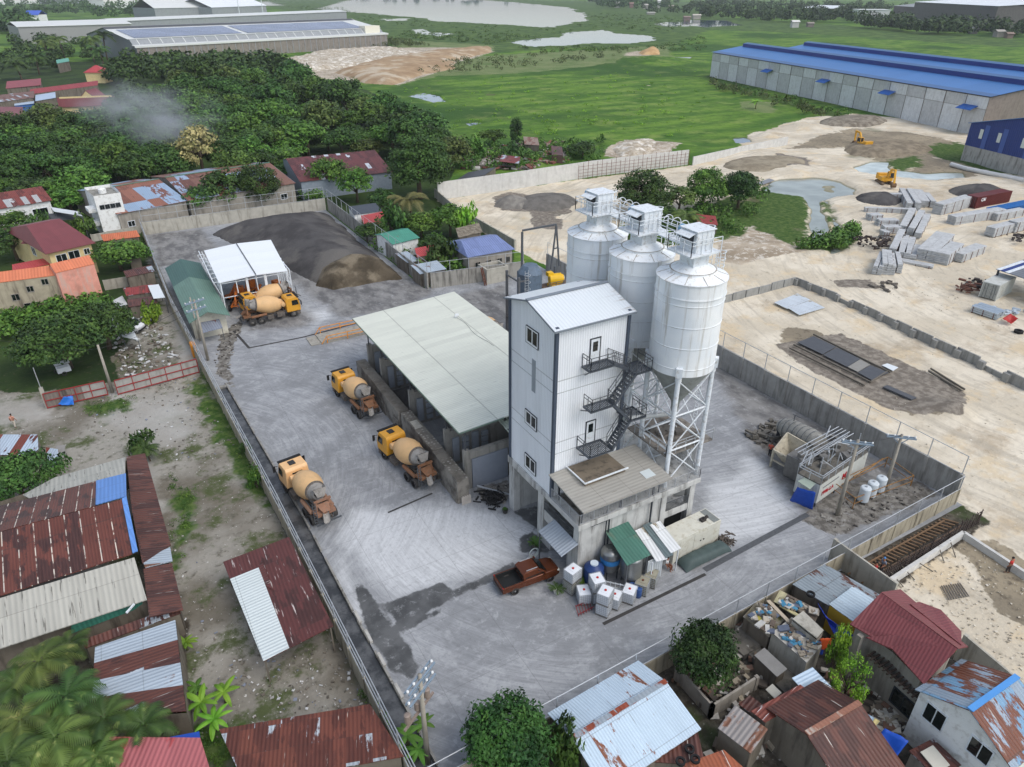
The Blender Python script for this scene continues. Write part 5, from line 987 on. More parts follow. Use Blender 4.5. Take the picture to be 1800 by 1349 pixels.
tree_proto('o0',31, 'olive',30,1900,(1,1,.8),.34,.075,1.0); tree_proto('flowering_tree',32, 'tan',40,2600,(1,1,.8),.28,.06,1.0); tree_proto('n0',33, 'deep',90,9000,(1,1,.72),.26,.045,.85,-.55); tree_proto('n1',34, 'mid',80,7000,(1,1,.75),.26,.045,.8,-.6)
tree_proto('a0',35, 'dark',70,6000,(1.25,1,.42),.24,.042,.62,-.3); tree_proto('c0',36, 'deep',40,2600,(.55,.55,1.15),.28,.07,1.1,-.9); tree_proto('big',37, 'dark',90,9000,(1,1,.95),.26,.042,1.05,-.7); tree_proto('y0',38, 'bright',30,1500,(.8,.8,.9),.3,.07,.8,-.6)
tree_proto('s0',39, 'mid',16,700,(1,1,.7),.42,.12,.35,-.3); tree_proto('s1',40, 'dark',16,700,(1,1,.7),.42,.12,.35,-.3); tree_proto('s2',41, 'bright',16,600,(1,1,.8),.42,.12,.35,-.3); tree_proto('f0',42, 'bright',60,2600,(1,1,.9),.22,.04,.8,-.7)
def put(key, label, px, py, rad, zc, name='tree', group=None, cat='tree', rz=None, sz=1.0):
    """crown centre seen at pixel (px, py), zc metres above the ground"""
    p = G(px, py, zc); th = {'n0': .85, 'n1': .8, 'a0': .62, 'c0': 1.1, 'big': 1.05, 'y0': .8, 's0': .35, 's1': .35, 's2': .35, 'f0': .8, 'flowering_tree': 1.0, 'o0': 1.0}.get(key,1.05)
    o_ = dup(PROTO[key],(p.x, p.y,0), rnd.uniform(0,6.28) if rz is None else rz,(rad, rad, max(.3,(zc / th) if zc > rad * .3 else rad)), label); o_.name = name
    o_['category'] = cat
    if group: o_['group'] = group
    return o_
OCC = []                                                    # building footprints kept clear of grove trees: (polygon, margin)
put('big', 'large round dense tree beside the rust-roofed barn at the corner of the long grey wall',735,286,8.0,8.2, 'broadleaf_tree')
put('flowering_tree', 'pale tan flowering tree standing out of the dark grove',348,262,6.5,7.5, 'flowering_tree')
for px, py, r_, z_, k_, lab in ((1130,336,6.6,5.5, 'big', 'broad dark tree directly behind the silo tops'),(1240,330,5.0,4.8, 'n1', 'round lighter tree between the silo-top tree and the dome-shaped one'),(1302,331,4.6,4.6, 'n0', 'dome-shaped dark tree at the edge of the grey pond'),(1195,350,4.2,3.4, 'o0', 'yellowish tree in front of the round lighter tree'),(1160,375,4.0,2.6, 'b1', 'low bushy tree in the thicket behind the front silo'),
    (907,232,3.4,5.2, 'c0', 'narrow dark cone-shaped tree on the marsh edge'),(868,240,4.5,2.8, 'b0', 'low tree beside the narrow cone-shaped one'),(1025,262,4.6,2.6, 'b1', 'bushy tree beside the shack at the long grey wall'),(835,268,3.5,2.0, 's0', 'small tree near the collapsed shacks on the marsh edge'),(905,270,3.5,1.8, 's1', 'small green tree among the collapsed shacks')):
    put(k_, lab, px, py, r_, z_, 'broadleaf_tree')
for px, py, r_, z_, k_, lab in ((105,598,6.2,4.0, 'a0', 'wide feathery umbrella-shaped tree over the red-railed gate'),(180,570,4.6,3.6, 'a0', 'second spreading tree beside the white van'),(30,842,3.9,3.2, 'a0', 'flat-crowned tree beside the long rust-roofed warehouse'),(892,1300,3.1,3.0, 'n0', 'dense round dark tree against the front fence by the galvanised roof'),(1240,1150,2.55,3.0, 'n0', 'dense round tree standing between shanties and front fence'),
    (1492,1200,1.5,2.6, 'f0', 'feathery light green tree below the wine-red hip roof'),(1470,1152,.9,3.0, 'y0', 'small yellow-green leafy tree beside the flat concrete house'),(1000,1325,1.4,1.6, 's1', 'dark bush under the edge of the galvanised roof'),(205,445,4.3,3.2, 'b0', 'bushy tree in front of the orange roof'),(236,445,2.8,2.6, 'b2', 'small tree at the corner of the orange roof'),(265,553,1.6,1.2, 's2', 'bright green bush in the junk yard beside the lane'),(150,408,2.2,1.6, 's0', 'bush behind the wine-red roof of the yellow house'),
    (455,322,5.2,5.5, 'big', 'round tree overhanging the back fence near the stepped corner'),(392,330,5.5,5.2, 'b1', 'dark tree in front of the long patched roof'),(350,352,4.2,3.6, 'b3', 'lower dark tree behind the back fence'),(575,305,4.6,5.0, 'b0', 'leafy tree in front of the rust-roofed barn'),(625,322,4.3,4.4, 'b2', 'mid green tree beside the dark flat-roofed shed'),(670,350,3.5,3.0, 'b1', 'low tree behind the red sheet roof'),
    (690,400,3.0,2.6, 's1', 'bush behind the small green roof'),(655,408,3.2,2.5, 'b3', 'dark bush beside the small green roof'),(740,395,3.8,3.2, 'b2', 'bushy tree in the middle of the walled plot'),(790,385,4.0,3.8, 'b0', 'tall leafy tree in the walled plot below the long grey wall'),(820,395,2.4,2.6, 's2', 'pale green bamboo-like bush against the low plot wall'),(760,430,3.0,2.4, 'b1', 'dark bush behind the blue hip roof'),(775,455,2.8,2.0, 's1', 'dark bush between small red roof and blue hip roof'),
    (20,425,4.2,3.5, 'b1', 'dark tree behind the pink and orange building'),(25,395,4.0,3.2, 'b2', 'leafy tree in front of the white house'),(75,405,2.5,2.0, 's1', 'small bush against the white house wall'),(450,845,.9,.8, 's0', 'bright green bush growing against the outside of the long fence'),(430,790,.7,.6, 's1', 'small weed clump on the outside of the long fence'),(250,785,1.4,1.0, 's1', 'dark bush beside the long rust-roofed warehouse')):
    put(k_, lab, px, py, r_, z_, 'broadleaf_tree' if r_ > 1.7 else 'bush', None, 'tree' if r_ > 1.7 else 'bush')
# ---- palms
def frond(b, o, az, L, droop, up, nl=16, lw=.05, ll=.55, m=0, tw=0.0):
    pts = []; d = Vector((math.cos(az), math.sin(az),0))
    for i in range(9): t = i / 8; pts.append(o + d * L * (t - .12 * t * t) + Vector((0,0, L * (up * t - droop * t * t))))
    side = Vector((-d.y, d.x,0))
    for i in range(8): b.face([pts[i] - side * .02, pts[i] + side * .02, pts[i + 1] + side * .015, pts[i + 1] - side * .015], None, m)
    for i in range(nl):
        t = .12 + .88 * i / nl; k = min(7, int(t * 8)); q = pts[k].lerp(pts[k + 1], t * 8 - k); l = ll * L * .42 * math.sin(math.pi * (t * .8 + .16)) + .08; dd = (pts[k + 1] - pts[k]).normalized()
        for s_ in (-1,1):
            e = q + side * s_ * l * .85 + dd * l * .55 - Vector((0,0, l * .35)); w_ = dd * lw * L * .5
            b.face([q - w_, q + w_, e], None, m)
def palm_proto(key, seed, leaf, n, th=1.0):
    rr = random.Random(seed); r = thing(key, 'palm', 'palm',(0,0,-500)); b = MB(); o = Vector((.12,.05, th))
    for k in range(n): frond(b, o, k * 2.4 + rr.uniform(-.2,.2), rr.uniform(.75,1.05), rr.uniform(.45,1.0), rr.uniform(.25,.95),15,.06,.6)
    b.build('crown', leafmat('palm_' + leaf, *{'green': ((76,100,44),(110,130,62),(150,158,90)), 'dry': ((104,104,58),(128,124,76),(90,100,50)), 'dark': ((58,84,38),(84,110,50),(118,136,70))}[leaf]), r)
    b = MB(); b.path([(0,0,-.02),(.03,0, th * .4),(.08,.03, th * .8), o],.045,7); b.build('trunk', BARK, r, smooth=True); PROTO[key] = freeze(r)
palm_proto('p0',1, 'green',19); palm_proto('p1',2, 'dark',17); palm_proto('p2',3, 'dry',17,.8)
def palm(key, label, px, py, rad, zc, group=None):
    p = G(px, py, zc); o_ = dup(PROTO[key],(p.x, p.y,0), rnd.uniform(0,6.28),(rad, rad, max(rad,.3)), label); o_.name = 'coconut_palm'; o_['category'] = 'palm tree'
    th = .8 if key == 'p2' else 1.0; o_.scale = (rad, rad, rad); o_.location.z = zc - rad * th
    if o_.location.z > .05: # lengthen the trunk to the ground
        for c in o_.children:
            if c.name.startswith('trunk'): s_ = zc / rad / th; c.scale.z = s_; c.location.z = -o_.location.z / rad
        o_.location.z = max(o_.location.z,0)
    if group: o_['group'] = group
    return o_
PG = 'coconut palms crowding the corner plot'
for px, py, rad, zc, k_ in ((60,1170,2.6,4.2, 'p0'),(120,1215,2.5,4.0, 'p1'),(30,1260,2.6,4.2, 'p0'),(85,1300,2.5,4.0, 'p0'),(175,1265,2.3,3.4, 'p1'),(165,1325,2.3,3.4, 'p0'),(245,1275,2.1,3.0, 'p1'),(15,1330,2.4,4.0, 'p1'),(115,1140,1.8,3.0, 'p1'),(215,1335,1.8,2.4, 'p0'),(20,1205,2.2,3.6, 'p1'),(60,1345,2.2,3.4, 'p0')):
    palm(k_, 'coconut palm in the dense clump beside the striped rusty roof', px, py, rad, zc, PG)
palm('p1', 'low young palm by the corner of the long rust-roofed warehouse',258,790,1.9,1.5)
palm('p2', 'dry yellowish palm in the walled plot under the large round tree',722,352,5.0,4.0); palm('p0', 'palm growing in the thicket between silos and red hut roof',1205,378,4.4,3.8)
palm('p0', 'small palm by the small green roof',755,428,2.4,2.0)
for px, py, r_, z_, lab in ((75,75,9,12, 'tall palm at the end of the long white warehouse roof'),(105,68,9,13, 'tall palm next to another by the white warehouse roof'),(155,68,9,14, 'palm standing just off the end of the arched warehouse'),(178,62,9,15, 'tallest palm by the arched end of the solar-roofed warehouse'),(176,88,8,10, 'lower palm below the arched warehouse end'),(60,100,9,9, 'palm above the maroon roofs'),(30,112,9,8, 'palm near the far maroon roofs')): palm('p0' if px % 2 else 'p1', lab, px, py, r_, z_)
# ---- bananas
def banana_proto(key, seed, leaf, n=9):
    rr = random.Random(seed); r = thing(key, 'banana', 'banana plant',(0,0,-500)); b = MB(); o = Vector((0,0,.9))
    for k in range(n):
        az = k * 2.4 + rr.uniform(-.3,.3); d = Vector((math.cos(az), math.sin(az),0)); s_ = Vector((-d.y, d.x,0)); L = rr.uniform(.8,1.15); up = rr.uniform(.2,.9); dr = rr.uniform(.5,.9); W_ = rr.uniform(.13,.19); pr_ = None
        for i in range(9):
            t = i / 8; q = o + d * L * t + Vector((0,0, L * (up * t - dr * t * t))); w_ = W_ * math.sin(math.pi * min(1, t * .86 + .13)) ** .6 if i else .02
            cur = (q - s_ * w_ - Vector((0,0, w_ * .35)), q, q + s_ * w_ - Vector((0,0, w_ * .35)))
            if pr_: b.face([pr_[0], pr_[1], cur[1], cur[0]]); b.face([pr_[1], pr_[2], cur[2], cur[1]])
            pr_ = cur
    b.build('leaves', leafmat('banana_' + leaf, *{'bright': ((96,142,36),(138,178,58)), 'green': ((62,104,34),(92,134,48))}[leaf]), r); b = MB(); b.lathe([(0,.1),(.9,.06)],(0,0,0),(0,0,1),8); b.build('stem', plain('banana_stem',(122,128,78),.7,.3), r, smooth=True); PROTO[key] = freeze(r)
banana_proto('n_b',1, 'bright'); banana_proto('n_g',2, 'green',7)
def banana(key, label, px, py, s_, zc=None):
    p = G(px, py, zc or s_); o_ = dup(PROTO[key],(p.x, p.y,0), rnd.uniform(0,6),(s_, s_, s_), label); o_.name = 'banana_plant'; return o_
for key, px, py, s_, lab in (('n_b',352,1232,1.35, 'bright yellow-green banana plant, the front one of the clump beside the striped rusty roof'),('n_b',392,1215,1.2, 'bright banana plant on the open-lot side of the clump'),('n_b',375,1262,1.2, 'bright banana plant lowest in the clump, over the bare lot'),('n_g',345,1205,1.0, 'smaller darker banana plant at the back of the bright clump'),('n_b',325,1128,.9, 'single banana plant at the corner of the striped rusty roof'),
    ('n_g',715,1290,1.2, 'banana plant inside the fence at the foot of the utility pole'),('n_g',735,1315,1.0, 'lower banana plant squeezed in the fence corner'),('n_g',745,1270,.9, 'small banana plant in front of the utility pole'),('n_b',1330,178,3, 'banana-like tall plant in front of the blue-roofed warehouse')): banana(key, lab, px, py, s_)
# ---- grove of trees, trunks one can tell apart; far wood as one mass
rs = np.random.RandomState(8)
def in_poly(x, y, poly):
    c = False; n = len(poly)
    for i in range(n):
        (x0, y0),(x1, y1) = poly[i], poly[(i + 1) % n]
        if (y0 > y) != (y1 > y) and x < (x1 - x0) * (y - y0) / (y1 - y0) + x0: c = not c
    return c
CLEAR = [[(-40,160),(75,160),(75,225),(-40,225)],[(-20,128),(180,128),(215,168),(215,212),(85,205),(60,185),(-20,190)],[(-30,318),(110,318),(110,420),(-30,420)],[(145,300),(530,275),(530,400),(145,420)],[(520,240),(700,240),(700,345),(520,345)],[(30,385),(175,375),(185,480),(20,480)],[(140,108),(182,108),(182,132),(140,132)],[(310,235),(392,235),(392,310),(310,310)],[(60,215),(110,215),(110,250),(60,250)]]
GROVE = [[(-60,195),(60,182),(215,175),(330,150),(420,128),(520,140),(560,165),(680,185),(735,215),(790,240),(800,275),(690,250),(600,262),(520,300),(330,300),(210,315),(110,330),(-60,330)]]
pts = []; tries = 0
while len(pts) < 170 and tries < 60000:
    tries += 1; x, y = rs.uniform(-60,800), rs.uniform(128,330)
    if not in_poly(x, y, GROVE[0]) or rs.rand() < .0 or any(in_poly(x, y, c) for c in CLEAR): continue
    q = G(x, y,6); d = q.dot(FW); sp = 5.6 + max(0,(d - 150)) * .02
    if rs.rand() > min(1,(d / 200.0) ** 2): continue
    if all((q.x - a) ** 2 + (q.y - b_) ** 2 > (sp * (.8 + .4 * rs.rand())) ** 2 for a, b_, _, _ in pts): pts.append((q.x, q.y, sp,(x, y)))
for x, y, sp, px in pts:
    r_ = sp * rs.uniform(.72,1.05); s_ = dup(PROTO[('b0', 'b1', 'b2', 'b3', 'o0', 'b1', 'b3')[rs.randint(7)]],(x, y,-.3), rs.uniform(0,6.28),(r_, r_, r_ * rs.uniform(.5,1.05)), 'broadleaf tree in the dense dark grove between houses and marsh', group='trees of the dense grove'); s_.name = 'grove_tree'
def far_wood(name, label, areas, seed, leaf, ntree, rng, nq=90, hmul=1.0):
    rs = np.random.RandomState(seed); V, F, A = [],[],[]; nv = 0
    tot = 0
    while tot < ntree:
        poly = areas[rs.randint(len(areas))]; xs = [p[0] for p in poly]; ys = [p[1] for p in poly]; x, y = rs.uniform(min(xs), max(xs)), rs.uniform(min(ys), max(ys))
        if not in_poly(x, y, poly) or any(in_poly(x, y, c) for c in CLEAR): continue
        tot += 1; q = G(x, y); r_ = rs.uniform(*rng); m = nq; e = rs.normal(0,1,(m,3)); e /= np.linalg.norm(e, axis=1)[:, None]; e[:,2] = np.abs(e[:,2]) * rs.choice([1,1,-.4], m); lump = 1 + .25 * np.sin(e[:, :1] * 5 + rs.uniform(0,6)) * np.cos(e[:,1:2] * 5 + rs.uniform(0,6))
        p = e * r_ * rs.uniform(.75,1.05,(m,1)) * lump * np.array([1,1,.9 * hmul]) + np.array([q.x, q.y, r_ * .75 * hmul]); v, f = leaf_quads(rs, p, e + np.array([0,0,.4]), r_ * .2,.7)
        V.append(v); F.append(f + nv); nv += len(v); A.append(np.clip(np.full(m, rs.uniform(.1,.7)) + rs.uniform(-.25,.25, m),0,1))
    o_ = bpy.data.objects.new(name, np_mesh(name, np.concatenate(V), np.concatenate(F), LV[leaf], {'leaf': np.concatenate(A)}, False)); COL.objects.link(o_); o_['kind'] = 'stuff'; o_['label'] = label; o_['category'] = 'wood'
far_wood('far_wood', 'distant dark tree belt beyond the far marsh shore',[[(1060,2),(1300,2),(1420,12),(1560,12),(1610,26),(1600,40),(1500,42),(1380,42),(1210,32),(1080,16)],[(1210,8),(1400,12),(1560,20),(1560,40),(1380,42),(1210,30)],[(1560,44),(1640,52),(1800,60),(1800,68),(1640,62),(1500,50)]],5, 'dark',330,(5,10),100)
far_wood('far_wood', 'dark tree masses behind the far white roofs and along the lake end',[[(-60,8),(180,10),(285,8),(285,26),(190,36),(60,30),(-60,34)],[(-40,30),(60,46),(40,60),(-40,60)],[(430,-3),(620,-6),(1060,-1),(1060,4),(900,2),(620,-3),(440,2)],[(1030,4),(1090,6),(1180,16),(1060,16)]],15, 'dark',300,(6,11),90)
far_wood('wood', 'mass of far trees around the white warehouse and far houses',[[(-60,40),(30,45),(150,68),(215,80),(240,116),(330,124),(300,145),(215,160),(100,155),(-60,165)],[(250,120),(480,116),(535,145),(400,138),(300,145)]],6, 'dark',250,(3.5,6),150)
far_wood('aquatic_plants', 'dark low water plants fringing the lake and floating in it',[[(600,22),(700,32),(800,40),(900,50),(1000,48),(1040,40),(1080,52),(980,60),(880,62),(760,50),(640,40)],[(700,55),(880,60),(960,66),(900,72),(860,80),(700,66)],[(1030,22),(1180,30),(1240,40),(1160,60),(1080,50),(1040,36)],[(480,8),(600,14),(640,26),(520,16)],[(900,84),(1150,82),(1240,64),(1240,90),(1000,92)]],16, 'mid',700,(1.2,3.2),22,.45)
far_wood('reeds', 'pale reeds and scrub along the green embankment',[[(690,122),(760,112),(900,98),(1000,92),(1110,84),(1120,98),(1000,112),(880,126),(760,132),(720,130)],[(620,70),(700,70),(760,82),(640,84)],[(1240,145),(1300,160),(1480,205),(1460,215),(1330,180),(1245,155)]],7, 'olive',360,(1.0,2.4),40)
far_wood('undergrowth', 'leafy undergrowth round the pond thicket, wall foot and marsh edge',[[(1090,395),(1330,330),(1350,345),(1300,415),(1200,425),(1100,430)],[(1470,440),(1505,428),(1500,405),(1440,425),(1400,440)],[(800,255),(1060,250),(1060,285),(880,300),(800,300)],[(1250,145),(1500,200),(1480,208),(1250,155)],[(0,545),(180,530),(200,560),(0,600)],[(590,400),(700,400),(800,440),(880,470),(760,500)],[(270,395),(360,375),(560,345),(580,350),(400,380),(280,405)]],9, 'mid',520,(.7,1.7),60)
far_wood('marsh_clumps', 'small tussocks of taller grass on the wet marsh',[[(700,150),(1250,110),(1240,200),(1200,240),(820,240),(720,190)]],10, 'bright',260,(.5,1.3),26,.5)
far_wood('weeds', 'low weeds on the bare lot and along the fence foot',[[(340,665),(380,680),(470,850),(440,860)],[(300,830),(345,860),(320,1000),(300,960)],[(330,1280),(440,1290),(430,1349),(340,1349)],[(150,700),(240,695),(230,725),(150,735)],[(640,1200),(690,1290),(680,1300),(630,1215)]],12, 'mid',260,(.12,.35),26,.7)
# ================================================================ HOUSES AND SHEDS AROUND THE PLANT
def g3(p): return G(p[0], p[1], p[2] if len(p) > 2 else 0)
def wall_ring(b, pts, z0, zt):                              # vertical walls round a polygon, zt: height or list
    n = len(pts)
    for i in range(n):
        p, q = pts[i], pts[(i + 1) % n]; za, zb = (zt[i], zt[(i + 1) % n]) if isinstance(zt,(list, tuple)) else (zt, zt)
        b.face([(p.x, p.y, z0),(q.x, q.y, z0),(q.x, q.y, zb),(p.x, p.y, za)])
def put_window(root, o, a, c, t, z, w, h, fm, proud=.04, shade=None):
    """window on the wall from a to c (outside on the right-hand side walking a->c)"""
    d = (c - a); L = d.length; d = d / L; n = Vector((d.y,-d.x,0)); m = a + d * (t * L); m.z = 0
    def quad(b, u0, u1, z0, z1, off0, off1):
        P0 = m + d * u0 + n * off0; b.T = None
        A = [m + d * u + n * off + Vector((0,0, zz)) for off in (off0, off1) for u, zz in ((u0, z0),(u1, z0),(u1, z1),(u0, z1))]
        i = [b.P(q) for q in A]
        for f in ((0,1,2,3),(7,6,5,4),(0,4,5,1),(1,5,6,2),(2,6,7,3),(3,7,4,0)): b.fi([i[k] for k in f])
    b = MB(o); f = min(.09, w * .12)
    for u0, u1, z0, z1 in ((-w / 2, w / 2, z - f, z),(-w / 2, w / 2, z + h, z + h + f),(-w / 2 - f,-w / 2, z - f, z + h + f),(w / 2, w / 2 + f, z - f, z + h + f),(-f * .3, f * .3, z, z + h)): quad(b, u0, u1, z0, z1,.0, proud + .03)
    wd = b.build('window', fm, root); b = MB(o); quad(b,-w / 2, w / 2, z, z + h,0,.02); b.build('pane', GLASS, wd)
    return wd
def gable(name, label, e0, e1, r0, ze, zr, wm, rm, over=.35, wins=(), cat='house', fm=None, th=.08, hip=0.0, ridge=None, z0=-.3, back=None, group=None):
    P0, P1, Rg = G(*e0, ze), G(*e1, ze), G(*r0, zr); u = P1 - P0; L = u.length; u = u / L; n = Vector((-u.y, u.x,0)); hw = (Rg - P0).dot(n)
    if hw < 0: n = -n; hw = -hw
    hb = hw if back is None else back; o = P0 + n * hw + u * L / 2; root = thing(name, label, cat,(o.x, o.y,0),0, group); O = root.location
    F0, F1 = P0 + n * (hw + hb), P1 + n * (hw + hb); zb = ze if back is None else zr - (zr - ze) * hb / hw; F0.z = F1.z = zb
    R0, R1 = P0 + n * hw + u * L * hip, P1 + n * hw - u * L * hip; R0.z = R1.z = zr
    b = MB(O); b.slab([P0, P1, R1, R0], th); b.slab([F1, F0, R0, R1], th)
    if hip: b.slab([P1, F1, R1], th); b.slab([F0, P0, R0], th)
    rf = b.build('roof', rm, root)
    if ridge: b = MB(O); b.beam(R0 + Vector((0,0,.05)), R1 + Vector((0,0,.05)),.35,.08); b.build('ridge_cap', ridge, rf)
    q = [P0 + u * over + n * over, P1 - u * over + n * over, F1 - u * over - n * over, F0 + u * over - n * over]; b = MB(O); k = (zr - ze) / hw
    zz = [ze + k * over - th - .03] * 2 + [zb + k * over - th - .03] * 2; wall_ring(b, q, z0, zz)
    if not hip:
        for A, B_, M in ((q[0], q[3], R0 + u * over),(q[1], q[2], R1 - u * over)): b.face([(A.x, A.y, zz[0]),(B_.x, B_.y, zz[2]),(M.x, M.y, zr - th - .03)])
    b.build('wall', wm, root)
    sd_ = {'near': (q[0], q[1]), 'end1': (q[1], q[2]), 'far': (q[2], q[3]), 'end0': (q[3], q[0])}
    flip = (q[1] - q[0]).cross(q[2] - q[1]).z < 0
    for s_, t, z, w, h in wins:
        a, c = sd_[s_]
        if flip: a, c = c, a; t = 1 - t
        put_window(root, O, a, c, t, z, w, h, fm or WHITEST)
    return root
def mono(name, label, p0, p1, p2, z01, z2, wm, rm, over=.2, cat='shed', open_=False, th=.06, extra=None, z0=-.2, group=None):
    P0, P1, P2 = G(*p0, z01), G(*p1, z01), G(*p2, z2); P3 = P0 + (P2 - P1); c = (P0 + P2) / 2; root = thing(name, label, cat,(c.x, c.y,0),0, group); O = root.location
    b = MB(O); b.slab([P0, P1, P2, P3], th); b.build('roof', rm, root); q = [p.lerp(c, over / max(.5,(p - c).length)) for p in (P0, P1, P2, P3)]; b = MB(O)
    if open_:
        for p, z in zip(q,(z01, z01, z2, z2)): b = MB(O); b.beam((p.x, p.y,-.1),(p.x, p.y, z - .06),.1); b.build('post', wm, root)
    elif wm: wall_ring(b, q, z0,[z01 - th - .02] * 2 + [z2 - th - .02] * 2); b.build('wall', wm, root)
    return root
GALV = corr('galv',(168,180,190),.12,(120,84,64), period=.28, var=.16, streak=.25, scol=(120,124,128))
GALVN = corr('galv_new',(190,208,222),.1,(132,82,58), period=.2, var=.1, streak=.3, scol=(150,160,168))
RUST = corr('rust_roof',(100,62,52),.5,(74,46,40),.0, period=.28, var=.3, streak=.35)
RUSTP = corr('rust_patchy',(100,60,50),.5,(76,46,40),.2,(172,182,190), period=.28, var=.25, streak=.3)
RUSTL = corr('rust_lines',(104,60,50),.4,(72,46,42),.0, period=.22, var=.3, seam=1.05, sheet=(1.05,7))
MAROON = corr('maroon_roof',(94,52,48),.3,(74,44,40),.0, period=.28, var=.15, streak=.5, scol=(196,186,180))
ASB = corr('asbestos_roof',(172,170,160),0, period=.36, var=.15, streak=.6, scol=(112,110,102))
WINE = corr('wine_roof',(122,64,66),0, period=.22, bump=.3, var=.12, streak=.15, scol=(176,120,120)); RED = corr('red_roof',(176,66,64),0, period=.35, var=.12)
ORANGE = corr('orange_roof',(206,122,88),.12,(176,92,62), period=.4, var=.15); BLUER = corr('blue_purple_roof',(116,130,172),0, period=.4, var=.2, streak=.2, scol=(150,160,190))
MIXR = corr('mixed_roof',(150,166,180),.42,(116,70,52),.3,(120,160,190), period=.25, var=.2, streak=.3, sheet=(.8,6))
PATCHL = corr('rust_blue_patch',(146,96,76),.3,(120,76,60),.33,(150,172,196), period=.3, var=.15, sheet=(2.6,7)); GREENR = corr('sea_green_roof',(74,142,122),.05,(110,120,104), period=.3, var=.15)
HOLLOW = concrete('hollow_block',(158,152,142),(94,88,80),.6); WHW = plain('white_wall',(232,233,230),.8,.1,1,0,.2,.5,(160,154,142)); CREAM = plain('yellow_wall',(226,204,150),.8,.1,1,0,.2,.3,(180,160,120)); SHW = concrete('shack_wall',(120,112,100),(62,56,50),.8)
# --- west lane and street
gable('row_house', 'grey unplastered two-storey building with an orange roof beside a pink wall',(-120,512),(97,484),(-120,493),5.6,6.6, concrete('stained_plaster',(176,166,144),(98,88,76),.85), ORANGE,.05,[('near',.62,2.6,.9,.9),('near',.76,3.6,.8,.8),('near',.90,4.4,.8,.8),('near',.93,1.3,.9,.9),('near',.72,.9,1.6,1.0),('near',.55,.6,1.2,.8)], fm=HOLLOW)
PINKW = concrete('pink_wall',(222,156,138),(196,176,164),.9)
gable('row_house', 'pink painted gable-walled house with flaking paint and an orange tile strip',(97,480),(166,464),(97,462),6.2,7.2, PINKW, ORANGE,.05)
gable('house', 'yellow two-storey house under a wide wine-red hip roof',(80,447),(168,427),(68,392),5.2,7.6, CREAM, WINE,.6,[('near',.25,3.3,1.5,1.1),('near',.55,3.3,1.6,1.2),('near',.86,3.5,.8,.9),('end0',.6,3.0,1.6,1.3)], hip=.16, fm=WHW)
gable('house_wing', 'wine-red roofed wing on the tree side of the yellow house',(37,428),(80,430),(40,405),4.8,6.4, CREAM, WINE,.5,[('near',.6,2.6,1.4,1.2)], hip=.2, fm=WHW)
mono('carport', 'flat dark red carport roof between the yellow house and the grey row house',(22,478),(90,464),(88,452),3.0,3.3, CREAM, RED,.3)
gable('house', 'long white house with rust-red lower roof and grey ridge strip at the grove edge',(-40,374),(92,352),(-40,345),5.4,7.2, WHW, corr('house_rust',(126,66,58),.35,(98,52,46),.12,(176,178,178), period=.3, sheet=(1,3)),.4,[('near',.45,2.5,2.6,1.5),('near',.82,2.6,2.6,1.5)])
mono('canopy', 'dark sagging shade canopy slung off the end of the white house',(72,390),(150,384),(140,372),3.6,4.4, GREYST, plain('shade_net',(74,76,80),.8,.2),.2, 'canopy', True)
mono('tarpaulin', 'pale sheet folded over the shade canopy by the white house',(95,372),(145,380),(138,372),5.0,5.2, GREYST, plain('pale_tarp',(206,210,212),.6,.15),.2, 'tarpaulin', True)
wb2 = thing('tower_house', 'narrow white flat-roofed house with balconies at the end of the long patched roof', 'house', G(190,400)); O = wb2.location; c0, c1, c2 = G(166,352,7.5), G(213,345,7.5), G(206,314,7.9); c0.z = c1.z = c2.z = 0; u = (c1 - c0).normalized(); n = Vector((-u.y, u.x,0)); W_ = (c1 - c0).length; q = [c0, c1, c1 + n * 8.5, c0 + n * 8.5]
b = MB(O); wall_ring(b, q,-.3,8.2); b.build('wall', WHW, wb2); b = MB(O); b.face([(p.x, p.y,7.6) for p in q]); b.build('flat_roof', concrete('mould_roof',(150,148,140),(80,78,72),.8), wb2)
for k in range(4): put_window(wb2, O, q[0], q[1],.2 + .2 * k,5.6,.7,.7, GREYST)
for z in (2.6,5.2):
    b = MB(O); p = q[0].lerp(q[3],.35); b.cbox((p.x - u.x * .6, p.y - u.y * .6, z),(1.4,3.2,.7), math.atan2(u.y, u.x)); b.build('balcony', WHW, wb2)
b = MB(O); p = (q[0] + q[2]) / 2; b.lathe([(0,.7),(.8,.7),(1.0,.3)],(p.x, p.y,7.6),(0,0,1),12); b.build('roof_tank', WHW, wb2)
gable('long_house', 'long hollow-block building with a roof patched rust-red and pale blue',(205,377),(330,353),(214,326),4.4,6.6, HOLLOW, PATCHL,.3,[('near',.15,1.5,1.2,1.0)], ridge=corr('green_trim',(86,132,112),0))
gable('long_house', 'far end of the long patched roof, grey walled with a dark gable opening',(330,353),(520,322),(335,306),4.6,6.8, HOLLOW, corr('rust_blue_patch2',(128,90,74),.3,(104,66,54),.25,(150,168,190), period=.3, sheet=(2.4,7)),.3,[('near',.88,1.5,1.4,1.1),('end1',.3,.2,3,2.2)], ridge=corr('green_trim',(86,132,112),0))
mono('lean_to', 'small green lean-to sheet hanging below the white tower-like house',(170,378),(203,385),(196,360),3.4,4.4, None, corr('green_leanto',(84,122,104),0),0, 'lean-to')
gable('rust_barn', 'broad rust-maroon barn roof with pale missing-sheet patches beside the large round tree',(527,320),(690,302),(532,276),4.2,7.0, plain('barn_wall',(140,150,160),.7,.3,2), corr('barn_rust',(104,56,54),.4,(82,44,42),.1,(196,202,208), period=.3, var=.2, sheet=(1.0,3)),.3, back=6)
mono('orange_roof_hut', 'orange sheet-roofed hut half hidden by bushes by the lane',(182,424),(246,416),(240,405),2.8,3.4, SHW, corr('bright_orange',(196,112,76),.05,(190,96,60)),.3)
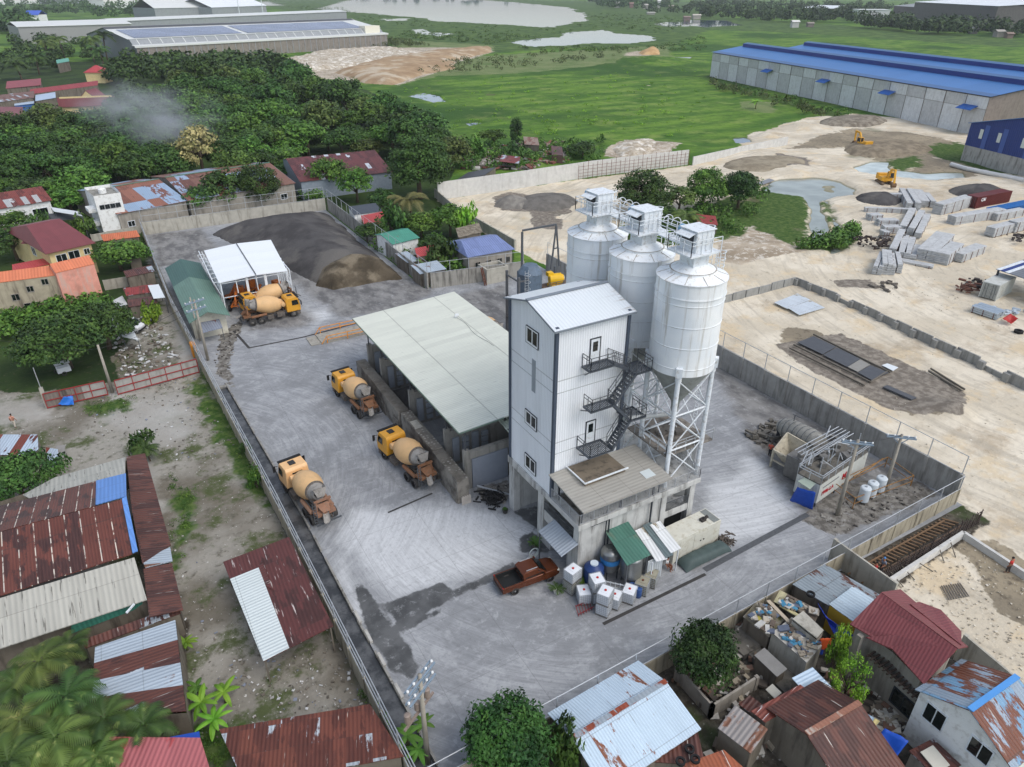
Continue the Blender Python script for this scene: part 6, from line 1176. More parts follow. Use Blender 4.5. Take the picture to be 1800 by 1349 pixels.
mono('orange_roof_hut', 'smaller orange roof below the bushy tree by the lane',(225,452),(246,448),(242,430),2.6,3.2, SHW, corr('bright_orange',(196,112,76),.05,(190,96,60)),.3)
mono('shack', 'rust-striped sheet roof on top of the pale boundary wall by the lane',(222,488),(272,477),(266,466),2.6,2.9, SHW, RUSTP,.2)
mono('shack', 'red and rust sheet roofed shack in the junk yard',(222,520),(275,513),(268,500),2.2,2.6, SHW, corr('red_rust',(142,56,52),.4,(104,54,44),.1, period=.25),.2)
mono('shack', 'lower brown sheet roof of the junk yard shack',(226,540),(276,533),(272,520),1.9,2.2, SHW, RUST,.2)
mono('awning', 'white sheet awning at the lane corner of the junk yard shack',(270,525),(290,523),(279,500),2.5,2.7, GREYST, plain('white_board',(216,222,224),.6,.1),.1, 'awning', True)
mono('junk_sheets', 'pile of pale boards and sheets beside the junk yard shack',(205,545),(224,535),(215,520),.9,1.4, SHW, plain('pale_board',(188,190,190),.7,.3,1.5),.1, 'scrap heap')
mono('car_port', 'white torn sheet shelter under the umbrella tree beside the van',(215,592),(243,598),(232,575),1.8,2.0, GREYST, plain('white_board',(216,222,224),.6,.1),.1, 'shelter', True)
fence('boundary_wall', 'mossy low block wall behind the junk yard shack',[tuple(G(186,510)[:2]), tuple(G(272,496)[:2])],1.6,0,3, CONC2,.2)
fence('boundary_wall', 'pale crumbling wall along the lane by the long patched house',[tuple(G(163,425)[:2]), tuple(G(247,410)[:2])],1.4,0,3, CONC2,.2)
# --- far west roofs
gable('house', 'yellow house with red roof and an arched front gable in the far trees',(105,188),(205,184),(108,172),6,9, CREAM, WINE,.8,[('near',.2,1.5,3,2)])
gg_ = thing('porch', 'yellow gabled porch with dark arched door on the far red-roofed house', 'porch', G(160,202)); O = gg_.location; a, c = G(145,200), G(177,200); b = MB(O); m_ = (a + c) / 2; back_ = Vector((FW.x, FW.y,0)) * 8
for p in (a, c): p.z = 0
b.face([a, c, c + Vector((0,0,5)), m_ + Vector((0,0,8)), a + Vector((0,0,5))]); b.face([a, a + back_, a + back_ + Vector((0,0,5)), a + Vector((0,0,5))]); b.face([c, c + back_, c + back_ + Vector((0,0,5)), c + Vector((0,0,5))]); b.build('wall', CREAM, gg_)
b = MB(O); b.slab([a + Vector((-.3,-.3,5)), m_ + Vector((0,0,8.2)), m_ + back_ + Vector((0,0,8.2)), a + back_ + Vector((0,0,5))],.2); b.slab([c + Vector((.3,-.3,5)), c + back_ + Vector((0,0,5)), m_ + back_ + Vector((0,0,8.2)), m_ + Vector((0,0,8.2))],.2); b.build('roof', WINE, gg_)
b = MB(O); f_ = Vector((FW.x, FW.y,0)) * -.05; b.face([a.lerp(c,.25) + f_, a.lerp(c,.75) + f_, a.lerp(c,.75) + f_ + Vector((0,0,3.2)), m_ + f_ + Vector((0,0,4.2)), a.lerp(c,.25) + f_ + Vector((0,0,3.2))]); b.build('door', plain('dark_door',(58,44,36),.6,.2), gg_)
mono('long_shed', 'far maroon roofed shed with white units on its ridge',(10,156),(72,150),(72,138),5,6.5, SHW, corr('maroon_far',(140,66,70),0, period=.8),.5)
mono('long_shed', 'far long maroon roof running towards the grove',(52,166),(172,150),(172,142),5,6.5, SHW, corr('maroon_far',(140,66,70),0, period=.8),.5)
mono('rust_shed', 'far brown rusty roof above a blue-sided stall',(-20,182),(60,172),(60,160),4.5,6, SHW, corr('brown_far',(120,90,80),.3,(96,60,50),.2),.5)
mono('stall', 'blue tarpaulin-sided stall below the far brown roof',(25,186),(60,182),(60,174),3,3.6, plain('blue_tarp2',(60,100,160),.7,.2), plain('pale_sheet',(170,186,204),.6,.2),.3, 'stall')
mono('shed', 'small grey-white shed roof between the far maroon roofs',(62,178),(98,172),(97,162),4,4.6, SHW, plain('pale_sheet',(170,186,204),.6,.2),.3)
mono('house', 'low dark red roof peeping out of the trees on the street side',(0,204),(42,204),(40,188),4,5, SHW, WINE,.3, 'house')
gable('gazebo', 'small red pyramid-roofed gazebo below the arched warehouse end',(146,128),(182,128),(148,115),5,8, CREAM, corr('red_far',(178,70,74),0),.5, hip=.45, cat='gazebo')
mono('shed', 'small teal roofed shed between tall palms',(100,112),(122,108),(120,102),5,6, SHW, corr('teal_far',(96,160,140),0),.5)
# --- walled plot behind the gravel heap
mono('sheet_shed', 'red sheet roof of the shed beside the stepped fence',(641,400),(680,392),(672,372),3.0,3.5, SHW, RED,.2)
mono('flat_shed', 'dark flat-roofed shed joined to the red sheet roof',(622,378),(672,371),(660,357),3.6,3.7, WHW, plain('dark_roofing',(72,78,86),.7,.2),.2)
gable('green_hut', 'small hut with a sea-green gabled roof beside the stepped fence',(690,430),(738,418),(672,412),3.0,3.9, WHW, GREENR,.25, back=2)
mono('red_hut', 'small hut with a bright red roof in the walled plot',(733,452),(770,445),(765,430),2.9,3.4, SHW, RED,.2)
mono('tin_shed', 'pale blue sheet roof patch in front of the small red hut',(716,462),(738,458),(716,442),2.2,2.5, SHW, GALV,.2)
mono('tin_shed', 'pale corrugated roof in the fence corner with a papaya plant beside it',(738,482),(785,473),(768,458),2.3,2.7, SHW, GALV,.2)
gable('hip_house', 'grey house with a blue-purple hip roof behind the low concrete fence',(822,453),(905,438),(800,425),3.4,4.8, HOLLOW, BLUER,.35,[('near',.2,1.2,.9,.9),('near',.45,1.2,.9,.9),('near',.7,1.2,.9,.9),('near',.9,1.2,.7,.9)], hip=.12, fm=HOLLOW)
mono('hut', 'weathered grey palm-thatch hut roof behind the blue hip roof',(806,418),(848,408),(842,392),2.8,3.6, SHW, grav('thatch',(104,96,84),(140,132,118), None,1.5),.3, 'hut')
mono('red_roof_hut', 'low hut with a red roof in the thicket behind the silos',(1226,392),(1262,396),(1258,380),2.2,2.6, SHW, corr('red_dark',(150,60,56),.2,(110,56,48)),.2)
mono('low_building', 'large low black flat roof just behind the long grey wall',(800,318),(852,308),(872,294),2.6,2.7, SHW, plain('black_roof',(52,50,50),.4,.5,.3),.2)
mono('shack', 'collapsing grey shack at the foot of the cone-shaped tree',(922,254),(948,256),(945,242),2.4,3.4, SHW, corr('shack_grey',(150,130,116),.4,(120,76,60)),.2)
mono('shack', 'small leaning shack with rusty walls on the marsh edge',(970,272),(990,274),(988,258),2.2,2.8, plain('rusty_wall',(120,92,84),.8,.5,1), RUST,.2)
mono('open_shelter', 'open red rust roof on posts in front of the collapsed shacks',(878,284),(912,288),(915,276),2.2,2.6, GREYST, corr('red_rust2',(126,58,54),.3,(100,50,44),.1),.2, 'shelter', True)
mono('debris_deck', 'pale plank platform among the collapsed shacks',(806,275),(850,270),(856,266),.5,.6, SHW, plain('planks_pale',(160,152,142),.8,.4,1),.1, 'platform'); mono('debris_deck', 'long flat grey debris platform below the plank one',(824,290),(870,292),(860,278),.4,.6, SHW, plain('planks_grey',(134,126,118),.8,.5,1),.1, 'platform')
# --- southwest: long rusty warehouse and neighbours
wh = thing('rusty_warehouse', 'long warehouse with white-streaked rust roof, blue patches and grey asbestos eaves', 'warehouse',(*G(100,960)[:2],0)); O = wh.location
z1, z2, zr = 4.2,5.0,6.4
def sl(name, pts, mat, par=wh, th=.08):
    b = MB(O); b.slab([G(x, y, z) for x, y, z in pts], th); return b.build(name, mat, par)
sl('roof',[(-60,1066, z2),(232,974, z2),(214,878, zr),(-60,952, zr)], RUSTL); sl('far_roof',[(168,846, z2 + .2),(-60,905, z2 + .2),(-60,951, zr + .01),(168,889, zr + .01)], RUSTL)
sl('blue_patch',[(221,832, z2 + .1),(169,845, z2 + .15),(168,887, zr + .03),(222,872, zr + .03)], corr('blue_sheet',(98,142,206),0, period=.3, var=.1)); sl('blue_patch',[(233,972, z2 + .03),(242,968, z2 + .03),(222,872, zr + .04),(214,877, zr + .04)], corr('blue_sheet',(98,142,206),0, period=.3, var=.1))
sl('upper_eave',[(220,804, z1 - .2),(95,840, z1 - .2),(40,870, z1 + .2),(60,880, z2),(220,836, z2)], ASB); sl('lower_eave',[(-60,1160, z1 - .8),(258,1054, z1 - .8),(236,980, z2 - .15),(-60,1070, z2 - .15)], ASB)
sl('side_roof',[(300,958,2.6),(255,797,2.8),(222,803,3.3),(232,900,3.3),(250,990,3.3)], RUST); sl('side_roof',[(322,1072,2.5),(302,990,2.6),(252,1000,3.2),(262,1085,3.2)], RUST); sl('side_roof',[(303,986,2.62),(299,962,2.62),(250,984,3.22),(255,998,3.22)], GALV)
sl('green_wall',[(125,1113,2.2),(252,1065,2.2),(248,1052,3.1),(125,1098,3.1)], GREENR)
b = MB(O); wall_ring(b,[G(x, y, z) for x, y, z in ((-60,1150,3),(255,1050,3),(315,1068,2.2),(255,802,2.6),(215,808,3.4),(-60,900,4))],-.3,[3.1,3.1,2.3,2.5,3.2,3.9]); b.build('wall', SHW, wh); b = MB(O); b.beam(G(222,1078,3.3), G(236,1062,3.4),.12); b.build('gutter_pipe', WHITEST, wh)
ss = thing('striped_shed', 'shed with alternating galvanised and rusty roof strips beside the palm clump', 'shed',(*G(245,1170)[:2],0)); O = ss.location; A_, B_, C_, D_ = G(167,1138,2.9), G(308,1090,2.9), G(327,1250,2.5), G(160,1262,2.5)
ts = [0,.24,.5,.74,1.0]
for i, mt in enumerate((GALV, RUSTP, GALV, RUSTP)): b = MB(O); p_, q_ = ts[i], ts[i + 1]; b.slab([A_.lerp(D_, p_), A_.lerp(D_, q_), B_.lerp(C_, q_), B_.lerp(C_, p_)][::-1],.06); b.build('roof_strip', mt, ss)
b = MB(O); wall_ring(b,[A_, B_, C_, D_],-.3,[2.7,2.7,2.3,2.3]); b.build('wall', SHW, ss)
mono('eave_strip', 'narrow strip of broken grey and rusty sheets between the warehouse and the striped shed',(150,1140),(318,1078),(308,1066),2.2,2.5, SHW, RUSTP,.1, 'lean-to')
ls = thing('open_shed', 'wide open shed with maroon roof and a long white roof panel against the fence', 'shed',(*G(490,1060)[:2],0)); O = ls.location; A_, B_, C_, D_ = G(392,988,2.5), G(508,944,2.9), G(586,1100,2.9), G(463,1163,2.5); b = MB(O); b.slab([B_, A_, D_, C_],.06); b.build('roof', MAROON, ls)
b = MB(O); up = Vector((0,0,.05)); b.slab([A_.lerp(D_,.2) + up, D_ + up, D_.lerp(C_,.36) + up, A_.lerp(D_,.2).lerp(B_.lerp(C_,.2),.42) + up][::-1],.04); b.build('white_panel', corr('white_panel',(206,214,212),0, period=.3, var=.06), ls); b = MB(O); p = A_.lerp(D_,.2).lerp(B_.lerp(C_,.2),.42); r_ = A_.lerp(D_,.14).lerp(B_.lerp(C_,.14),.5); b.slab([p + up * 1.2, p.lerp(D_.lerp(C_,.36),.25) + up * 1.2, p.lerp(D_.lerp(C_,.36),.25).lerp(C_,.12) + up * 1.2, r_ + up * 1.2],.03); b.build('loose_sheet', MAROON, ls)
b = MB(O)
for p in (A_, B_, C_, D_, A_.lerp(D_,.5), B_.lerp(C_,.5)): p = p.lerp((A_ + C_) / 2,.06); b = MB(O); b.beam((p.x, p.y,-.1),(p.x, p.y, p.z - .1),.1); b.build('post', SHW, ls)
mono('rusty_shed', 'rust roof with flaking grey patches in the fence corner by the utility pole',(430,1380),(710,1330),(650,1238),2.3,2.7, SHW, corr('flaking_rust',(110,62,48),.45,(88,48,38),.24,(170,178,184), period=.25, sheet=(.8,1.6), streak=.3),.2)
mono('red_house', 'faded pinkish-red roof in the corner below the palms',(205,1360),(372,1362),(352,1297),3.0,3.3, SHW, corr('faded_red',(168,96,98),.12,(160,70,70), period=.3),.2, 'house')
mono('tarpaulin', 'strip of blue tarpaulin behind the faded red roof',(300,1308),(352,1298),(350,1286),2.6,2.7, SHW, plain('blue_tarp',(30,76,170),.5,.25,2),.1, 'tarpaulin')
for pts_, lab in (([(0,800),(68,800),(66,764)], 'low roof of rust and pale sheets beside the flat-crowned tree'),): mono('scrap_shed', lab, *pts_,1.3,2.0, SHW, corr('strip_sheets',(120,62,48),.3,(90,46,38),.45,(176,190,204), period=.3, sheet=(.95,6)),.1)
mono('scrap_sheets', 'leaning pale and rusty sheets at the edge of the bare lot',(82,822),(104,826),(102,790),.3,1.2, None, corr('strip_sheets',(120,62,48),.3,(90,46,38),.45,(176,190,204), period=.3, sheet=(.95,6)),.1, 'scrap heap'); mono('leaning_board', 'grey board leaning beside the rusty sheets on the bare lot',(98,806),(114,804),(114,782),.4,1.1, None, plain('board_grey',(140,138,134),.8,.3),.1, 'panel')
# --- southeast shanties
gable('galv_shed', 'pale galvanised gabled shed with a dark ridge repair against the front fence',(962,1254),(1122,1161),(1001,1302),2.7,3.4, SHW, GALVN,.15, back=3.3, cat='shed', ridge=corr('ridge_rusty',(150,160,168),.4,(140,70,48)))
S2 = thing('hip_house', 'unfinished block house under a big wine-red roof with small side gables', 'house',(*G(1610,1120)[:2],0)); O = S2.location; ze, zr = 4.6,6.2
def pl(b, *pts): b.slab([G(x, y, z) for x, y, z in pts],.08)
b = MB(O); pl(b,(1494,1097, ze),(1569,1141, ze),(1624,1203, ze),(1683,1141, zr),(1549,1042, zr)); pl(b,(1702,1137, ze + .4),(1583,1036, ze + .4),(1549,1041, zr + .01),(1684,1140, zr + .01)); pl(b,(1522,1120, ze - .05),(1570,1142, ze - .05),(1592,1115, ze + .9)); pl(b,(1600,1062, ze + 1.0),(1690,1134, ze + 1.0),(1690,1110, ze + .5),(1654,1072, ze + .5),(1616,1058, ze + .5)); b.build('roof', WINE, S2)
q = [G(x, y, z) for x, y, z in ((1505,1100,4),(1570,1145,4),(1618,1195,4),(1676,1142,4),(1566,1056,4))]; b = MB(O); wall_ring(b, q,-.3,3.9); b.build('wall', HOLLOW, S2)
b = MB(O); a, c = G(1530,1150,3.0), G(1625,1235,3.0); a.z = c.z = 0; n_ = Vector(((c - a).y,-(c - a).x,0)).normalized(); q2 = [a, c, c - n_ * 2.2, a - n_ * 2.2]; wall_ring(b, q2,-.3,2.9); b.build('ground_floor_wall', HOLLOW, S2); put_window(S2, O, a, c,.72,.9,1.5,1.3, DARKST)
b = MB(O)
for k in range(14): p = a.lerp(c, k / 13.0); b.beam(p + n_ * .35 + Vector((0,0,2.95)), p - n_ * 1.7 + Vector((0,0,3.05)),.1)
b.beam(a + Vector((0,0,2.9)), c + Vector((0,0,2.9)),.1); b.build('rafter', plain('rafter_dark',(74,62,54),.8,.3), S2)
b = MB(O)
for x, y in ((1505,1140),(1523,1120),(1566,1142)): p = G(x, y,3); b.beam((p.x, p.y,-.2),(p.x, p.y,4.3),.35)
b.build('column', HOLLOW, S2)
S4 = gable('white_house', 'white two-storey house with a blue ridge and rust-streaked sheet roof',(1608,1212),(1690,1158),(1692,1258),4.6,6.2, WHW, MIXR,.25,[('end0',.28,3.2,1.2,1.25),('end0',.78,2.9,1.2,1.35)], ridge=plain('ridge_blue',(84,150,214),.5,.15), th=.07)
S4b = [c for c in S4.children if c.name.startswith('wall')][0]
mono('lean_to', 'small pale flat roof with rusty edge in front of the white house',(1598,1320),(1640,1298),(1690,1345),2.3,2.4, HOLLOW, RUSTP,.15, 'lean-to')
mono('pale_board', 'cream board lying on the small rusty-edged flat roof',(1618,1322),(1640,1310),(1670,1345),2.5,2.55, None, plain('cream_board',(206,202,188),.7,.1),0, 'board')
mono('rust_roof_shed', 'long dull grey sheet roof with rust holes under the boundary wall',(1393,1027),(1450,992),(1548,1046),2.2,2.4, SHW, corr('hole_roof',(140,150,156),.2,(92,60,48), period=.3, var=.15, sheet=(.8,5)),.15); mono('rust_roof_shed', 'brighter galvanised roof between dull grey roof and wine-red hip roof',(1457,1062),(1500,1030),(1542,1058),2.6,2.7, plain('yellow_board',(196,160,52),.7,.2), corr('galv_bright',(186,202,212),.1,(120,80,60), period=.3, sheet=(.8,4)),.1)
fc_ = thing('flat_house', 'small pale concrete house with a flat grimy roof and clutter on top', 'house',(*G(1410,1140)[:2],0)); O = fc_.location; q = [G(x, y,2.4) for x, y in ((1357,1112),(1418,1165),(1445,1135),(1392,1085))]; b = MB(O); wall_ring(b, q,-.2,2.35); b.build('wall', CONC2, fc_); b = MB(O); b.slab(q,.12); b.build('flat_roof', concrete('slab_white',(192,188,178),(110,104,96),.7), fc_); b = MB(O); q = [G(x, y,3.1) for x, y in ((1393,1088),(1436,1122),(1448,1108),(1412,1074))]; wall_ring(b, q,2.35,2.9); b.slab(q,.08); b.build('upper_room', CONC2, fc_)
mono('plank_shed', 'mossy plank and board roof stacked with timber next to the front fence',(1306,1084),(1352,1120),(1378,1090),1.9,2.1, SHW, grav('mossy_planks',(128,118,96),(154,148,136),(120,118,70),1.2),.1); mono('plank_shed', 'brown board roof between plank roof and dull grey sheet roof',(1360,1058),(1432,1096),(1442,1074),2.1,2.3, SHW, corr('board_roof',(112,100,88),.2,(80,68,58),.12,(186,178,140), period=.5, along='u', sheet=(.5,6)),.1)
for i,(p_, q_, c_) in enumerate((((1350,1056),(1398,1105),(186,172,150)),((1342,1068),(1358,1094),(166,152,132)),((1372,1064),(1418,1092),(196,186,140)),((1330,1082),(1352,1110),(178,168,84)))):
    t = thing('plank',('long warped pale plank on the shanty roofs', 'short brown plank beside the warped one', 'yellowish plank on the board roof', 'mossy yellow beam at the edge of the plank roof')[i], 'plank',(*G(*p_,2.3)[:2],2.3)); b = MB(t.location); b.beam(G(*p_,2.35), G(*q_,2.45),.3,.08); b.build('board', plain('plank%d' % i, c_,.8,.25,3), t)
def tarp(label, pts, col, z=.0):
    p = [G(x, y, zz) for x, y, zz in pts]; c = sum(p, Vector()) / 4; t = thing('tarpaulin', label, 'tarpaulin',(c.x, c.y,0)); b = MB(t.location); n = 9; g_ = [[None] * n for _ in range(n)]
    for i in range(n):
        for j in range(n):
            q = p[0].lerp(p[1], i / 8).lerp(p[3].lerp(p[2], i / 8), j / 8); q.z += -.35 * math.sin(math.pi * i / 8) * math.sin(math.pi * j / 8) + rnd.uniform(-.06,.06); g_[i][j] = b.P(q)
    for i in range(8):
        for j in range(8): b.fi((g_[i][j], g_[i + 1][j], g_[i + 1][j + 1], g_[i][j + 1]))
    o_ = b.build('sheet', plain('tarp_%s' % (col,), col,.45,.3,2.5), t, smooth=True); m_ = o_.modifiers.new('t', 'SOLIDIFY'); m_.thickness = .02; return t
tarp('bright blue tarpaulin tent between rusty roof and white house',[(1527,1312,1.6),(1556,1280,2.6),(1598,1302,2.6),(1565,1345,1.2)],(28,84,190)); tarp('long blue tarpaulin draped over the yellow wall',[(1438,1060,2.8),(1452,1085,2.6),(1504,1118,2.2),(1470,1122,1.6)],(34,66,180)); tarp('small blue tarpaulin hanging with an orange one on the flat concrete house',[(1432,1130,2.6),(1450,1128,2.6),(1446,1152,1.0),(1434,1150,1.0)],(40,80,180)); tarp('orange tarpaulin scrap hanging beside the flat concrete house',[(1441,1122,3.0),(1464,1122,3.0),(1458,1140,1.8),(1444,1142,1.8)],(222,96,50))
gable('rust_house', 'dark rust gabled house with a pale ridge cap in the corner of the shanties',(1347,1245),(1438,1195),(1388,1308),3.0,4.2, SHW, RUST,.2, ridge=corr('ridge_rust2',(150,104,84),.2,(176,160,146)), back=4.5)
mono('rusty_shack', 'narrow maroon roof dotted with holes, between the pale strip roof and dark rust house',(1320,1250),(1345,1270),(1432,1222),2.9,3.0, SHW, corr('hole_rust',(120,62,50),.3,(92,46,38),0, streak=.7, period=.25, scol=(220,220,220)),.1); mono('rusty_shack', 'grey-brown sheet roof with a white board on it beside the galvanised shed',(1262,1280),(1320,1325),(1350,1282),2.4,2.8, SHW, corr('grey_brown',(146,140,136),.4,(122,84,64), period=.3),.1)
mono('tin_shack', 'pale galvanised strip roof with one rusty band by the feathery tree',(1392,1192),(1425,1228),(1462,1208),2.6,2.8, SHW, corr('strip_pale',(196,216,232),.15,(120,84,70), period=.25, sheet=(.9,5)),.1); mono('rusty_shack', 'orange-rust roof in the very corner with old tyres on it',(1150,1340),(1240,1345),(1225,1280),2.0,2.3, SHW, RUST,.1); mono('rusty_shack', 'streaked bright rust roof below the grey-brown one',(1235,1380),(1310,1352),(1272,1318),1.8,2.1, SHW, corr('rust_bright',(150,84,56),.3,(112,60,44),0, period=.25, streak=.5),.1)
mono('rusty_shack', 'striped rust roof below the blue tarpaulin tent',(1480,1370),(1560,1370),(1515,1310),2.0,2.3, SHW, RUSTL,.1); mono('tin_shack', 'little blue-grey and yellow patch roof beside the feathery tree',(1495,1258),(1535,1282),(1547,1268),2.2,2.3, SHW, corr('patch_small',(160,184,204),.2,(140,120,90),.25,(206,190,130), sheet=(.7,.8)),.1)
for i,(x, y, rr) in enumerate(((1212,1318,.3),(1222,1336,.3),(1196,1340,.3))):
    p = G(x, y,2.25); t = thing('tyre', 'old black tyre lying on the corner rust roof', 'tyre',(p.x, p.y,2.2),0, 'old tyres on the rust roof'); b = MB(t.location); b.lathe([(0, rr * .62),(0, rr),(.16, rr),(.16, rr * .62),(0, rr * .62)],(p.x, p.y,2.24),(0,0,1),18, caps=False); b.build('ring', BLACK, t)
p = G(1425,1046,2.35); t = thing('tyre', 'single black tyre on the dull grey sheet roof', 'tyre',(p.x, p.y,2.3)); b = MB(t.location); b.lathe([(0,.2),(0,.32),(.16,.32),(.16,.2),(0,.2)],(p.x, p.y,2.35),(0,0,1),18, caps=False); b.build('ring', BLACK, t)
mono('lean_to', 'small rusty lean-to beside the low broken block wall',(1298,1238),(1322,1256),(1342,1240),1.7,1.9, SHW, RUSTP,.1); mono('board_shack', 'weathered grey board roof between the path wall and the flat concrete house',(1326,1152),(1366,1190),(1384,1176),1.5,1.7, SHW, plain('board_grey',(140,138,134),.8,.3),.1); mono('board_shack', 'pale cream board propped near the grey board roof',(1346,1212),(1362,1228),(1374,1218),1.2,1.4, None, plain('cream_board',(206,202,188),.7,.1),0)
def wall(label, pts, h, mat, th=.16, name='boundary_wall', cat='wall', cap=True):
    p0 = G(*pts[0]); r = thing(name, label, cat,(p0.x, p0.y,0)); b = MB(r.location); bc = MB(r.location)
    for a, c in zip(pts, pts[1:]):
        a, c = G(*a), G(*c); b.beam(a + Vector((0,0, h / 2 - .2)), c + Vector((0,0, h / 2 - .2)), th, h + .4); n = max(1, int((c - a).length / 3))
        for i in range(n + 1): q = a.lerp(c, i / n); bc.beam(q, q + Vector((0,0, h + .06)), th * 1.7, th * 1.7)
    b.build('wall_panel', mat, r)
    if cap: bc.build('pier', mat, r)
    return r
wall('smooth grey concrete wall between shanties and construction lot',[(1459,985),(1562,1062)],2.3, CONC2); wall('smooth concrete wall behind the white house with blue ridge',[(1680,1160),(1800,1265),(1900,1350)],2.5, CONC2)
wall('low broken block wall under the round tree',[(1188,1195),(1248,1262),(1325,1212)],1.3, HOLLOW); wall('sloping grey concrete path wall beside the round tree',[(1305,1135),(1378,1200)],.5, CONCD,1.2)
# ================================================================ BIG BUILDINGS BEYOND
U = Vector((0,0,1))
def frame_from(e0, e1, z):
    P, Q = G(*e0, z), G(*e1, z); P.z = Q.z = 0; u = (Q - P); L = u.length; u /= L; n = Vector((-u.y, u.x,0)); n = n if n.dot(FW) > 0 else -n
    return P, u, n, L
def ext(b, P, u, n, prof, a0, a1, closed=False, m=0):       # profile of (n, z) swept along u from a0 to a1
    for (n0, z0),(n1, z1) in zip(prof, prof[1:]):
        q = [P + u * a + n * nn + U * z for a, nn, z in ((a0, n0, z0),(a1, n0, z0),(a1, n1, z1),(a0, n1, z1))]; d = math.hypot(n1 - n0, z1 - z0); b.face(q,[(0,0),(a1 - a0,0),(a1 - a0, d),(0, d)], m)
BLU = corr('blue_steel_roof',(68,118,176),0, period=1.0, var=.08, bump=.3, sheet=(6,200), rough=.45); BLUD = plain('blue_dark',(28,54,124),.5,.1,.2); TILT = concrete('tilt_up',(216,218,218),(176,174,170),.45); TILT2 = concrete('tilt_up_dark',(196,197,196),(158,156,152),.45)
bw_ = thing('blue_roof_warehouse', 'huge concrete-panel warehouse with a bright blue double-ridged roof at the marsh edge', 'warehouse',(*G(1500,190)[:2],0)); O = bw_.location
P, u, n, L = frame_from((1253,92),(1741,170),12); WD = 74
b = MB(O); k = 20; 
for i in range(k):
    a0, a1 = L * i / k, L * (i + 1) / k
    for z0, z1 in ((-.5,8),(8,11.7)):
        d_ = .12 if (i % 5 in (1,2)) and z0 > 0 else 0
        b.face([P + u * (a0 + .15) + U * z0 - n * d_, P + u * (a1 - .15) + U * z0 - n * d_, P + u * (a1 - .15) + U * (z1 - .12) - n * d_, P + u * (a0 + .15) + U * (z1 - .12) - n * d_], None,(i * 7 + (z0 > 0) * 3) % 2)
b.build('wall',[TILT, TILT2], bw_)
b = MB(O); b.face([P + n * .2 - U, P + u * L + n * .2 - U, P + u * L + n * .2 + U * 11.7, P + n * .2 + U * 11.7]); 
for a_ in (0, L): b.face([P + u * a_ - U, P + u * a_ + n * WD - U, P + u * a_ + n * WD + U * 11.6, P + u * a_ + n * WD * .75 + U * 14.4, P + u * a_ + n * WD * .5 + U * 11.6, P + u * a_ + n * WD * .25 + U * 14.4, P + u * a_ + U * 11.6])
b.face([P + n * WD - U, P + u * L + n * WD - U, P + u * L + n * WD + U * 11.6, P + n * WD + U * 11.6]); b.build('wall_backing', concrete('joint_grey',(140,130,122),(110,100,92),.5), bw_)
for i,(n0, n1) in enumerate(((-.6, WD * .25),(WD * .25, WD * .5),(WD * .5, WD * .75),(WD * .75, WD + .6))):
    b = MB(O); z0, z1 = (12.0,14.8) if i % 2 == 0 else (14.8,12.0); ext(b, P, u, n,[(n0, z0),(n1, z1)],-.8, L + .8); b.build('roof', BLU, bw_)
for nn in (WD * .25, WD * .75):
    b = MB(O); ext(b, P, u, n,[(nn - 2.4,14.6),(nn - 2.2,16.0),(nn,16.5),(nn + 2.2,16.0),(nn + 2.4,14.6)],2, L - 2)
    for a_ in (2, L - 2): b.face([P + u * a_ + n * (nn + x) + U * z for x, z in ((-2.4,14.6),(2.4,14.6),(2.2,16),(0,16.5),(-2.2,16))])
    mo = b.build('ridge_monitor', BLU, bw_); b = MB(O); ext(b, P, u, n,[(nn - 2.5,14.4),(nn - 2.36,15.9)],2, L - 2); b.build('monitor_side', BLUD, mo)
for i, px in enumerate((1299,1403,1520,1667)):
    q = G(px,128 + (px - 1299) * .175,7.6); a_ = (q - P).dot(u); b = MB(O); b.slab([P + u * (a_ - 3) - n * 3 + U * 7.6, P + u * (a_ + 3) - n * 3 + U * 7.6, P + u * (a_ + 3) - n * .1 + U * 8.7, P + u * (a_ - 3) - n * .1 + U * 8.7],.15); b.build('canopy', corr('blue_canopy',(44,98,176),0, period=.8), bw_)
bs2 = thing('blue_shed', 'dark blue clad shed with white window strips on a grey block base', 'warehouse',(*G(1760,290)[:2],0)); O = bs2.location; P, u, n, L = frame_from((1688,282),(1802,312),0); L = 46
b = MB(O); b.face([P - U, P + u * L - U, P + u * L + U * 4.2, P + U * 4.2]); b.face([P - U, P + n * 45 - U, P + n * 45 + U * 4.2, P + U * 4.2][::-1]); b.build('base_wall', concrete('block_base',(172,170,164),(104,100,94),.8), bs2)
b = MB(O); b.face([P + U * 4.2 - n * .05, P + u * L + U * 4.2 - n * .05, P + u * L + U * 10.0 - n * .05, P + u * L / 2 + U * 15.2 - n * .05, P + U * 10.0 - n * .05]); b.face([P + U * 4.2, P + n * 45 + U * 4.2, P + n * 45 + U * 10, P + U * 10][::-1]); b.build('cladding', corr('navy_clad',(36,58,122),0, period=.6, var=.06), bs2)
b = MB(O); b.slab([P - u * .5 - n * .6 + U * 10, P + u * L / 2 - n * .6 + U * 15.4, P + u * L / 2 + n * 45 + U * 15.4, P - u * .5 + n * 45 + U * 10],.15); b.slab([P + u * L / 2 - n * .6 + U * 15.4, P + u * (L + .5) - n * .6 + U * 10, P + u * (L + .5) + n * 45 + U * 10, P + u * L / 2 + n * 45 + U * 15.4],.15); b.build('roof', BLU, bs2)
for a_ in (4.2,10,17.5,26,34):
    b = MB(O); b.face([P + u * (a_ + dx_) + U * z - n * .12 for dx_, z in ((.9,4.2),(2.3,4.2),(2.3,10.2),(.9,10.2))]); b.build('light_strip', plain('blue_strip',(72,96,160),.4,.05), bs2)
    b = MB(O); b.face([P + u * (a_ + dx_) + U * z - n * .14 for dx_, z in ((-.5,6.6),(.6,6.6),(.6,9.0),(-.5,9.0))]); b.build('window', plain('pane_white',(206,212,206),.3,.05), bs2)
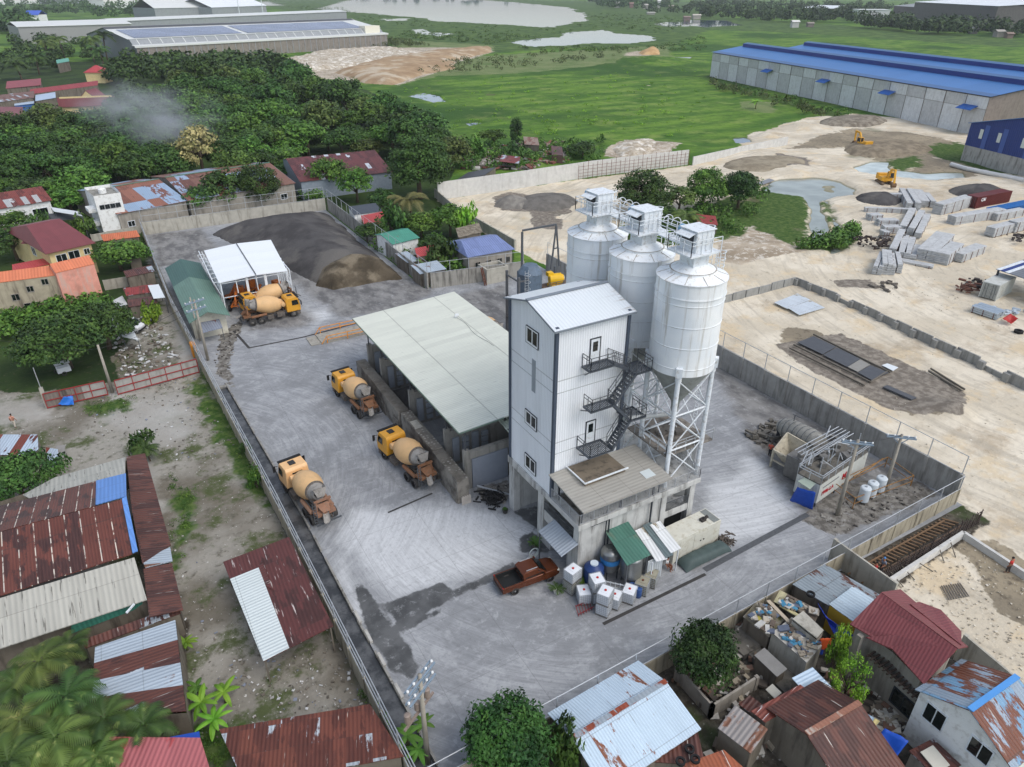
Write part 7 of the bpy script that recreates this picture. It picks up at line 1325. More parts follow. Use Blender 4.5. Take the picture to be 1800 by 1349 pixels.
# arched, solar-roofed warehouse
SOL = T('solar_panels',.25,.5); uv = SOL.uv(); sx, sy = SOL.n('SeparateXYZ',0, Vector=uv), SOL.n('SeparateXYZ',1, Vector=uv); gx_ = SOL.math('LESS_THAN', SOL.math('FRACT', SOL.math('DIVIDE', sx,2.0)),.1); gy_ = SOL.math('LESS_THAN', SOL.math('FRACT', SOL.math('DIVIDE', sy,4.0)),.12); SOL.col(SOL.mix(SOL.math('MULTIPLY', SOL.math('MAXIMUM', gx_, gy_),.6), SOL.mix(SOL.step(SOL.noise(uv,.05,3),.4,.6), lin(84,92,118), lin(104,112,138)), lin(180,184,190)))
WHR = plain('far_white_roof',(212,214,210),.5,.06,.05); GCL = concrete('far_grey_clad',(150,154,156),(118,120,122),.5); CWALL = concrete('far_conc_wall',(142,134,126),(104,98,92),.8)
aw_ = thing('solar_warehouse', 'long arched-end warehouse with a solar-panelled roof beyond the grove', 'warehouse',(*G(460,95)[:2],0)); O = aw_.location; P, u, n, L = frame_from((246,111),(682,82),0)
def part(name, prof, a0, a1, mat, par=aw_, up=0):
    b = MB(O); ext(b, P, u, n,[(x, z + up) for x, z in prof], a0, a1); return b.build(name, mat, par)
part('wall',[(0,-1),(0,8.5)],0, L, CWALL); part('ledge',[(0,8.5),(-.6,8.6),(-.6,9.6),(5,10)],-1, L + 1, WHR); part('clerestory',[(5,10),(9,13)],0, L, GCL); part('roof',[(8.6,13.1),(44,17.6),(48,18.6),(86,13)],-1, L + 1, WHR)
part('solar_array',[(11,13.6),(40,17.3)],4, L * .40, SOL.m, aw_,.05); part('solar_array',[(11,13.6),(40,17.3)], L * .42, L - 14, SOL.m, aw_,.05); part('ridge_gap',[(44,17.75),(47.8,18.7)],-1, L, plain('dark_gap',(84,86,90),.7,.1), aw_,.05)
for k in range(26): a_ = 4 + k * (L - 8) / 25; part('mullion',[(4.9,10.1),(8.9,13.1)], a_, a_ + .5, WHR, aw_,.05)
for k in range(40): a_ = 2 + k * (L - 4) / 39; part('pilaster',[(-.25,-1),(-.25,8.4)], a_, a_ + .5, GCL)
for a_ in (0, L): b = MB(O); b.face([P + u * a_ + n * x + U * z for x, z in ((0,-1),(86,-1),(86,13),(48,18.6),(44,17.6),(9,13),(5,10),(0,9))]); b.build('end_wall', plain('end_grey',(132,136,138),.6,.15,.1), aw_)
b = MB(O); q = P + u * (L - 10) + n * 8; b.prism([(q + u * a_ + n * c_)[:2] for a_, c_ in ((-7,-3),(7,-3),(7,5),(-7,5))][::1],10,15); b.build('roof_box', plain('cream_box',(222,218,200),.6,.05), aw_)
def far_box(name, label, e0, e1, dep, h, wm, rm, zr=0.0, cat='building', right=False):
    P, u, n, L = frame_from(e0, e1,0); n = -n if right and n.dot(RT) < 0 else n; r = thing(name, label, cat,(*(P + u * L / 2 + n * dep / 2)[:2],0)); b = MB(r.location); q = [P, P + u * L, P + u * L + n * dep, P + n * dep]; wall_ring(b, q,-1, h); b.build('wall', wm, r); b = MB(r.location)
    e = .8; A_ = [P - u * e - n * e, P + u * (L + e) - n * e, P + u * (L + e) + n * (dep + e), P - u * e + n * (dep + e)]
    if zr: m0, m1 = (A_[0] + A_[3]) / 2,(A_[1] + A_[2]) / 2; b.slab([A_[0] + U * h, A_[1] + U * h, m1 + U * (h + zr), m0 + U * (h + zr)],.3); b.slab([A_[2] + U * h, A_[3] + U * h, m0 + U * (h + zr), m1 + U * (h + zr)],.3)
    else: b.slab([p + U * h for p in A_],.4)
    b.build('roof', rm, r); return r
far_box('white_warehouse', 'long low white-roofed warehouse behind the palms at far side of the solar roof',(40,78),(236,70),50,13, plain('far_grey',(150,150,148),.7,.1), WHR,3, 'warehouse'); far_box('white_warehouse', 'white-roofed hall running behind the solar-roofed warehouse',(210,56),(610,34),40,10, GCL, WHR,2, 'warehouse')
far_box('white_hall', 'white pitched hall roof above the solar warehouse, the one nearer the palms',(275,34),(400,30),70,14, GCL, WHR,12, 'hall'); far_box('white_hall', 'bright white pitched hall roof behind the solar warehouse, towards the lake',(375,32),(470,27),70,14, GCL, plain('white_bright',(226,230,232),.5,.04),12, 'hall')
far_box('white_block', 'far white block with a grey roof edge at the very horizon beside dark wood',(185,16),(240,14),40,18, WHW, WHR); far_box('white_block', 'far white multi-storey block with stair tower on the horizon',(245,16),(284,16),30,20, WHW, GCL); far_box('white_block', 'far low pale roofed hall on the horizon above the white block',(110,8),(165,6),60,14, GCL, plain('pale_blue_roof',(176,190,204),.5,.05)); far_box('white_block', 'far cream houses row at the corner of the horizon',(-40,10),(80,6),50,14, WHW, plain('far_tan',(206,190,170),.6,.05))
far_box('white_house', 'small far white house with a blue pyramid roof behind the palms',(22,44),(52,44),22,9, WHW, WHR); far_box('blue_roof_house', 'tiny far house with a bright blue roof beside the white one',(46,38),(70,38),20,8, WHW, plain('far_blue',(70,100,190),.5,.05),5)
far_box('dark_warehouse', 'huge dark grey warehouse with white roof beyond the far shore',(1600,40),(1742,56),200,24, concrete('far_dark',(112,108,104),(88,84,82),.6), plain('white_bright',(226,230,232),.5,.04),6, 'warehouse', True); far_box('dark_warehouse', 'lower dark grey warehouse wing adjoining the huge one',(1566,36),(1604,40),60,18, concrete('far_dark',(112,108,104),(88,84,82),.6), GCL,3, 'warehouse', True); far_box('white_shed', 'narrow white end-walled shed beside the dark grey warehouses',(1548,36),(1562,38),40,14, WHW, WHR,0, 'shed'); far_box('white_shed', 'far white-roofed shed among trees above the blue warehouse roof',(1410,24),(1462,26),50,9, plain('far_dk',(90,88,86),.7,.1), plain('white_bright',(226,230,232),.5,.04),4, 'shed')
for i,(x, y, w_, h, c_, lab) in enumerate(((1398,49,9,6,(216,214,208), 'white shack on stilts at the far marsh shore'),(1425,48,8,4,(150,140,130), 'brown shack beside the white one on the far shore'),(1085,14,12,9,(176,170,164), 'grey far-shore house above the lake corner'),(1110,14,9,8,(150,120,110), 'brownish far-shore house among the stilt houses'),(1135,16,10,7,(186,180,172), 'pale far-shore house on the lake side of the tall white one'),(1158,15,7,14,(220,220,216), 'tall white house on the far shore'),(1180,17,10,6,(160,150,140), 'tan far-shore shack beside the tall white house'),(1225,34,12,5,(196,188,176), 'pale shack by the far shore puddles'),(1208,36,10,4,(150,130,120), 'rusty shack by the far shore puddles'),(1712,60,8,5,(150,150,148), 'grey shack below the dark grey warehouse'),(1758,66,9,5,(170,164,154), 'pale-roofed shack below the dark grey warehouse'),(1775,68,7,4,(140,120,108), 'brown shack at the foot of the dark grey warehouse'),(1145,26,14,3,(190,186,176), 'long low hut on the lake bank'))):
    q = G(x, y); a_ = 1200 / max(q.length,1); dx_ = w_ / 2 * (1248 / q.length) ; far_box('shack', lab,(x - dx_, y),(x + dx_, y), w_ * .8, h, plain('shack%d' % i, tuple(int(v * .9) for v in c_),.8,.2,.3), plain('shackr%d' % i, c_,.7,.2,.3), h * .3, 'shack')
for x, y, t_, lab in ((422,30,-40, 'tall thin mast behind the bright white hall'),(463,28,-40, 'tall thin mast at the lake end of the bright white hall')):
    q = G(x, y); m_ = thing('mast', lab, 'mast', q); b = MB(q); b.tube(q, q + U * 42,.7,6,.4); b.build('pole', WHITEST, m_); b = MB(q); b.cbox(q + U * 42.3,(3,1,.8)); b.build('lamp_head', GREYST, m_)
# ================================================================ LIMESTONE LOT
wall('long pale grey concrete wall with rebar mats at its far end, behind the silos',[(770,352),(900,333),(1040,311),(1208,290)],4.0, concrete('new_wall',(204,203,198),(160,156,148),.3),.3, cap=False); rb = thing('rebar_mat', 'mesh of bare rebar tied along the long pale wall', 'rebar', G(1100,303)); b = MB(rb.location); a, c = G(1015,316), G(1208,291); nrm = (c - a).cross(U).normalized() * .4
for i in range(26): q = a.lerp(c, i / 25) + nrm * (1 if nrm.dot(FW) < 0 else -1); b.beam(q, q + U * (3.6 + .5 * (i % 3)),.07)
for z in (.8,1.6,2.4,3.2): b.beam(a + nrm * (1 if nrm.dot(FW) < 0 else -1) + U * z, c + nrm * (1 if nrm.dot(FW) < 0 else -1) + U * z,.06)
b.build('bars', RUSTM, rb)
wall('short pale concrete wall piece continuing past the gap in the long wall',[(1217,292),(1300,273),(1383,255)],2.4, concrete('new_wall',(204,203,198),(160,156,148),.3),.3, cap=False); wall('low pale concrete wall along the walled plot towards the blue steel tower',[(766,348),(800,378),(905,440)],2.0, CONC2,.25)
bwl = thing('retaining_wall', 'zigzag low block retaining wall with buttresses across the limestone lot', 'wall', G(1400,500)); b = MB(bwl.location); bb = MB(bwl.location); nodes = [(1262,536),(1397,500),(1470,528),(1600,590),(1720,645),(1810,690)]
for i_,(p_, q_) in enumerate(zip(nodes, nodes[1:])):
    a, c = G(*p_), G(*q_); n_ = max(2, int((c - a).length / 2.6)); d = (c - a) / n_
    for k in range(n_):
        if i_ and (k * 7 + i_ * 3) % 6 == 0: hh = .6
        else: hh = 1.25 + rnd.uniform(-.12,.12)
        b.beam(a + d * (k + .04) + U * (hh / 2 - .2), a + d * (k + .96) + U * (hh / 2 - .2),.22, hh + .4)
        if i_: 
            nn = Vector((-d.y, d.x,0)).normalized(); nn = nn if nn.dot(FW) < 0 else -nn; bb.beam(a + d * k + nn * .3 + U * .35, a + d * (k + .25) + nn * .3 + U * .35,.5,1.5)
b.build('block_panel', concrete('grey_block',(150,150,146),(96,94,90),.6), bwl); bb.build('buttress', concrete('grey_block',(150,150,146),(96,94,90),.6), bwl)
def flat(name, label, cat, pts, mat, z=.08, th=.06):
    p = [G(x, y, z) for x, y in pts]; c = sum(p, Vector()) / len(p); t = thing(name, label, cat,(c.x, c.y,0)); b = MB(t.location); b.slab(p, th); b.build('sheet', mat, t); return t
SHM = corr('sheet_bright',(196,204,210),.1,(150,140,120), period=.4, var=.15); flat('metal_sheet', 'pair-half of bright metal sheeting lying on the limestone, nearer the retaining wall corner', 'metal sheet',[(1361,532),(1402,516),(1424,527),(1384,543)], SHM,.3); flat('metal_sheet', 'second bright metal sheet overlapping the first on the limestone', 'metal sheet',[(1386,542),(1425,528),(1450,541),(1405,554)], SHM,.33)
BLKT = plain('black_membrane',(78,80,84),.55,.25,1.5)
for i, q in enumerate(([(1402,602),(1430,591),(1470,610),(1446,623)],[(1447,624),(1471,611),(1512,631),(1489,645)],[(1508,655),(1530,642),(1562,655),(1532,668)])): flat('black_sheet',('black membrane sheet at the far end of the gravel bed', 'black membrane sheet in the middle of the gravel bed', 'black membrane sheet at the near end beside the white board')[i], 'membrane sheet', q, BLKT,.32)
flat('board', 'white board lying on the edge of the gravel bed', 'board',[(1550,642),(1560,639),(1579,646),(1570,652)], plain('white_board',(216,222,224),.6,.1),.35); flat('board', 'long dark plank on the gravel bed', 'plank',[(1552,680),(1560,677),(1611,699),(1602,702)], plain('dark_plank',(84,86,90),.7,.2),.3,.2); flat('board', 'grey square board between two black membrane sheets', 'board',[(1490,645),(1512,632),(1529,641),(1508,654)], plain('grey_board2',(140,138,132),.8,.2),.3)
fm_ = thing('form_edge', 'long timber formwork edges along the gravel bed', 'formwork', G(1470,640)); b = MB(fm_.location)
for p_, q_ in (((1395,606),(1530,672)),((1388,612),(1520,678)),((1430,588),(1565,655)),((1530,672),(1562,652)),((1636,648),(1696,685)),((1632,652),(1690,687))): b.beam(G(*p_,.25), G(*q_,.25),.14,.22)
b.build('timber', plain('timber_grey',(110,104,94),.8,.3), fm_)
PNL = concrete('precast',(186,188,188),(132,132,130),.45); PW = [0]
def stack(label, a, c, w, layers, th, wide=1, name='panel_stack', mat=None, gap=.06):
    a, c = G(*a), G(*c); d = (c - a); L = d.length; rz = math.atan2(d.y, d.x); m_ = (a + c) / 2; t = thing(name, label, 'panel stack', m_, rz, 'precast concrete panel stacks')
    pb = MB(); pb.box(-L / 2,-w / 2,0, L / 2, w / 2, th * .86); first = None
    for k in range(layers):
        for j in range(wide):
            if first is None: first = pb.build('concrete_panel', mat or PNL, t, bevel=.02); o_ = first
            else: o_ = first.copy(); COL.objects.link(o_); o_.parent = t
            o_.location = (rnd.uniform(-.12,.12),(j - (wide - 1) / 2) * (w + gap) + rnd.uniform(-.03,.03), k * th + .08); o_.rotation_euler = (0,0, rnd.uniform(-.012,.012))
    b = MB()
    for x_ in np.linspace(-L * .4, L * .4,3 if L < 7 else 4): b.box(x_ - .05,-wide * (w + gap) / 2 - .05,-.2, x_ + .05, wide * (w + gap) / 2 + .05,.08); b.box(x_ - .03,-wide * (w + gap) / 2 - .06,0, x_ + .03,-wide * (w + gap) / 2 - .0, layers * th); 
    b.build('bearer', RUSTM, t); return t
for lab, a, c, w, ly, th, wi in (('single long panel laid crosswise on top of the gravel end of the yard',(1552,352),(1594,352),1.3,5,.3,1),('first diagonal stack, the one against the gravel heap end',(1583,343),(1596,370),1.2,5,.32,1),('second diagonal stack beside the dark gravel',(1594,346),(1611,372),1.2,6,.32,1),('third diagonal stack, slightly shorter',(1606,345),(1620,366),1.2,5,.32,1),('fourth diagonal stack next to the tall flat one',(1614,345),(1626,365),1.1,5,.3,1),('fifth diagonal stack touching the tall flat one',(1625,350),(1638,366),1.1,5,.3,1),
    ('tall flat stack in front of the maroon container',(1645,378),(1699,363),2.0,8,.3,1),('long flat stack with a plank on top, in the middle of the lot',(1670,395),(1757,381),2.0,6,.3,1),('tied pair of stacks below the blue steel bundle',(1744,388),(1794,379),1.6,5,.3,1),('messy stack with twisted rebar ends',(1737,416),(1776,406),1.8,6,.3,1),('tall clean stack behind the messy one',(1775,408),(1815,398),1.8,7,.3,1),('low row of long panels along the gravel foot',(1518,373),(1560,374),1.0,3,.35,1),('low row of panels continuing towards the tilted ones',(1562,374),(1602,376),1.0,3,.35,1),
    ('three short pale blocks by the pond bank',(1525,388),(1546,387),.9,3,.45,2),('short block pile next to the pond bank blocks',(1540,397),(1574,397),.9,3,.45,2),('block pile with dark gaps in the middle of the yard',(1550,409),(1580,409),.9,3,.45,2),('smallest block pile above the rebar cage',(1547,420),(1558,420),.9,4,.4,2),('tilted panel stack pointing at the gravel, beside the low row',(1584,410),(1602,378),1.3,5,.3,1),('tilted panel stack with a bent top sheet',(1598,414),(1618,382),1.2,5,.3,1),('tilted panel stack next to the long flat one',(1611,420),(1629,386),1.2,4,.3,1),
    ('narrow stack pointing away, beside the rebar cage',(1566,451),(1583,416),1.2,5,.3,1),('narrow stack next to it with a stepped top',(1583,455),(1590,424),1.2,4,.3,1),('short narrow stack in the row facing the track',(1592,457),(1602,428),1.1,4,.3,1),('shortest stack in the row facing the track',(1603,458),(1610,438),1.1,3,.3,1),('wide double stack facing the track',(1625,460),(1656,428),1.6,7,.3,2),('square-ended tall stack beside the wide double one',(1652,466),(1677,446),2.2,7,.3,1),('long end stack along the track',(1680,460),(1720,444),2.0,5,.3,1),
    ('loose narrow stack alone on the limestone, outer one',(1540,484),(1550,458),.7,4,.4,2),('loose narrow stack alone on the limestone, middle one',(1556,484),(1554,458),.8,5,.4,2),('loose narrow stack alone on the limestone, third',(1567,484),(1564,460),.8,4,.4,1),('loose narrow stack alone on the limestone, next to the flat strips',(1579,481),(1574,458),.8,4,.4,1),('flat thin strip panels lying at the yard edge',(1582,460),(1640,471),.8,1,.4,2)):
    stack(lab, a, c, w, ly, th, wi)
pp = stack('bundle of galvanised pipes beside the white container',(1712,545),(1757,560),.32,3,.32,7, 'pipe_bundle', plain('galv_bright2',(176,188,198),.35,.2,2,.5)); pp['category'] = 'pipe bundle'; del pp['group']
def container(name, label, a, c, e, L, mat, lw, txt=None, tcol=(235,235,235), lift=0.0):
    """a: door-end corner away, c: door-end corner near, e: a point along the near long side"""
    C_, E_ = G(*c), G(*e); d = (E_ - C_).normalized(); rz = math.atan2(d.y, d.x); W_ = 2.44; Hh = 2.6; side = Vector((-d.y, d.x,0)); r = thing(name, label, 'container', C_, rz)
    b = MB(); b.box(0,.03,.15, L, W_ - .03, Hh); bd = b.build('body', mat, r); b = MB(); n_ = int(L / .28)
    for k in range(n_): x_ = .2 + k * (L - .4) / n_; b.box(x_,-.0,.22, x_ + .13,.03, Hh - .1)
    b.build('corrugation', mat, bd); b = MB()
    for k in range(n_): x_ = .2 + k * (L - .4) / n_; b.box(x_, W_ - .03,.22, x_ + .13, W_, Hh - .1)
    b.build('corrugation', mat, bd); b = MB()
    for x_ in (0, L - .12):
        for y_ in (-.02, W_ - .1): b.box(x_ - .02, y_,0, x_ + .13, y_ + .12, Hh + .03)
    b.box(0,-.02, Hh - .08, L,.1, Hh + .02); b.box(0, W_ - .1, Hh - .08, L, W_ + .02, Hh + .02); b.box(0,-.02,.02, L,.08,.2); b.build('corner_frame', mat, r)
    for k in (0,1): b = MB(); b.box(-.05,.1 + k * 1.13,.2,-.0,1.2 + k * 1.13, Hh - .12); dr = b.build('door', lw, r); b = MB(); b.beam((-.09,.45 + k * 1.13,.2),(-.09,.45 + k * 1.13, Hh - .12),.05); b.beam((-.09,.85 + k * 1.13,.2),(-.09,.85 + k * 1.13, Hh - .12),.05); b.build('lock_bar', GREYST, dr)
    if txt:
        cu = bpy.data.curves.new('lettering', 'FONT'); cu.body = txt; cu.size = .95; cu.extrude = .01; cu.offset = .03; t = bpy.data.objects.new('lettering', cu); COL.objects.link(t); t.parent = r; t.rotation_euler = (R(90),0,0); t.location = (1.4,-.04,1.55); cu.materials.append(plain('letter%s' % txt, tcol,.5,.02))
    return r
MRN = plain('maroon_paint',(98,42,40),.55,.2,.6,0,.3,.3,(70,34,34)); container('shipping_container', 'long maroon shipping container with white letters near its door end',(1699,362),(1713,368),(1800,351),12.2, MRN, MRN, 'CAI'); WCT = plain('container_white',(196,198,192),.55,.15,.8,0,.3,.45,(150,140,124)); container('shipping_container', 'short dirty white shipping container beside the dark-roofed open shed',(1725,518),(1749,530),(1789,507),6.1, WCT, plain('container_door',(160,162,156),.6,.3,2,0,.3,.6,(110,104,96)))
bl = thing('steel_bundle', 'bundle of bright blue painted steel trusses on dark bearers', 'steel bundle', G(1785,375)); b = MB(bl.location); a, c = G(1746,384), G(1830,366); d = (c - a).normalized(); s_ = Vector((-d.y, d.x,0))
for k in range(5):
    for z in (.9,1.7): b.beam(a + s_ * k * .5 + U * z, c + s_ * k * .5 + U * z,.16)
    for i in range(12): q0, q1 = a.lerp(c, i / 12), a.lerp(c,(i + .5) / 12); b.beam(q0 + s_ * k * .5 + U * .9, q1 + s_ * k * .5 + U * 1.7,.1); b.beam(q1 + s_ * k * .5 + U * 1.7, a.lerp(c,(i + 1) / 12) + s_ * k * .5 + U * .9,.1)
b.build('truss', plain('truss_blue',(40,110,180),.45,.15), bl); b = MB(bl.location)
for i in range(4): q = a.lerp(c,.1 + i * .27); b.beam(q - s_ * .5 + U * .4, q + s_ * 3 + U * .4,.5,.8)
b.build('bearer', plain('bearer_dark',(52,48,46),.8,.4), bl)
os_ = thing('open_shed', 'open dark-roofed shed with white and blue roof edge beside the white container', 'shed',(*G(1790,480)[:2],0)); O = os_.location; P, u, n, L = frame_from((1751,473),(1815,494),3.6); b = MB(O); b.slab([P + U * 3.6, P + u * 12 + U * 3.6, P + u * 12 + n * 9 + U * 4.4, P + n * 9 + U * 4.4],.12); b.build('roof', corr('dark_shed_roof',(112,116,122),0, period=.5), os_)
for k, cm in enumerate((WHITEST, BLUD, WHITEST)): b = MB(O); b.slab([P + u * (.1 + k * .7) - n * .1 + U * 3.64, P + u * (.75 + k * .7) - n * .1 + U * 3.64, P + u * (.75 + k * .7) + n * 6 + U * 4.17, P + u * (.1 + k * .7) + n * 6 + U * 4.17],.03); b.build('roof_stripe', cm, os_)
b = MB(O)
for a_ in (.3,6,11.5):
    for n0, z in ((.3,3.6),(8.7,4.3)): b = MB(O); b.beam(P + u * a_ + n * n0, P + u * a_ + n * n0 + U * z,.25); b.build('post', DARKST, os_)
def junk(name, label, cat, px, py, sx_, sy_, n_, mat, hz=.9, seed=1):
    q = G(px, py); rr = random.Random(seed); t = thing(name, label, cat, q); b = MB(q)
    for i in range(n_): b.cbox((q.x + rr.gauss(0, sx_), q.y + rr.gauss(0, sy_), rr.uniform(.1, hz)),(rr.uniform(.3,1.4), rr.uniform(.15,.5), rr.uniform(.1,.4)), rr.uniform(0,3),0, rr.uniform(-.4,.4))
    b.build('pieces', mat, t); return t
junk('scrap_heap', 'rusty brown machinery scrap beside the white container', 'scrap heap',1700,512,.9,.7,26, plain('scrap_rust',(106,72,60),.8,.4,3),1.4,2); junk('scrap_heap', 'dark scrap around the door end of the white container', 'scrap heap',1722,500,1.4,.9,18, plain('scrap_dark',(70,64,62),.8,.4,3),.7,3); junk('scrap_heap', 'pale sheet offcuts beside the red tarpaulin', 'scrap heap',1778,553,1.4,.8,16, plain('scrap_pale',(186,196,204),.5,.3,2),.6,4); junk('rebar_cage', 'tangled dark rebar cages at the edge of the panel stacks', 'rebar',1540,436,1.9,1.6,60, plain('rebar_dark',(66,56,52),.8,.4,3),2.2,5); junk('scrap_heap', 'dark timber offcuts on the limestone track', 'scrap heap',1555,504,1.6,.8,14, plain('timber_dark',(104,98,90),.8,.3,3),.3,6); junk('scrap_heap', 'dark wheels and frames under the last panel stacks', 'scrap heap',1795,420,2.4,.8,26, plain('scrap_dark',(70,64,62),.8,.4,3),1.0,7)
tarp('crumpled red tarpaulin among pipes and sheets',[(1762,560,.9),(1776,552,1.1),(1790,560,.9),(1778,570,.3)],(168,40,34))
for i,(x, y, lab) in enumerate(((1790,585, 'lone black tyre below the red tarpaulin'),)): p = G(x, y); t = thing('tyre', lab, 'tyre', p); b = MB(p); b.lathe([(0,.35),(0,.6),(.35,.6),(.35,.35),(0,.35)], p,(0,0,1),16, caps=False); b.build('ring', BLACK, t)
flat('board', 'grey plate lying by the pond under the trees', 'metal sheet',[(1330,322),(1352,314),(1362,317),(1340,325)], plain('plate_grey',(130,132,136),.6,.2),.35)
def excavator(label, px, py, rz, arm):
    p = G(px, py); YEL = plain('excavator_yellow',(216,160,44),.5,.2,1.5,0,.35,.4,(130,100,60)); t = thing('excavator', label, 'excavator', p, rz, 'yellow excavators')
    for s_ in (-1,1):
        b = MB(); pr = [(-2.1,.5),(-1.7,.05),(1.7,.05),(2.1,.5),(1.7,.95),(-1.7,.95)]; i0 = [b.P((x, s_ * 1.15 - .3, z)) for x, z in pr]; i1 = [b.P((x, s_ * 1.15 + .3, z)) for x, z in pr]; b.fi(i0); b.fi(i1[::-1])
        for k in range(6): b.fi((i0[(k + 1) % 6], i0[k], i1[k], i1[(k + 1) % 6]))
        b.build('track', plain('track_mud',(104,88,72),.9,.4,3), t)
    b = MB(); b.box(-2.3,-1.35,1.15,1.3,1.35,2.1); b.box(-2.4,-1.3,1.2,-1.2,1.3,2.5); b.tube((0,0,.8),(0,0,1.2),.8,14); b.build('body', YEL, t, bevel=.08)
    b = MB(); b.box(.0,.35,2.0,1.5,1.35,3.2); cb_ = b.build('cab', plain('cab_dark',(48,52,56),.3,.2), t, bevel=.08); b = MB()
    for x, y in ((0,.35),(1.5,.35),(0,1.35),(1.5,1.35)): b.beam((x, y,2.0),(x, y,3.22),.1)
    b.box(-.03,.32,3.18,1.53,1.38,3.28); b.build('cab_frame', YEL, cb_)
    b = MB(); P_ = [(1.0,-.1,1.8),(2.6,-.1,4.2),(4.6,-.1,4.4)]; b.beam(P_[0], P_[1],.4,.55); b.beam(P_[1], P_[2],.36,.5); b.build('boom', YEL, t); b = MB(); b.beam((4.4,-.1,4.6),(5.6 * arm,-.1,1.6),.32,.42); b.build('stick', YEL, t); b = MB(); b.lathe([(-.5,.2),(-.5,.6),(.5,.6),(.5,.2)],(5.5 * arm,-.1,1.1),(0,1,0),8); b.build('bucket', plain('bucket_rust',(110,86,64),.8,.3), t); return t
excavator('yellow excavator further off on the muddy bank by the blue sheds',1516,262, R(75),.75); excavator('yellow excavator with its boom up between the two ponds',1553,325, R(238),.95)
pt = thing('pipe_row', 'long white plastic pipe roll along the foot of the blue shed', 'pipe', G(1700,300)); b = MB(pt.location); b.path([G(x, y,.6) for x, y in ((1672,289),(1700,297),(1735,304),(1800,317))],.55,8); b.build('pipe', plain('pipe_white',(206,206,204),.6,.15,1), pt)
# ================================================================ WET PLANT IN THE YARD CORNER
wp_ = thing('mixing_plant', 'dusty mobile mixing plant with a cream hopper and grey drum by the dark fence', 'mixing plant', G(1410,800)); O = wp_.location
GRM = plain('plant_cream',(186,178,158),.6,.3,1.2,0,.3,.7,(124,116,102)); DRG = plain('plant_grey',(150,148,140),.6,.3,1.5,0,.3,.7,(100,96,90))
tp = [G(1360,792,2.0), G(1428,828,2.0), G(1451,800,2.7), G(1384,762,2.7)]; cc = sum(tp, Vector()) / 4; bt_ = [cc + (p - cc) * Vector((.62,.62,0)) for p in tp]
bt_ = [Vector((cc.x + (p.x - cc.x) * .6, cc.y + (p.y - cc.y) * .6,.9)) for p in tp]; b = MB(O)
for i in range(4): j = (i + 1) % 4; b.face([bt_[i], bt_[j], tp[j], tp[i]])
b.face(bt_[::-1]); m0, m1 = tp[0].lerp(tp[1],.62), tp[3].lerp(tp[2],.62); b.face([bt_[0].lerp(bt_[1],.62), m0 - U * .15, m1 - U * .15, bt_[3].lerp(bt_[2],.62)]); o_ = b.build('hopper', GRM, wp_); m_ = o_.modifiers.new('s', 'SOLIDIFY'); m_.thickness = .1
b = MB(O)
for i in range(4): b.beam(tp[i], tp[(i + 1) % 4],.16,.22)
b.beam(m0, m1,.1)
for p in tp: b.beam((p.x, p.y,-.1), p,.18)
for p, q in ((tp[0], tp[1]),(tp[1], tp[2])): b.beam(Vector((p.x, p.y,.9)), Vector((q.x, q.y,.9)),.14)
b.build('hopper_leg', GRM, wp_)
b = MB(O); d0, d1 = G(1372,747,1.5), G(1441,782,2.6); d = (d1 - d0); b.lathe([(0,.35),(.1,.7),(1.4,1.15),(4.5,1.2),(d.length,.95)], d0, d,24); b.build('drum', DRG, wp_, smooth='auto'); b = MB(O)
for k in range(7): q = d0 + d * (.15 + k * .12); b.lathe([(0,1.22),(.08,1.22)], q, d,24, caps=False)
b.beam(d0 + d * .3 + U * 1.2, d0 + d * .3 + U * 1.9,.08); b.beam(d0 + d * .25 + U * 1.9, d0 + d * .45 + U * 1.9,.06); b.build('drum_band', GREYST, wp_); b = MB(O); b.beam(d0 - U * 1.5, d0 - U * .2,.3); b.beam(d0 + d * .5 - U * 1.8, d0 + d * .5,.4); b.beam(d1 - U * 2.6, d1,.3); b.build('drum_support', DARKST, wp_)
ct_ = thing('plant_container', 'white container with red logo and lettering carrying the pipe-framed plant on top', 'container', G(1432,893)); O = ct_.location; a, c = G(1437,893), G(1520,833); a.z = c.z = 0; d = (c - a).normalized(); nn = Vector((-d.y, d.x,0)); L = (c - a).length; rz = math.atan2(d.y, d.x); ct_.rotation_euler = (0,0, rz)
b = MB(); b.box(0,0,.5, L,2.4,2.6); b.build('body', corr('container_cream',(204,206,198),.08,(130,104,84), period=.28, var=.1), ct_); b = MB()
for x_ in (.1, L * .4, L - .1): b.beam((x_,.1,0),(x_,.1,.5),.14); b.beam((x_,2.3,0),(x_,2.3,.5),.14)
b.build('foot', GREYST, ct_); b = MB(); b.box(0,.05,2.6, L,2.35,2.72); b.build('roof', CONCD, ct_)
b = MB(); rail(b,(0,0,2.7),(L,0,2.7),1.0,7,.03); rail(b,(0,2.4,2.7),(L,2.4,2.7),1.0,7,.03); rail(b,(0,0,2.7),(0,2.4,2.7),1.0,2,.03)
for k in range(14): x_ = rnd.uniform(.4, L); y_ = rnd.uniform(.3,4.5); b.tube((x_, y_,2.7),(x_, y_, rnd.uniform(3.4,4.8)),.05,6); b.tube((x_, y_, rnd.uniform(3,4.5)),(x_ + rnd.uniform(-2,2), y_ + rnd.uniform(-1,1), rnd.uniform(3,4.5)),.05,6)
for k in range(5): b.tube((L * .2,2.6 + k * .35,3.3 + .1 * k),(L + .8,2.2 + k * .4,3.4),.045,6)
b.build('pipework', PIPE, ct_); b = MB(); 
for k in range(16): b.cbox((rnd.uniform(.8, L - .5), rnd.uniform(.5,4.0), rnd.uniform(2.9,3.2)),(rnd.uniform(.3,1.1), rnd.uniform(.2,.7), rnd.uniform(.2,.6)), rnd.uniform(0,3))
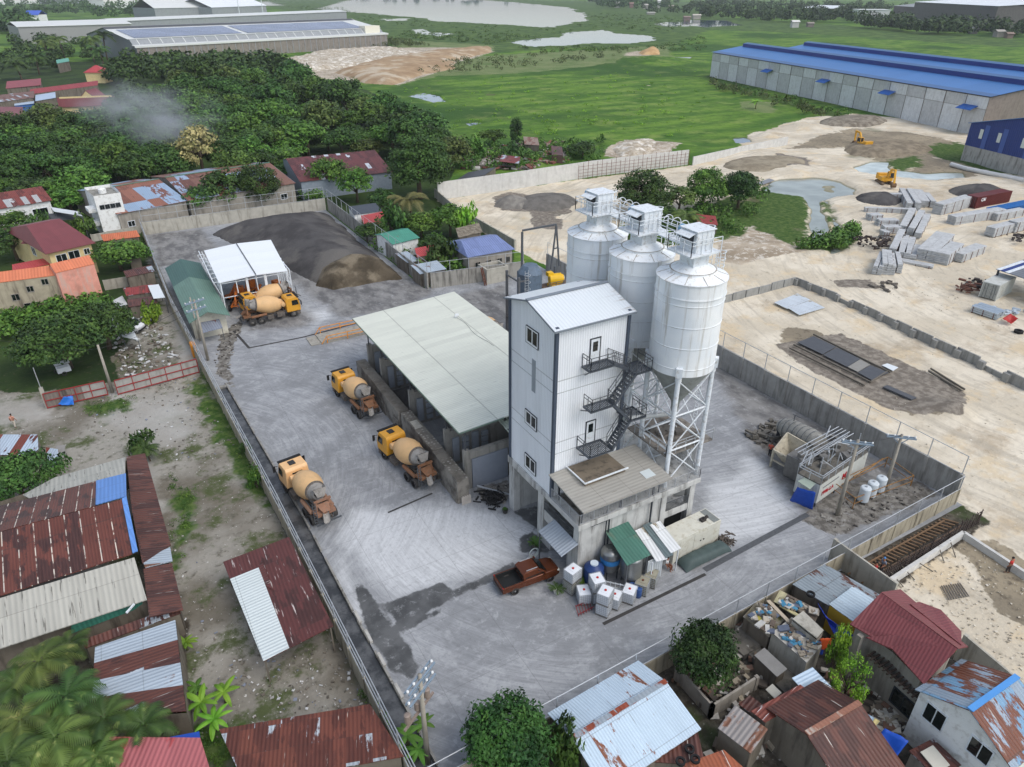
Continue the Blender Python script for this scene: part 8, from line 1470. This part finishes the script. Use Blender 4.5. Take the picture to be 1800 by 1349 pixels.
b.box(2,2.5,0.2, L,4.8,2.6); b.build('machinery', plain('machine_grime',(116,114,110),.7,.45,2.5), ct_)
REDL = plain('red_letters',(176,32,40),.5,.05)
for txt, x_, z_, s_ in (('1996-LA',.55,1.15,.62),('MA',4.1,1.35,1.0)):
    cu = bpy.data.curves.new('lettering', 'FONT'); cu.body = txt; cu.size = s_; cu.extrude = .01; cu.offset = .015; t = bpy.data.objects.new('lettering', cu); COL.objects.link(t); t.parent = ct_; t.rotation_euler = (R(90),0,0); t.location = (x_,-.03, z_); cu.materials.append(REDL)
b = MB(); b.box(.6,-.03,2.0,3.4,-.015,2.12); b.build('dark_line', plain('grey_letters',(120,122,122),.6,.1), ct_)
tarp('large blue tarpaulin tent at the end of the white lettered container',[(1388,880,.2),(1402,856,2.3),(1434,866,2.4),(1428,896,.2)],(24,72,168)); flat('metal_sheet', 'pale green sheet on top of the blue tarpaulin tent', 'metal sheet',[(1402,846),(1418,838),(1436,848),(1424,860)], plain('sheet_palegreen',(160,172,158),.6,.15),2.6)
for x, y, lab in ((1515,884, 'pale blue-white drum tank next to the front fence in the row of three'),(1528,875, 'middle one of three pale drum tanks'),(1543,866, 'last pale drum tank, towards the dark fence')): p = G(x, y); t = thing('drum_tank', lab, 'tank', p,0, 'pale drum tanks by the wet plant'); b = MB(p); b.lathe([(.3,.35),(.35,.5),(1.75,.5),(1.85,.42),(1.9,.15)], p,(0,0,1),18); b.build('body', plain('tank_pale',(200,208,212),.5,.1), t, smooth='auto'); b = MB(p); b.tube(p + U * 1.85, p + U * 2.0,.12,8); b.build('cap', PIPE, t); b = MB(p); [b.beam(p + Vector((.35 * math.cos(k),.35 * math.sin(k),0)), p + Vector((.35 * math.cos(k),.35 * math.sin(k),.4)),.08) for k in (0.3,2.4,4.5)]; b.build('leg', GREYST, t)
of = thing('tank_cage', 'orange pipe frame round the pale drum tanks', 'frame', G(1510,880)); b = MB(of.location); q = [G(x, y) for x, y in ((1462,868),(1498,895),(1600,855),(1555,822))]
for i in range(4): a, c = q[i], q[(i + 1) % 4]; b.beam(a, a + U * 1.3,.07); b.beam(a + U * 1.3, c + U * 1.3,.06); b.beam(a + U * .6, c + U * .6,.05)
b.path([G(1500,838,2.2), G(1530,822,2.6), G(1552,806,3.0)],.07,6); b.build('frame', plain('dull_orange',(150,112,66),.7,.4,3,0,.2,.7,(92,82,70)), of)
junk('rubble_pile', 'dark wet rubble and broken slabs beside the mixing plant drum', 'rubble',1345,765,1.1,.9,26, CONCD,.6,11); junk('slab_wall', 'long low concrete block wall at the head of the mixing plant', 'wall',1350,770,.2,.2,2, CONC,.4,12)
# ================================================================ POLES, WIRES, GATE
POLEM = concrete('pole_conc',(160,154,142),(110,104,94),.5)
def upole(label, px, py, h, arms=0, rz=.5, r=.2, trans=False, lean=(0,0)):
    p = G(px, py); t = thing('utility_pole', label, 'utility pole', p); b = MB(p); tp_ = p + Vector((lean[0], lean[1], h)); b.tube(p - U * .3, tp_, r,10, r * .62); b.build('pole', POLEM, t, smooth=True); d = Vector((math.cos(rz), math.sin(rz),0)); s_ = Vector((-d.y, d.x,0))
    for k in range(arms):
        z = tp_ - U * (.3 + k * 1.0); b = MB(p); b.beam(z - d * 1.3 + s_ * .15, z + d * 1.3 + s_ * .15,.1,.12); b.beam(z - d * 1.3 - s_ * .15, z + d * 1.3 - s_ * .15,.1,.12); b.beam(z - d * .8, z - U * .8,.06); b.beam(z + d * .8, z - U * .8,.06); ar = b.build('crossarm', plain('arm_bluegrey',(130,146,160),.5,.2), t); b = MB(p)
        for e in (-1.2,-.6,.6,1.2): b.lathe([(0,.03),(.07,.08),(.11,.05),(.16,.08),(.2,.03)], z + d * e + U * .05,(0,0,1),10)
        b.build('insulator', plain('porcelain',(224,226,224),.25,.05), ar)
    if trans:
        b = MB(p)
        for k, e in enumerate((-1.0,.0,1.0)): q = tp_ + d * e - U * 3.4 + s_ * .4; b.lathe([(0,.16),(.05,.2),(.7,.2),(.75,.12)], q,(0,0,1),14)
        b.beam(tp_ - U * 3.5 - d * 1.5 + s_ * .3, tp_ - U * 3.5 + d * 1.5 + s_ * .3,.14); b.build('transformer', plain('trafo_grey',(140,126,116),.5,.3), t)
    return tp_
pa = upole('concrete utility pole in the fence corner with white insulators and meter drums',752,1338,8.2,2,.55,.19, True); pb1 = upole('pole with two insulator arms beside the green-roofed hut',366,634,8.6,2,.35); pc = upole('concrete pole standing beside the red-railed gate',198,690,6.4,0); pd = upole('pole with a crossarm behind the white lettered container',1471,906,8.4,1,2.4); pe = upole('pole with a crossarm against the dark fence',1556,857,6.2,1,2.4); upole('slim second pole beside the insulator pole at the green-roofed hut',352,600,6.5,0,0,.14)
pf_ = thing('gate_post', 'pale square gate post with a thin pipe mast', 'post', G(84,716)); b = MB(pf_.location); q = G(84,716); b.beam(q, q + U * 2.6,.4); b.build('post', CONC2, pf_); b = MB(q); b.tube(q + U * 2.5, q + U * 5.2,.05,6); b.build('mast', PIPE, pf_)
def wire(label, pts, r=.02, sag=.5):
    t = thing('power_line', label, 'wire', pts[0]); b = MB(pts[0])
    for a, c in zip(pts, pts[1:]):
        P_ = [a.lerp(c, k / 10) - U * sag * 4 * (k / 10) * (1 - k / 10) for k in range(11)]; b.path(P_, r,4)
    b.build('cable', plain('cable_black',(44,44,46),.6,.1), t)
far_l = G(-60,590,6); wire('sagging wire from the hut pole past the gate pole',[pb1 - U * .2, pc, far_l]); wire('second sagging wire just below the first by the gate',[pb1 - U * 1.2, pc - U * .5, far_l - U * 1]); wire('pair wire between the two poles at the wet plant',[pd, pe],.025,.3)
gt = thing('sliding_gate', 'long grey sheet gate with red rails beside the concrete pole', 'gate', G(270,672)); O = gt.location; a, c = G(208,694), G(350,655); nn = (c - a).cross(U).normalized(); nn = nn if nn.dot(FW) < 0 else -nn; b = MB(O); b.beam(a + U * 1.0, c + U * 1.0,.08,1.9); b.build('panel', concrete('gate_grey',(166,164,158),(120,112,104),.5), gt); RDR = plain('red_rail',(150,54,52),.5,.2); b = MB(O)
for z in (.1,1.0,1.95): b.beam(a + nn * .08 + U * z, c + nn * .08 + U * z,.1)
for k in range(6): q = a.lerp(c, k / 5); b.beam(q + nn * .08, q + nn * .08 + U * 1.95,.08)
b.build('rail', RDR, gt)
gt2 = thing('fence_panel', 'red-railed fence of weathered boards and grey sheet beside the gate post', 'fence', G(130,703)); O = gt2.location; a, c = G(84,718), G(190,694); b = MB(O); m_ = a.lerp(c,.62); b.beam(a + U * 1.0, m_ + U * 1.0,.07,1.9); b.build('boards', corr('weathered_boards',(128,118,110),.2,(92,84,78),0, period=.4, var=.25), gt2); b = MB(O); b.beam(m_ + U, c + U,.08,1.9); b.build('panel', concrete('gate_grey',(166,164,158),(120,112,104),.5), gt2); b = MB(O)
for z in (.1,1.0,1.95): b.beam(a + nn * .08 + U * z, c + nn * .08 + U * z,.1)
for k in range(5): q = a.lerp(c, k / 4); b.beam(q + nn * .08, q + nn * .08 + U * 1.95,.08)
b.build('rail', RDR, gt2)
tarp('crumpled blue tarpaulin on the ground against the red-railed fence',[(102,712,.3),(112,698,1.2),(128,696,.9),(130,712,.2)],(40,110,196)); q = G(343,625); t = thing('cabinet', 'orange metal cabinet against the outside of the long fence', 'cabinet', q); b = MB(q); b.cbox(q + U * .9,(.6,1.4,1.8)); b.build('body', plain('cabinet_orange',(214,140,44),.5,.2), t, bevel=.03); b = MB(q); b.cbox(q + Vector((-.31,0,.9)),(.02,1.2,1.6)); b.build('door', plain('cabinet_orange',(214,140,44),.5,.2), t)
# ================================================================ PEOPLE, SMALL VEHICLES, PLANTS, LITTER
SKINM = plain('skin',(150,106,82),.6,.08)
def skin_mesh(name, pts, edges, mat, parent, sub=1):
    me = bpy.data.meshes.new(name); me.from_pydata([p[:3] for p in pts], edges,[]); me.materials.append(mat); o = bpy.data.objects.new(name, me); COL.objects.link(o)
    if parent: o.parent = parent
    m = o.modifiers.new('skin', 'SKIN'); m.use_smooth_shade = True
    for i, p in enumerate(pts): r = p[3]; me.skin_vertices[0].data[i].radius = r if isinstance(r, tuple) else (r, r)
    me.skin_vertices[0].data[0].use_root = True; s = o.modifiers.new('sub', 'SUBSURF'); s.levels = s.render_levels = sub; return o
def person(label, px, py, rz, shirt, pants, hair=(30,26,24), stride=.12, sit=False, helmet=None, reach=0.0):
    p = G(px, py); t = thing('person', label, 'person', p, rz); dz = -.42 if sit else 0
    hip = .95 + dz; J = [(0,0, hip,.13),(0,0,1.18 + dz,.13),(.01,0,1.38 + dz,(.15,.11)),(.02,0,1.5 + dz,.06),(.05,0,1.6 + dz,.085),(.05,0,1.7 + dz,.085),(.14,0,1.615 + dz,.022)]
    E = [(0,1),(1,2),(2,3),(3,4),(4,5),(4,6)]
    for s_ in (-1,1):
        k = len(J); f = s_ * stride
        if sit: J += [(.02, s_ * .1, hip,.09),(.42, s_ * .12, hip - .02,.075),(.44, s_ * .12,.08,.045),(.58, s_ * .13,.04,.04)]
        else: J += [(0, s_ * .1, hip - .06,.095),(f * .5 + .04, s_ * .1,.5,.068),(f, s_ * .1,.09,.042),(f + .16, s_ * .11,.04,.038)]
        E += [(0, k),(k, k + 1),(k + 1, k + 2),(k + 2, k + 3)]; k = len(J); g_ = -f * .8
        J += [(0, s_ * .2,1.4 + dz,.058),(g_ * .5, s_ * .26,1.12 + dz,.045),(g_ + .12 + reach, s_ * .26,.9 + dz + reach * .5,.034),(g_ + .15 + reach, s_ * .26,.83 + dz + reach * .5,.036)]; E += [(2, k),(k, k + 1),(k + 1, k + 2),(k + 2, k + 3)]; h = k + 3; q = J[h]
        for n_,(dx_, dy_, dz_) in enumerate(((.02,-.03,-.085),(.025,-.01,-.095),(.025,.012,-.09),(.02,.032,-.075),(.05,-s_ * .035,-.03))): J.append((q[0] + dx_, q[1] + dy_, q[2] + dz_,.009)); E.append((h, len(J) - 1))
    skin_mesh('body', J, E, SKINM, t)
    TJ = [(0,0, hip + .02,(.165,.135)),(0,0,1.18 + dz,(.16,.13)),(.01,0,1.4 + dz,(.18,.13)),(.02,0,1.47 + dz,.085)]; TE = [(0,1),(1,2),(2,3)]
    for s_ in (-1,1): k = len(TJ); g_ = -s_ * stride * .8; TJ += [(0, s_ * .2,1.4 + dz,.075),(g_ * .4, s_ * .25,1.18 + dz,.062)]; TE += [(2, k),(k, k + 1)]
    if shirt: skin_mesh('shirt', TJ, TE, plain('cloth_%s' % (shirt,), shirt,.8,.12,4), t)
    PJ = [(0,0, hip + .06,(.15,.13)),(0,0, hip - .02,(.15,.13))]; PE = [(0,1)]
    for s_ in (-1,1):
        k = len(PJ); f = s_ * stride
        PJ += ([(.02, s_ * .1, hip,.105),(.42, s_ * .12, hip - .02,.09),(.44, s_ * .12,.16,.062)] if sit else [(0, s_ * .1, hip - .08,.11),(f * .5 + .04, s_ * .1,.5,.085),(f, s_ * .1,.14,.062)]); PE += [(1, k),(k, k + 1),(k + 1, k + 2)]
    skin_mesh('trousers', PJ, PE, plain('cloth_%s' % (pants,), pants,.8,.12,4), t)
    b = MB(); b.lathe([(0,.096),(.05,.1),(.1,.075),(.125,.02)],(.035,0,1.68 + dz),(-.1,0,1),12); b.build('helmet' if helmet else 'hair', plain('hair_%s' % (helmet or hair,), helmet or hair,.6,.1), t, smooth=True)
    return t
person('person in pale clothes walking along the light lane past the gate post',27,752, R(60),(206,150,130),(196,186,172)); person('worker in a red and white top standing at the mouth of the mixing plant',1352,803, R(20),(184,74,60),(40,40,46), stride=.05)
person('seated person in a white shirt outside the white lean-to shed',1171,1000, R(-70),(214,214,212),(110,70,52), sit=True); person('worker in a red shirt beside the rebar cages of the new wall',1534,1016, R(120),(168,40,42),(60,60,70), stride=.06, reach=.15); person('worker with a blue helmet beside the rebar cages of the new wall',1547,1008, R(160),(120,132,150),(70,70,74), stride=.05, helmet=(80,140,200), reach=.2)
person('worker in a red shirt on the muddy side of the construction lot',1770,1008, R(90),(190,50,46),(70,60,56), stride=.08)
def van(label, px, py, rz):
    t = thing('van', label, 'van', G(px, py), rz); WV = plain('van_white',(222,224,226),.3,.06,1,0,.5); pr = [(-2.2,.4),(2.2,.4),(2.3,.9),(1.75,1.15),(1.05,1.95),(-2.1,2.0),(-2.25,1.2)]; b = MB(); A = [b.P((x,-.82 + (.1 if z > 1.5 else 0), z)) for x, z in pr]; C = [b.P((x,.82 - (.1 if z > 1.5 else 0), z)) for x, z in pr]; b.fi(A); b.fi(C[::-1])
    for k in range(7): j = (k + 1) % 7; b.fi((A[j], A[k], C[k], C[j]))
    bd = b.build('body', WV, t, bevel=.07); b = MB(); b.face([(1.76,-.7,1.2),(1.76,.7,1.2),(1.1,.64,1.9),(1.1,-.64,1.9)]); o = b.build('windscreen', GLASS, bd); o.location.x = .03
    for s_ in (-1,1):
        for x0, x1 in ((-1.9,-.8),(-.65,.3),(.45,1.2)): b = MB(); b.face([(x0, s_ * .83,1.25),(x1 + (.2 if x1 > 1 else 0), s_ * .83,1.25),(x1 - (.25 if x1 > 1 else 0), s_ * .76,1.75),(x0, s_ * .76,1.75)][::s_]); b.build('side_window', GLASS, bd)
        for x_ in (1.4,-1.4): wheel(t, x_, s_ * .72,.32,.22, plain('rim_grey',(140,136,130),.6,.3))
        b = MB(); b.cbox((2.24, s_ * .6,.85),(.1,.28,.16)); b.build('headlight', plain('lamp_glass',(210,210,200),.2,.1), t)
    b = MB(); b.cbox((2.28,0,.5),(.15,1.6,.2)); b.build('bumper', BLACK, t); return t
van('white van with dark windows parked at the edge of the umbrella tree',226,582, R(-40))
tr = thing('motor_tricycle', 'white motor tricycle with sidecar parked under the umbrella tree', 'tricycle', G(113,655), R(10)); b = MB(); b.cbox((0,-.55,.75),(1.5,.9,.7)); b.cbox((0,-.55,1.6),(1.7,1.1,.06)); b.beam((-.7,-.95,1),(-.7,-.95,1.6),.05); b.beam((.7,-.95,1),(.5,-.95,1.6),.05); b.build('sidecar', plain('van_white',(222,224,226),.3,.06), tr, bevel=.05); b = MB(); b.beam((-.7,.3,.65),(.7,.3,.75),.3,.3); b.beam((.75,.3,.4),(.6,.3,1.2),.08); b.beam((.6,0,1.2),(.6,.6,1.2),.05); b.build('motorbike', BLACK, tr)
for x, y in ((-.75,.3),(.8,.3),(-.1,-1.0)): b = MB(); b.lathe([(0,.18),(0,.28),(.12,.28),(.12,.18),(0,.18)],(x, y - .06,.28),(0,1,0),14, caps=False); b.build('wheel', TYRE, tr)
# potted plants
def potted(label, px, py, h, leafc='bright', pot=(206,206,202)):
    p = G(px, py); t = thing('potted_plant', label, 'potted plant', p); b = MB(p); b.lathe([(0,.2),(.4,.28),(.45,.28),(.44,.22)], p,(0,0,1),14); b.build('pot', plain('pot_%s' % (pot,), pot,.6,.1), t); b = MB(p)
    for k in range(12): frond(b, p + U * .42, k * 2.4, h * rnd.uniform(.8,1.1),.5, rnd.uniform(.5,1.0),8,.08,.5)
    b.build('leaves', LV['bright'] if leafc == 'bright' else LV['mid'], t); return t
potted('palm-like plant in a white pot beside the totes',978,1043,.9, 'mid'); potted('potted palm by the pale hose coil',940,962,.8, 'mid',(90,84,76)); potted('dark bucket-potted plant at the tower leg',888,902,.3, 'mid',(60,60,58))
for x, y, s_, lab in ((1012,1012,.7, 'green leafy plant against the control building corner'),(1020,1025,.6, 'smaller yellow-green plant behind the totes'),(775,470,1.2, 'papaya plant in the fence corner')): put('y0' if s_ < 1 else 'f0', lab, x, y, s_, s_ * .9, 'bush', None, 'bush')
# litter on the rough ground (nobody could count it)
def litter(name, label, areas, n, sizes, cols, seed, h=.12, z0=0.0):
    rs = np.random.RandomState(seed); mats = [plain('lit%s' % (c,), c,.8,.3,3) for c in cols]; b = MB(); k = 0
    while k < n:
        poly = areas[rs.randint(len(areas))]; xs = [p[0] for p in poly]; ys = [p[1] for p in poly]; x, y = rs.uniform(min(xs), max(xs)), rs.uniform(min(ys), max(ys))
        if not in_poly(x, y, poly): continue
        q = G(x, y, z0); s_ = rs.uniform(*sizes); b.cbox((q.x, q.y, z0 + h * rs.uniform(.2,1.0)),(s_, s_ * rs.uniform(.2,.9), h * rs.uniform(.3,1.2)), rs.uniform(0,3), int(rs.randint(len(mats))), rs.uniform(-.3,.3), rs.uniform(-.3,.3)); k += 1
    o = b.build(name, mats); o['kind'] = 'stuff'; o['label'] = label; o['category'] = 'litter'
litter('debris', 'scattered junk and rubble in the junk yard beside the lane',[[(190,545),(270,530),(285,570),(320,640),(220,665),(200,620)]],330,(.1,.6),[(186,186,182),(140,134,124),(100,92,82),(206,206,204),(120,110,96)],3,.2)
litter('litter', 'scattered litter and stones on the bare lot outside the long fence',[[(250,920),(330,940),(420,1180),(640,1240),(560,1349),(420,1349),(330,1280),(310,1060)],[(380,1165),(600,1130),(690,1300),(450,1230)],[(190,670),(345,665),(420,800),(300,820),(150,760)]],560,(.04,.26),[(176,172,166),(140,136,128),(104,100,90),(204,204,202),(120,112,100),(96,90,80),(128,134,146)],4,.08)
litter('debris', 'boards, sheets and junk lying between the shanty houses',[[(1170,1190),(1330,1120),(1370,1170),(1320,1230),(1250,1270)],[(1300,1240),(1360,1300),(1330,1349),(1240,1349)],[(1440,1180),(1540,1180),(1620,1260),(1540,1290),(1470,1250)],[(1292,1098),(1318,1085),(1350,1118),(1304,1132)],[(1540,1210),(1620,1260),(1600,1300),(1540,1280)]],620,(.1,.9),[(150,140,122),(112,100,86),(176,172,164),(90,82,74),(124,96,80),(196,190,178)],5,.35)
litter('clutter', 'boards, cloth and household clutter lying on the shanty roofs',[[(1312,1082),(1352,1115),(1376,1090),(1340,1062)],[(1362,1108),(1415,1158),(1440,1132),(1394,1092)],[(1365,1060),(1430,1092),(1438,1080),(1385,1050)]],130,(.15,.8),[(168,160,146),(132,120,104),(190,188,182),(96,104,120),(96,84,74),(120,110,96),(150,140,124),(70,130,160)],21,.14,2.42)
litter('stones', 'loose pale stones scattered over the limestone lot',[[(1100,430),(1300,480),(1800,660),(1800,900),(1660,850),(1270,600)],[(1400,440),(1500,450),(1700,500),(1800,600),(1500,500)],[(1540,1020),(1690,940),(1800,1010),(1800,1200),(1700,1130)]],700,(.05,.2),[(216,208,192),(186,176,158),(160,150,132)],6,.06)
litter('debris', 'collapsed boards and sheets of the shacks on the marsh edge',[[(800,262),(1000,248),(1000,285),(920,300),(810,300)]],260,(.5,2.6),[(150,132,120),(126,80,70),(176,172,166),(110,100,92)],7,.5)
litter('rubble', 'broken concrete lumps at the drain head and around the wet plant',[[(385,590),(425,565),(405,640),(400,680),(375,650)],[(1470,880),(1600,845),(1640,868),(1490,935),(1430,915)],[(840,865),(890,850),(890,885),(850,888)]],260,(.08,.4),[(120,116,108),(88,84,78),(150,146,138),(70,66,62)],8,.14)
# --- construction trench beside the front fence
tn = thing('rebar_wall', 'row of dark rebar cages standing along the new low concrete wall', 'rebar', G(1640,960)); b = MB(tn.location); nw = [(1540,1030),(1600,995),(1632,975),(1720,920)]
for (p_, q_) in zip(nw, nw[1:]):
    a, c = G(*p_), G(*q_); n_ = int((c - a).length / .28)
    for k in range(n_ + 1): q = a.lerp(c, k / n_); hh = rnd.uniform(1.1,1.9); b.beam(q, q + Vector((rnd.uniform(-.1,.1), rnd.uniform(-.1,.1), hh)),.05)
    for z in (.3,.6,.9,1.2,1.5): b.beam(a + U * z, c + U * z,.045)
b.build('bars', plain('rebar_dark',(66,56,52),.8,.4,3), tn)
wall('new low concrete wall bordering the pale construction floor',[(1548,1038),(1690,945),(1800,1018),(1880,1070)],.7, MC['new_wall'],.3, cap=False)
tp2 = thing('trench_shoring', 'brown timber shoring across the trench below the stained fence', 'shoring', G(1560,985)); b = MB(tp2.location)
for k in range(26): a, c = G(1500 + k * 6.2,1004 - k * 3.6), G(1524 + k * 6.4,1018 - k * 3.8); b.beam(a + U * .15, c + U * .2,.16,.08)
for a, c in (((1490,1010),(1660,915)),((1515,1025),(1690,925))): b.beam(G(*a,.3), G(*c,.3),.12)
b.build('planks', plain('shoring_brown',(122,98,74),.8,.4,2), tp2); rbp = thing('rebar_bundle', 'loose bundle of steel bars on the pale construction floor', 'rebar', G(1675,1040)); b = MB(rbp.location)
for k in range(9): b.beam(G(1655 + k * 4,1030 - k * .6,.08), G(1668 + k * 4.4,1055 - k * .8,.08),.07)
b.build('bars', plain('rebar_grey',(104,98,92),.7,.3), rbp); pr_ = thing('prop_row', 'row of thin raking timber props against the new low wall', 'prop', G(1600,1020)); b = MB(pr_.location)
for x0, y0, x1, y1 in ((1565,1005,1588,1032),(1585,995,1608,1020),(1608,985,1640,1005),(1650,960,1660,990),(1670,950,1680,980)): b.beam(G(x0, y0,.7), G(x1, y1,.03),.07)
b.build('timber', plain('timber_grey',(110,104,94),.8,.3), pr_)
# ================================================================ SMOKE
sm_ = bpy.data.materials.new('smoke'); sm_.use_nodes = True; t_ = sm_.node_tree; t_.nodes.clear(); k = T.__new__(T); k.m = sm_; k.t = t_; out = t_.nodes.new('ShaderNodeOutputMaterial'); vol = t_.nodes.new('ShaderNodeVolumePrincipled'); vol.inputs['Color'].default_value = (.9,.95,1.0,1); vol.inputs['Anisotropy'].default_value = .1
gco = k.n('TexCoord',3); dd = k.n('VectorMath',1, {'operation': 'LENGTH'}, i0=gco); fall = k.step(dd,1.0,.15); nz = k.step(k.noise(k.vmap(gco,(1.6,1.6,1.6)),1.0,3,.6),.42,.68); t_.links.new(k.math('MULTIPLY', k.math('MULTIPLY', fall, nz),.075), vol.inputs['Density']); t_.links.new(vol.outputs[0], out.inputs['Volume'])
def smoke(px, py, z, sx_, sy_, sz_, rz):
    b = MB(); b.lathe([(-1,.02),(-.8,.6),(-.4,.92),(0,1),(.4,.92),(.8,.6),(1,.02)],(0,0,0),(0,0,1),16); o = b.build('smoke', sm_, None, smooth=True); o.location = G(px, py, z); o.scale = (sx_, sy_, sz_); o.rotation_euler = (0,0, rz); o['kind'] = 'stuff'; o['label'] = 'thin bluish smoke drifting over the dark grove'; o['category'] = 'smoke'
smoke(262,200,13,38,17,10, R(112))
sm_.cycles.volume_sampling = 'EQUIANGULAR' if hasattr(sm_.cycles, 'volume_sampling') else None
# ================================================================ TIDY: drop prototypes, turn lettering into meshes
for r in PROTO.values():
    for c in list(r.children): bpy.data.objects.remove(c)
    bpy.data.objects.remove(r)
dg = bpy.context.evaluated_depsgraph_get()
for o in [o for o in bpy.data.objects if o.type == 'FONT']:
    me = bpy.data.meshes.new_from_object(o.evaluated_get(dg)); n_ = bpy.data.objects.new('lettering', me); COL.objects.link(n_); n_.parent = o.parent; n_.location = o.location; n_.rotation_euler = o.rotation_euler
    if not me.materials: me.materials.append(o.data.materials[0])
    bpy.data.objects.remove(o)
# ================================================================ HAZE
hm = bpy.data.materials.new('haze_air'); hm.use_nodes = True; t_ = hm.node_tree; t_.nodes.clear(); ho = t_.nodes.new('ShaderNodeOutputMaterial'); hv = t_.nodes.new('ShaderNodeVolumePrincipled'); hv.inputs['Color'].default_value = (.86,.91,1,1); hv.inputs['Density'].default_value = .00009; t_.links.new(hv.outputs[0], ho.inputs['Volume'])
b = MB(); b.box(-6000,-3500,-3,9500,9500,50); hz_ = b.build('haze', hm); kind(hz_, 'stuff'); hz_['label'] = 'pale air haze over the far marsh'; hz_['category'] = 'haze'
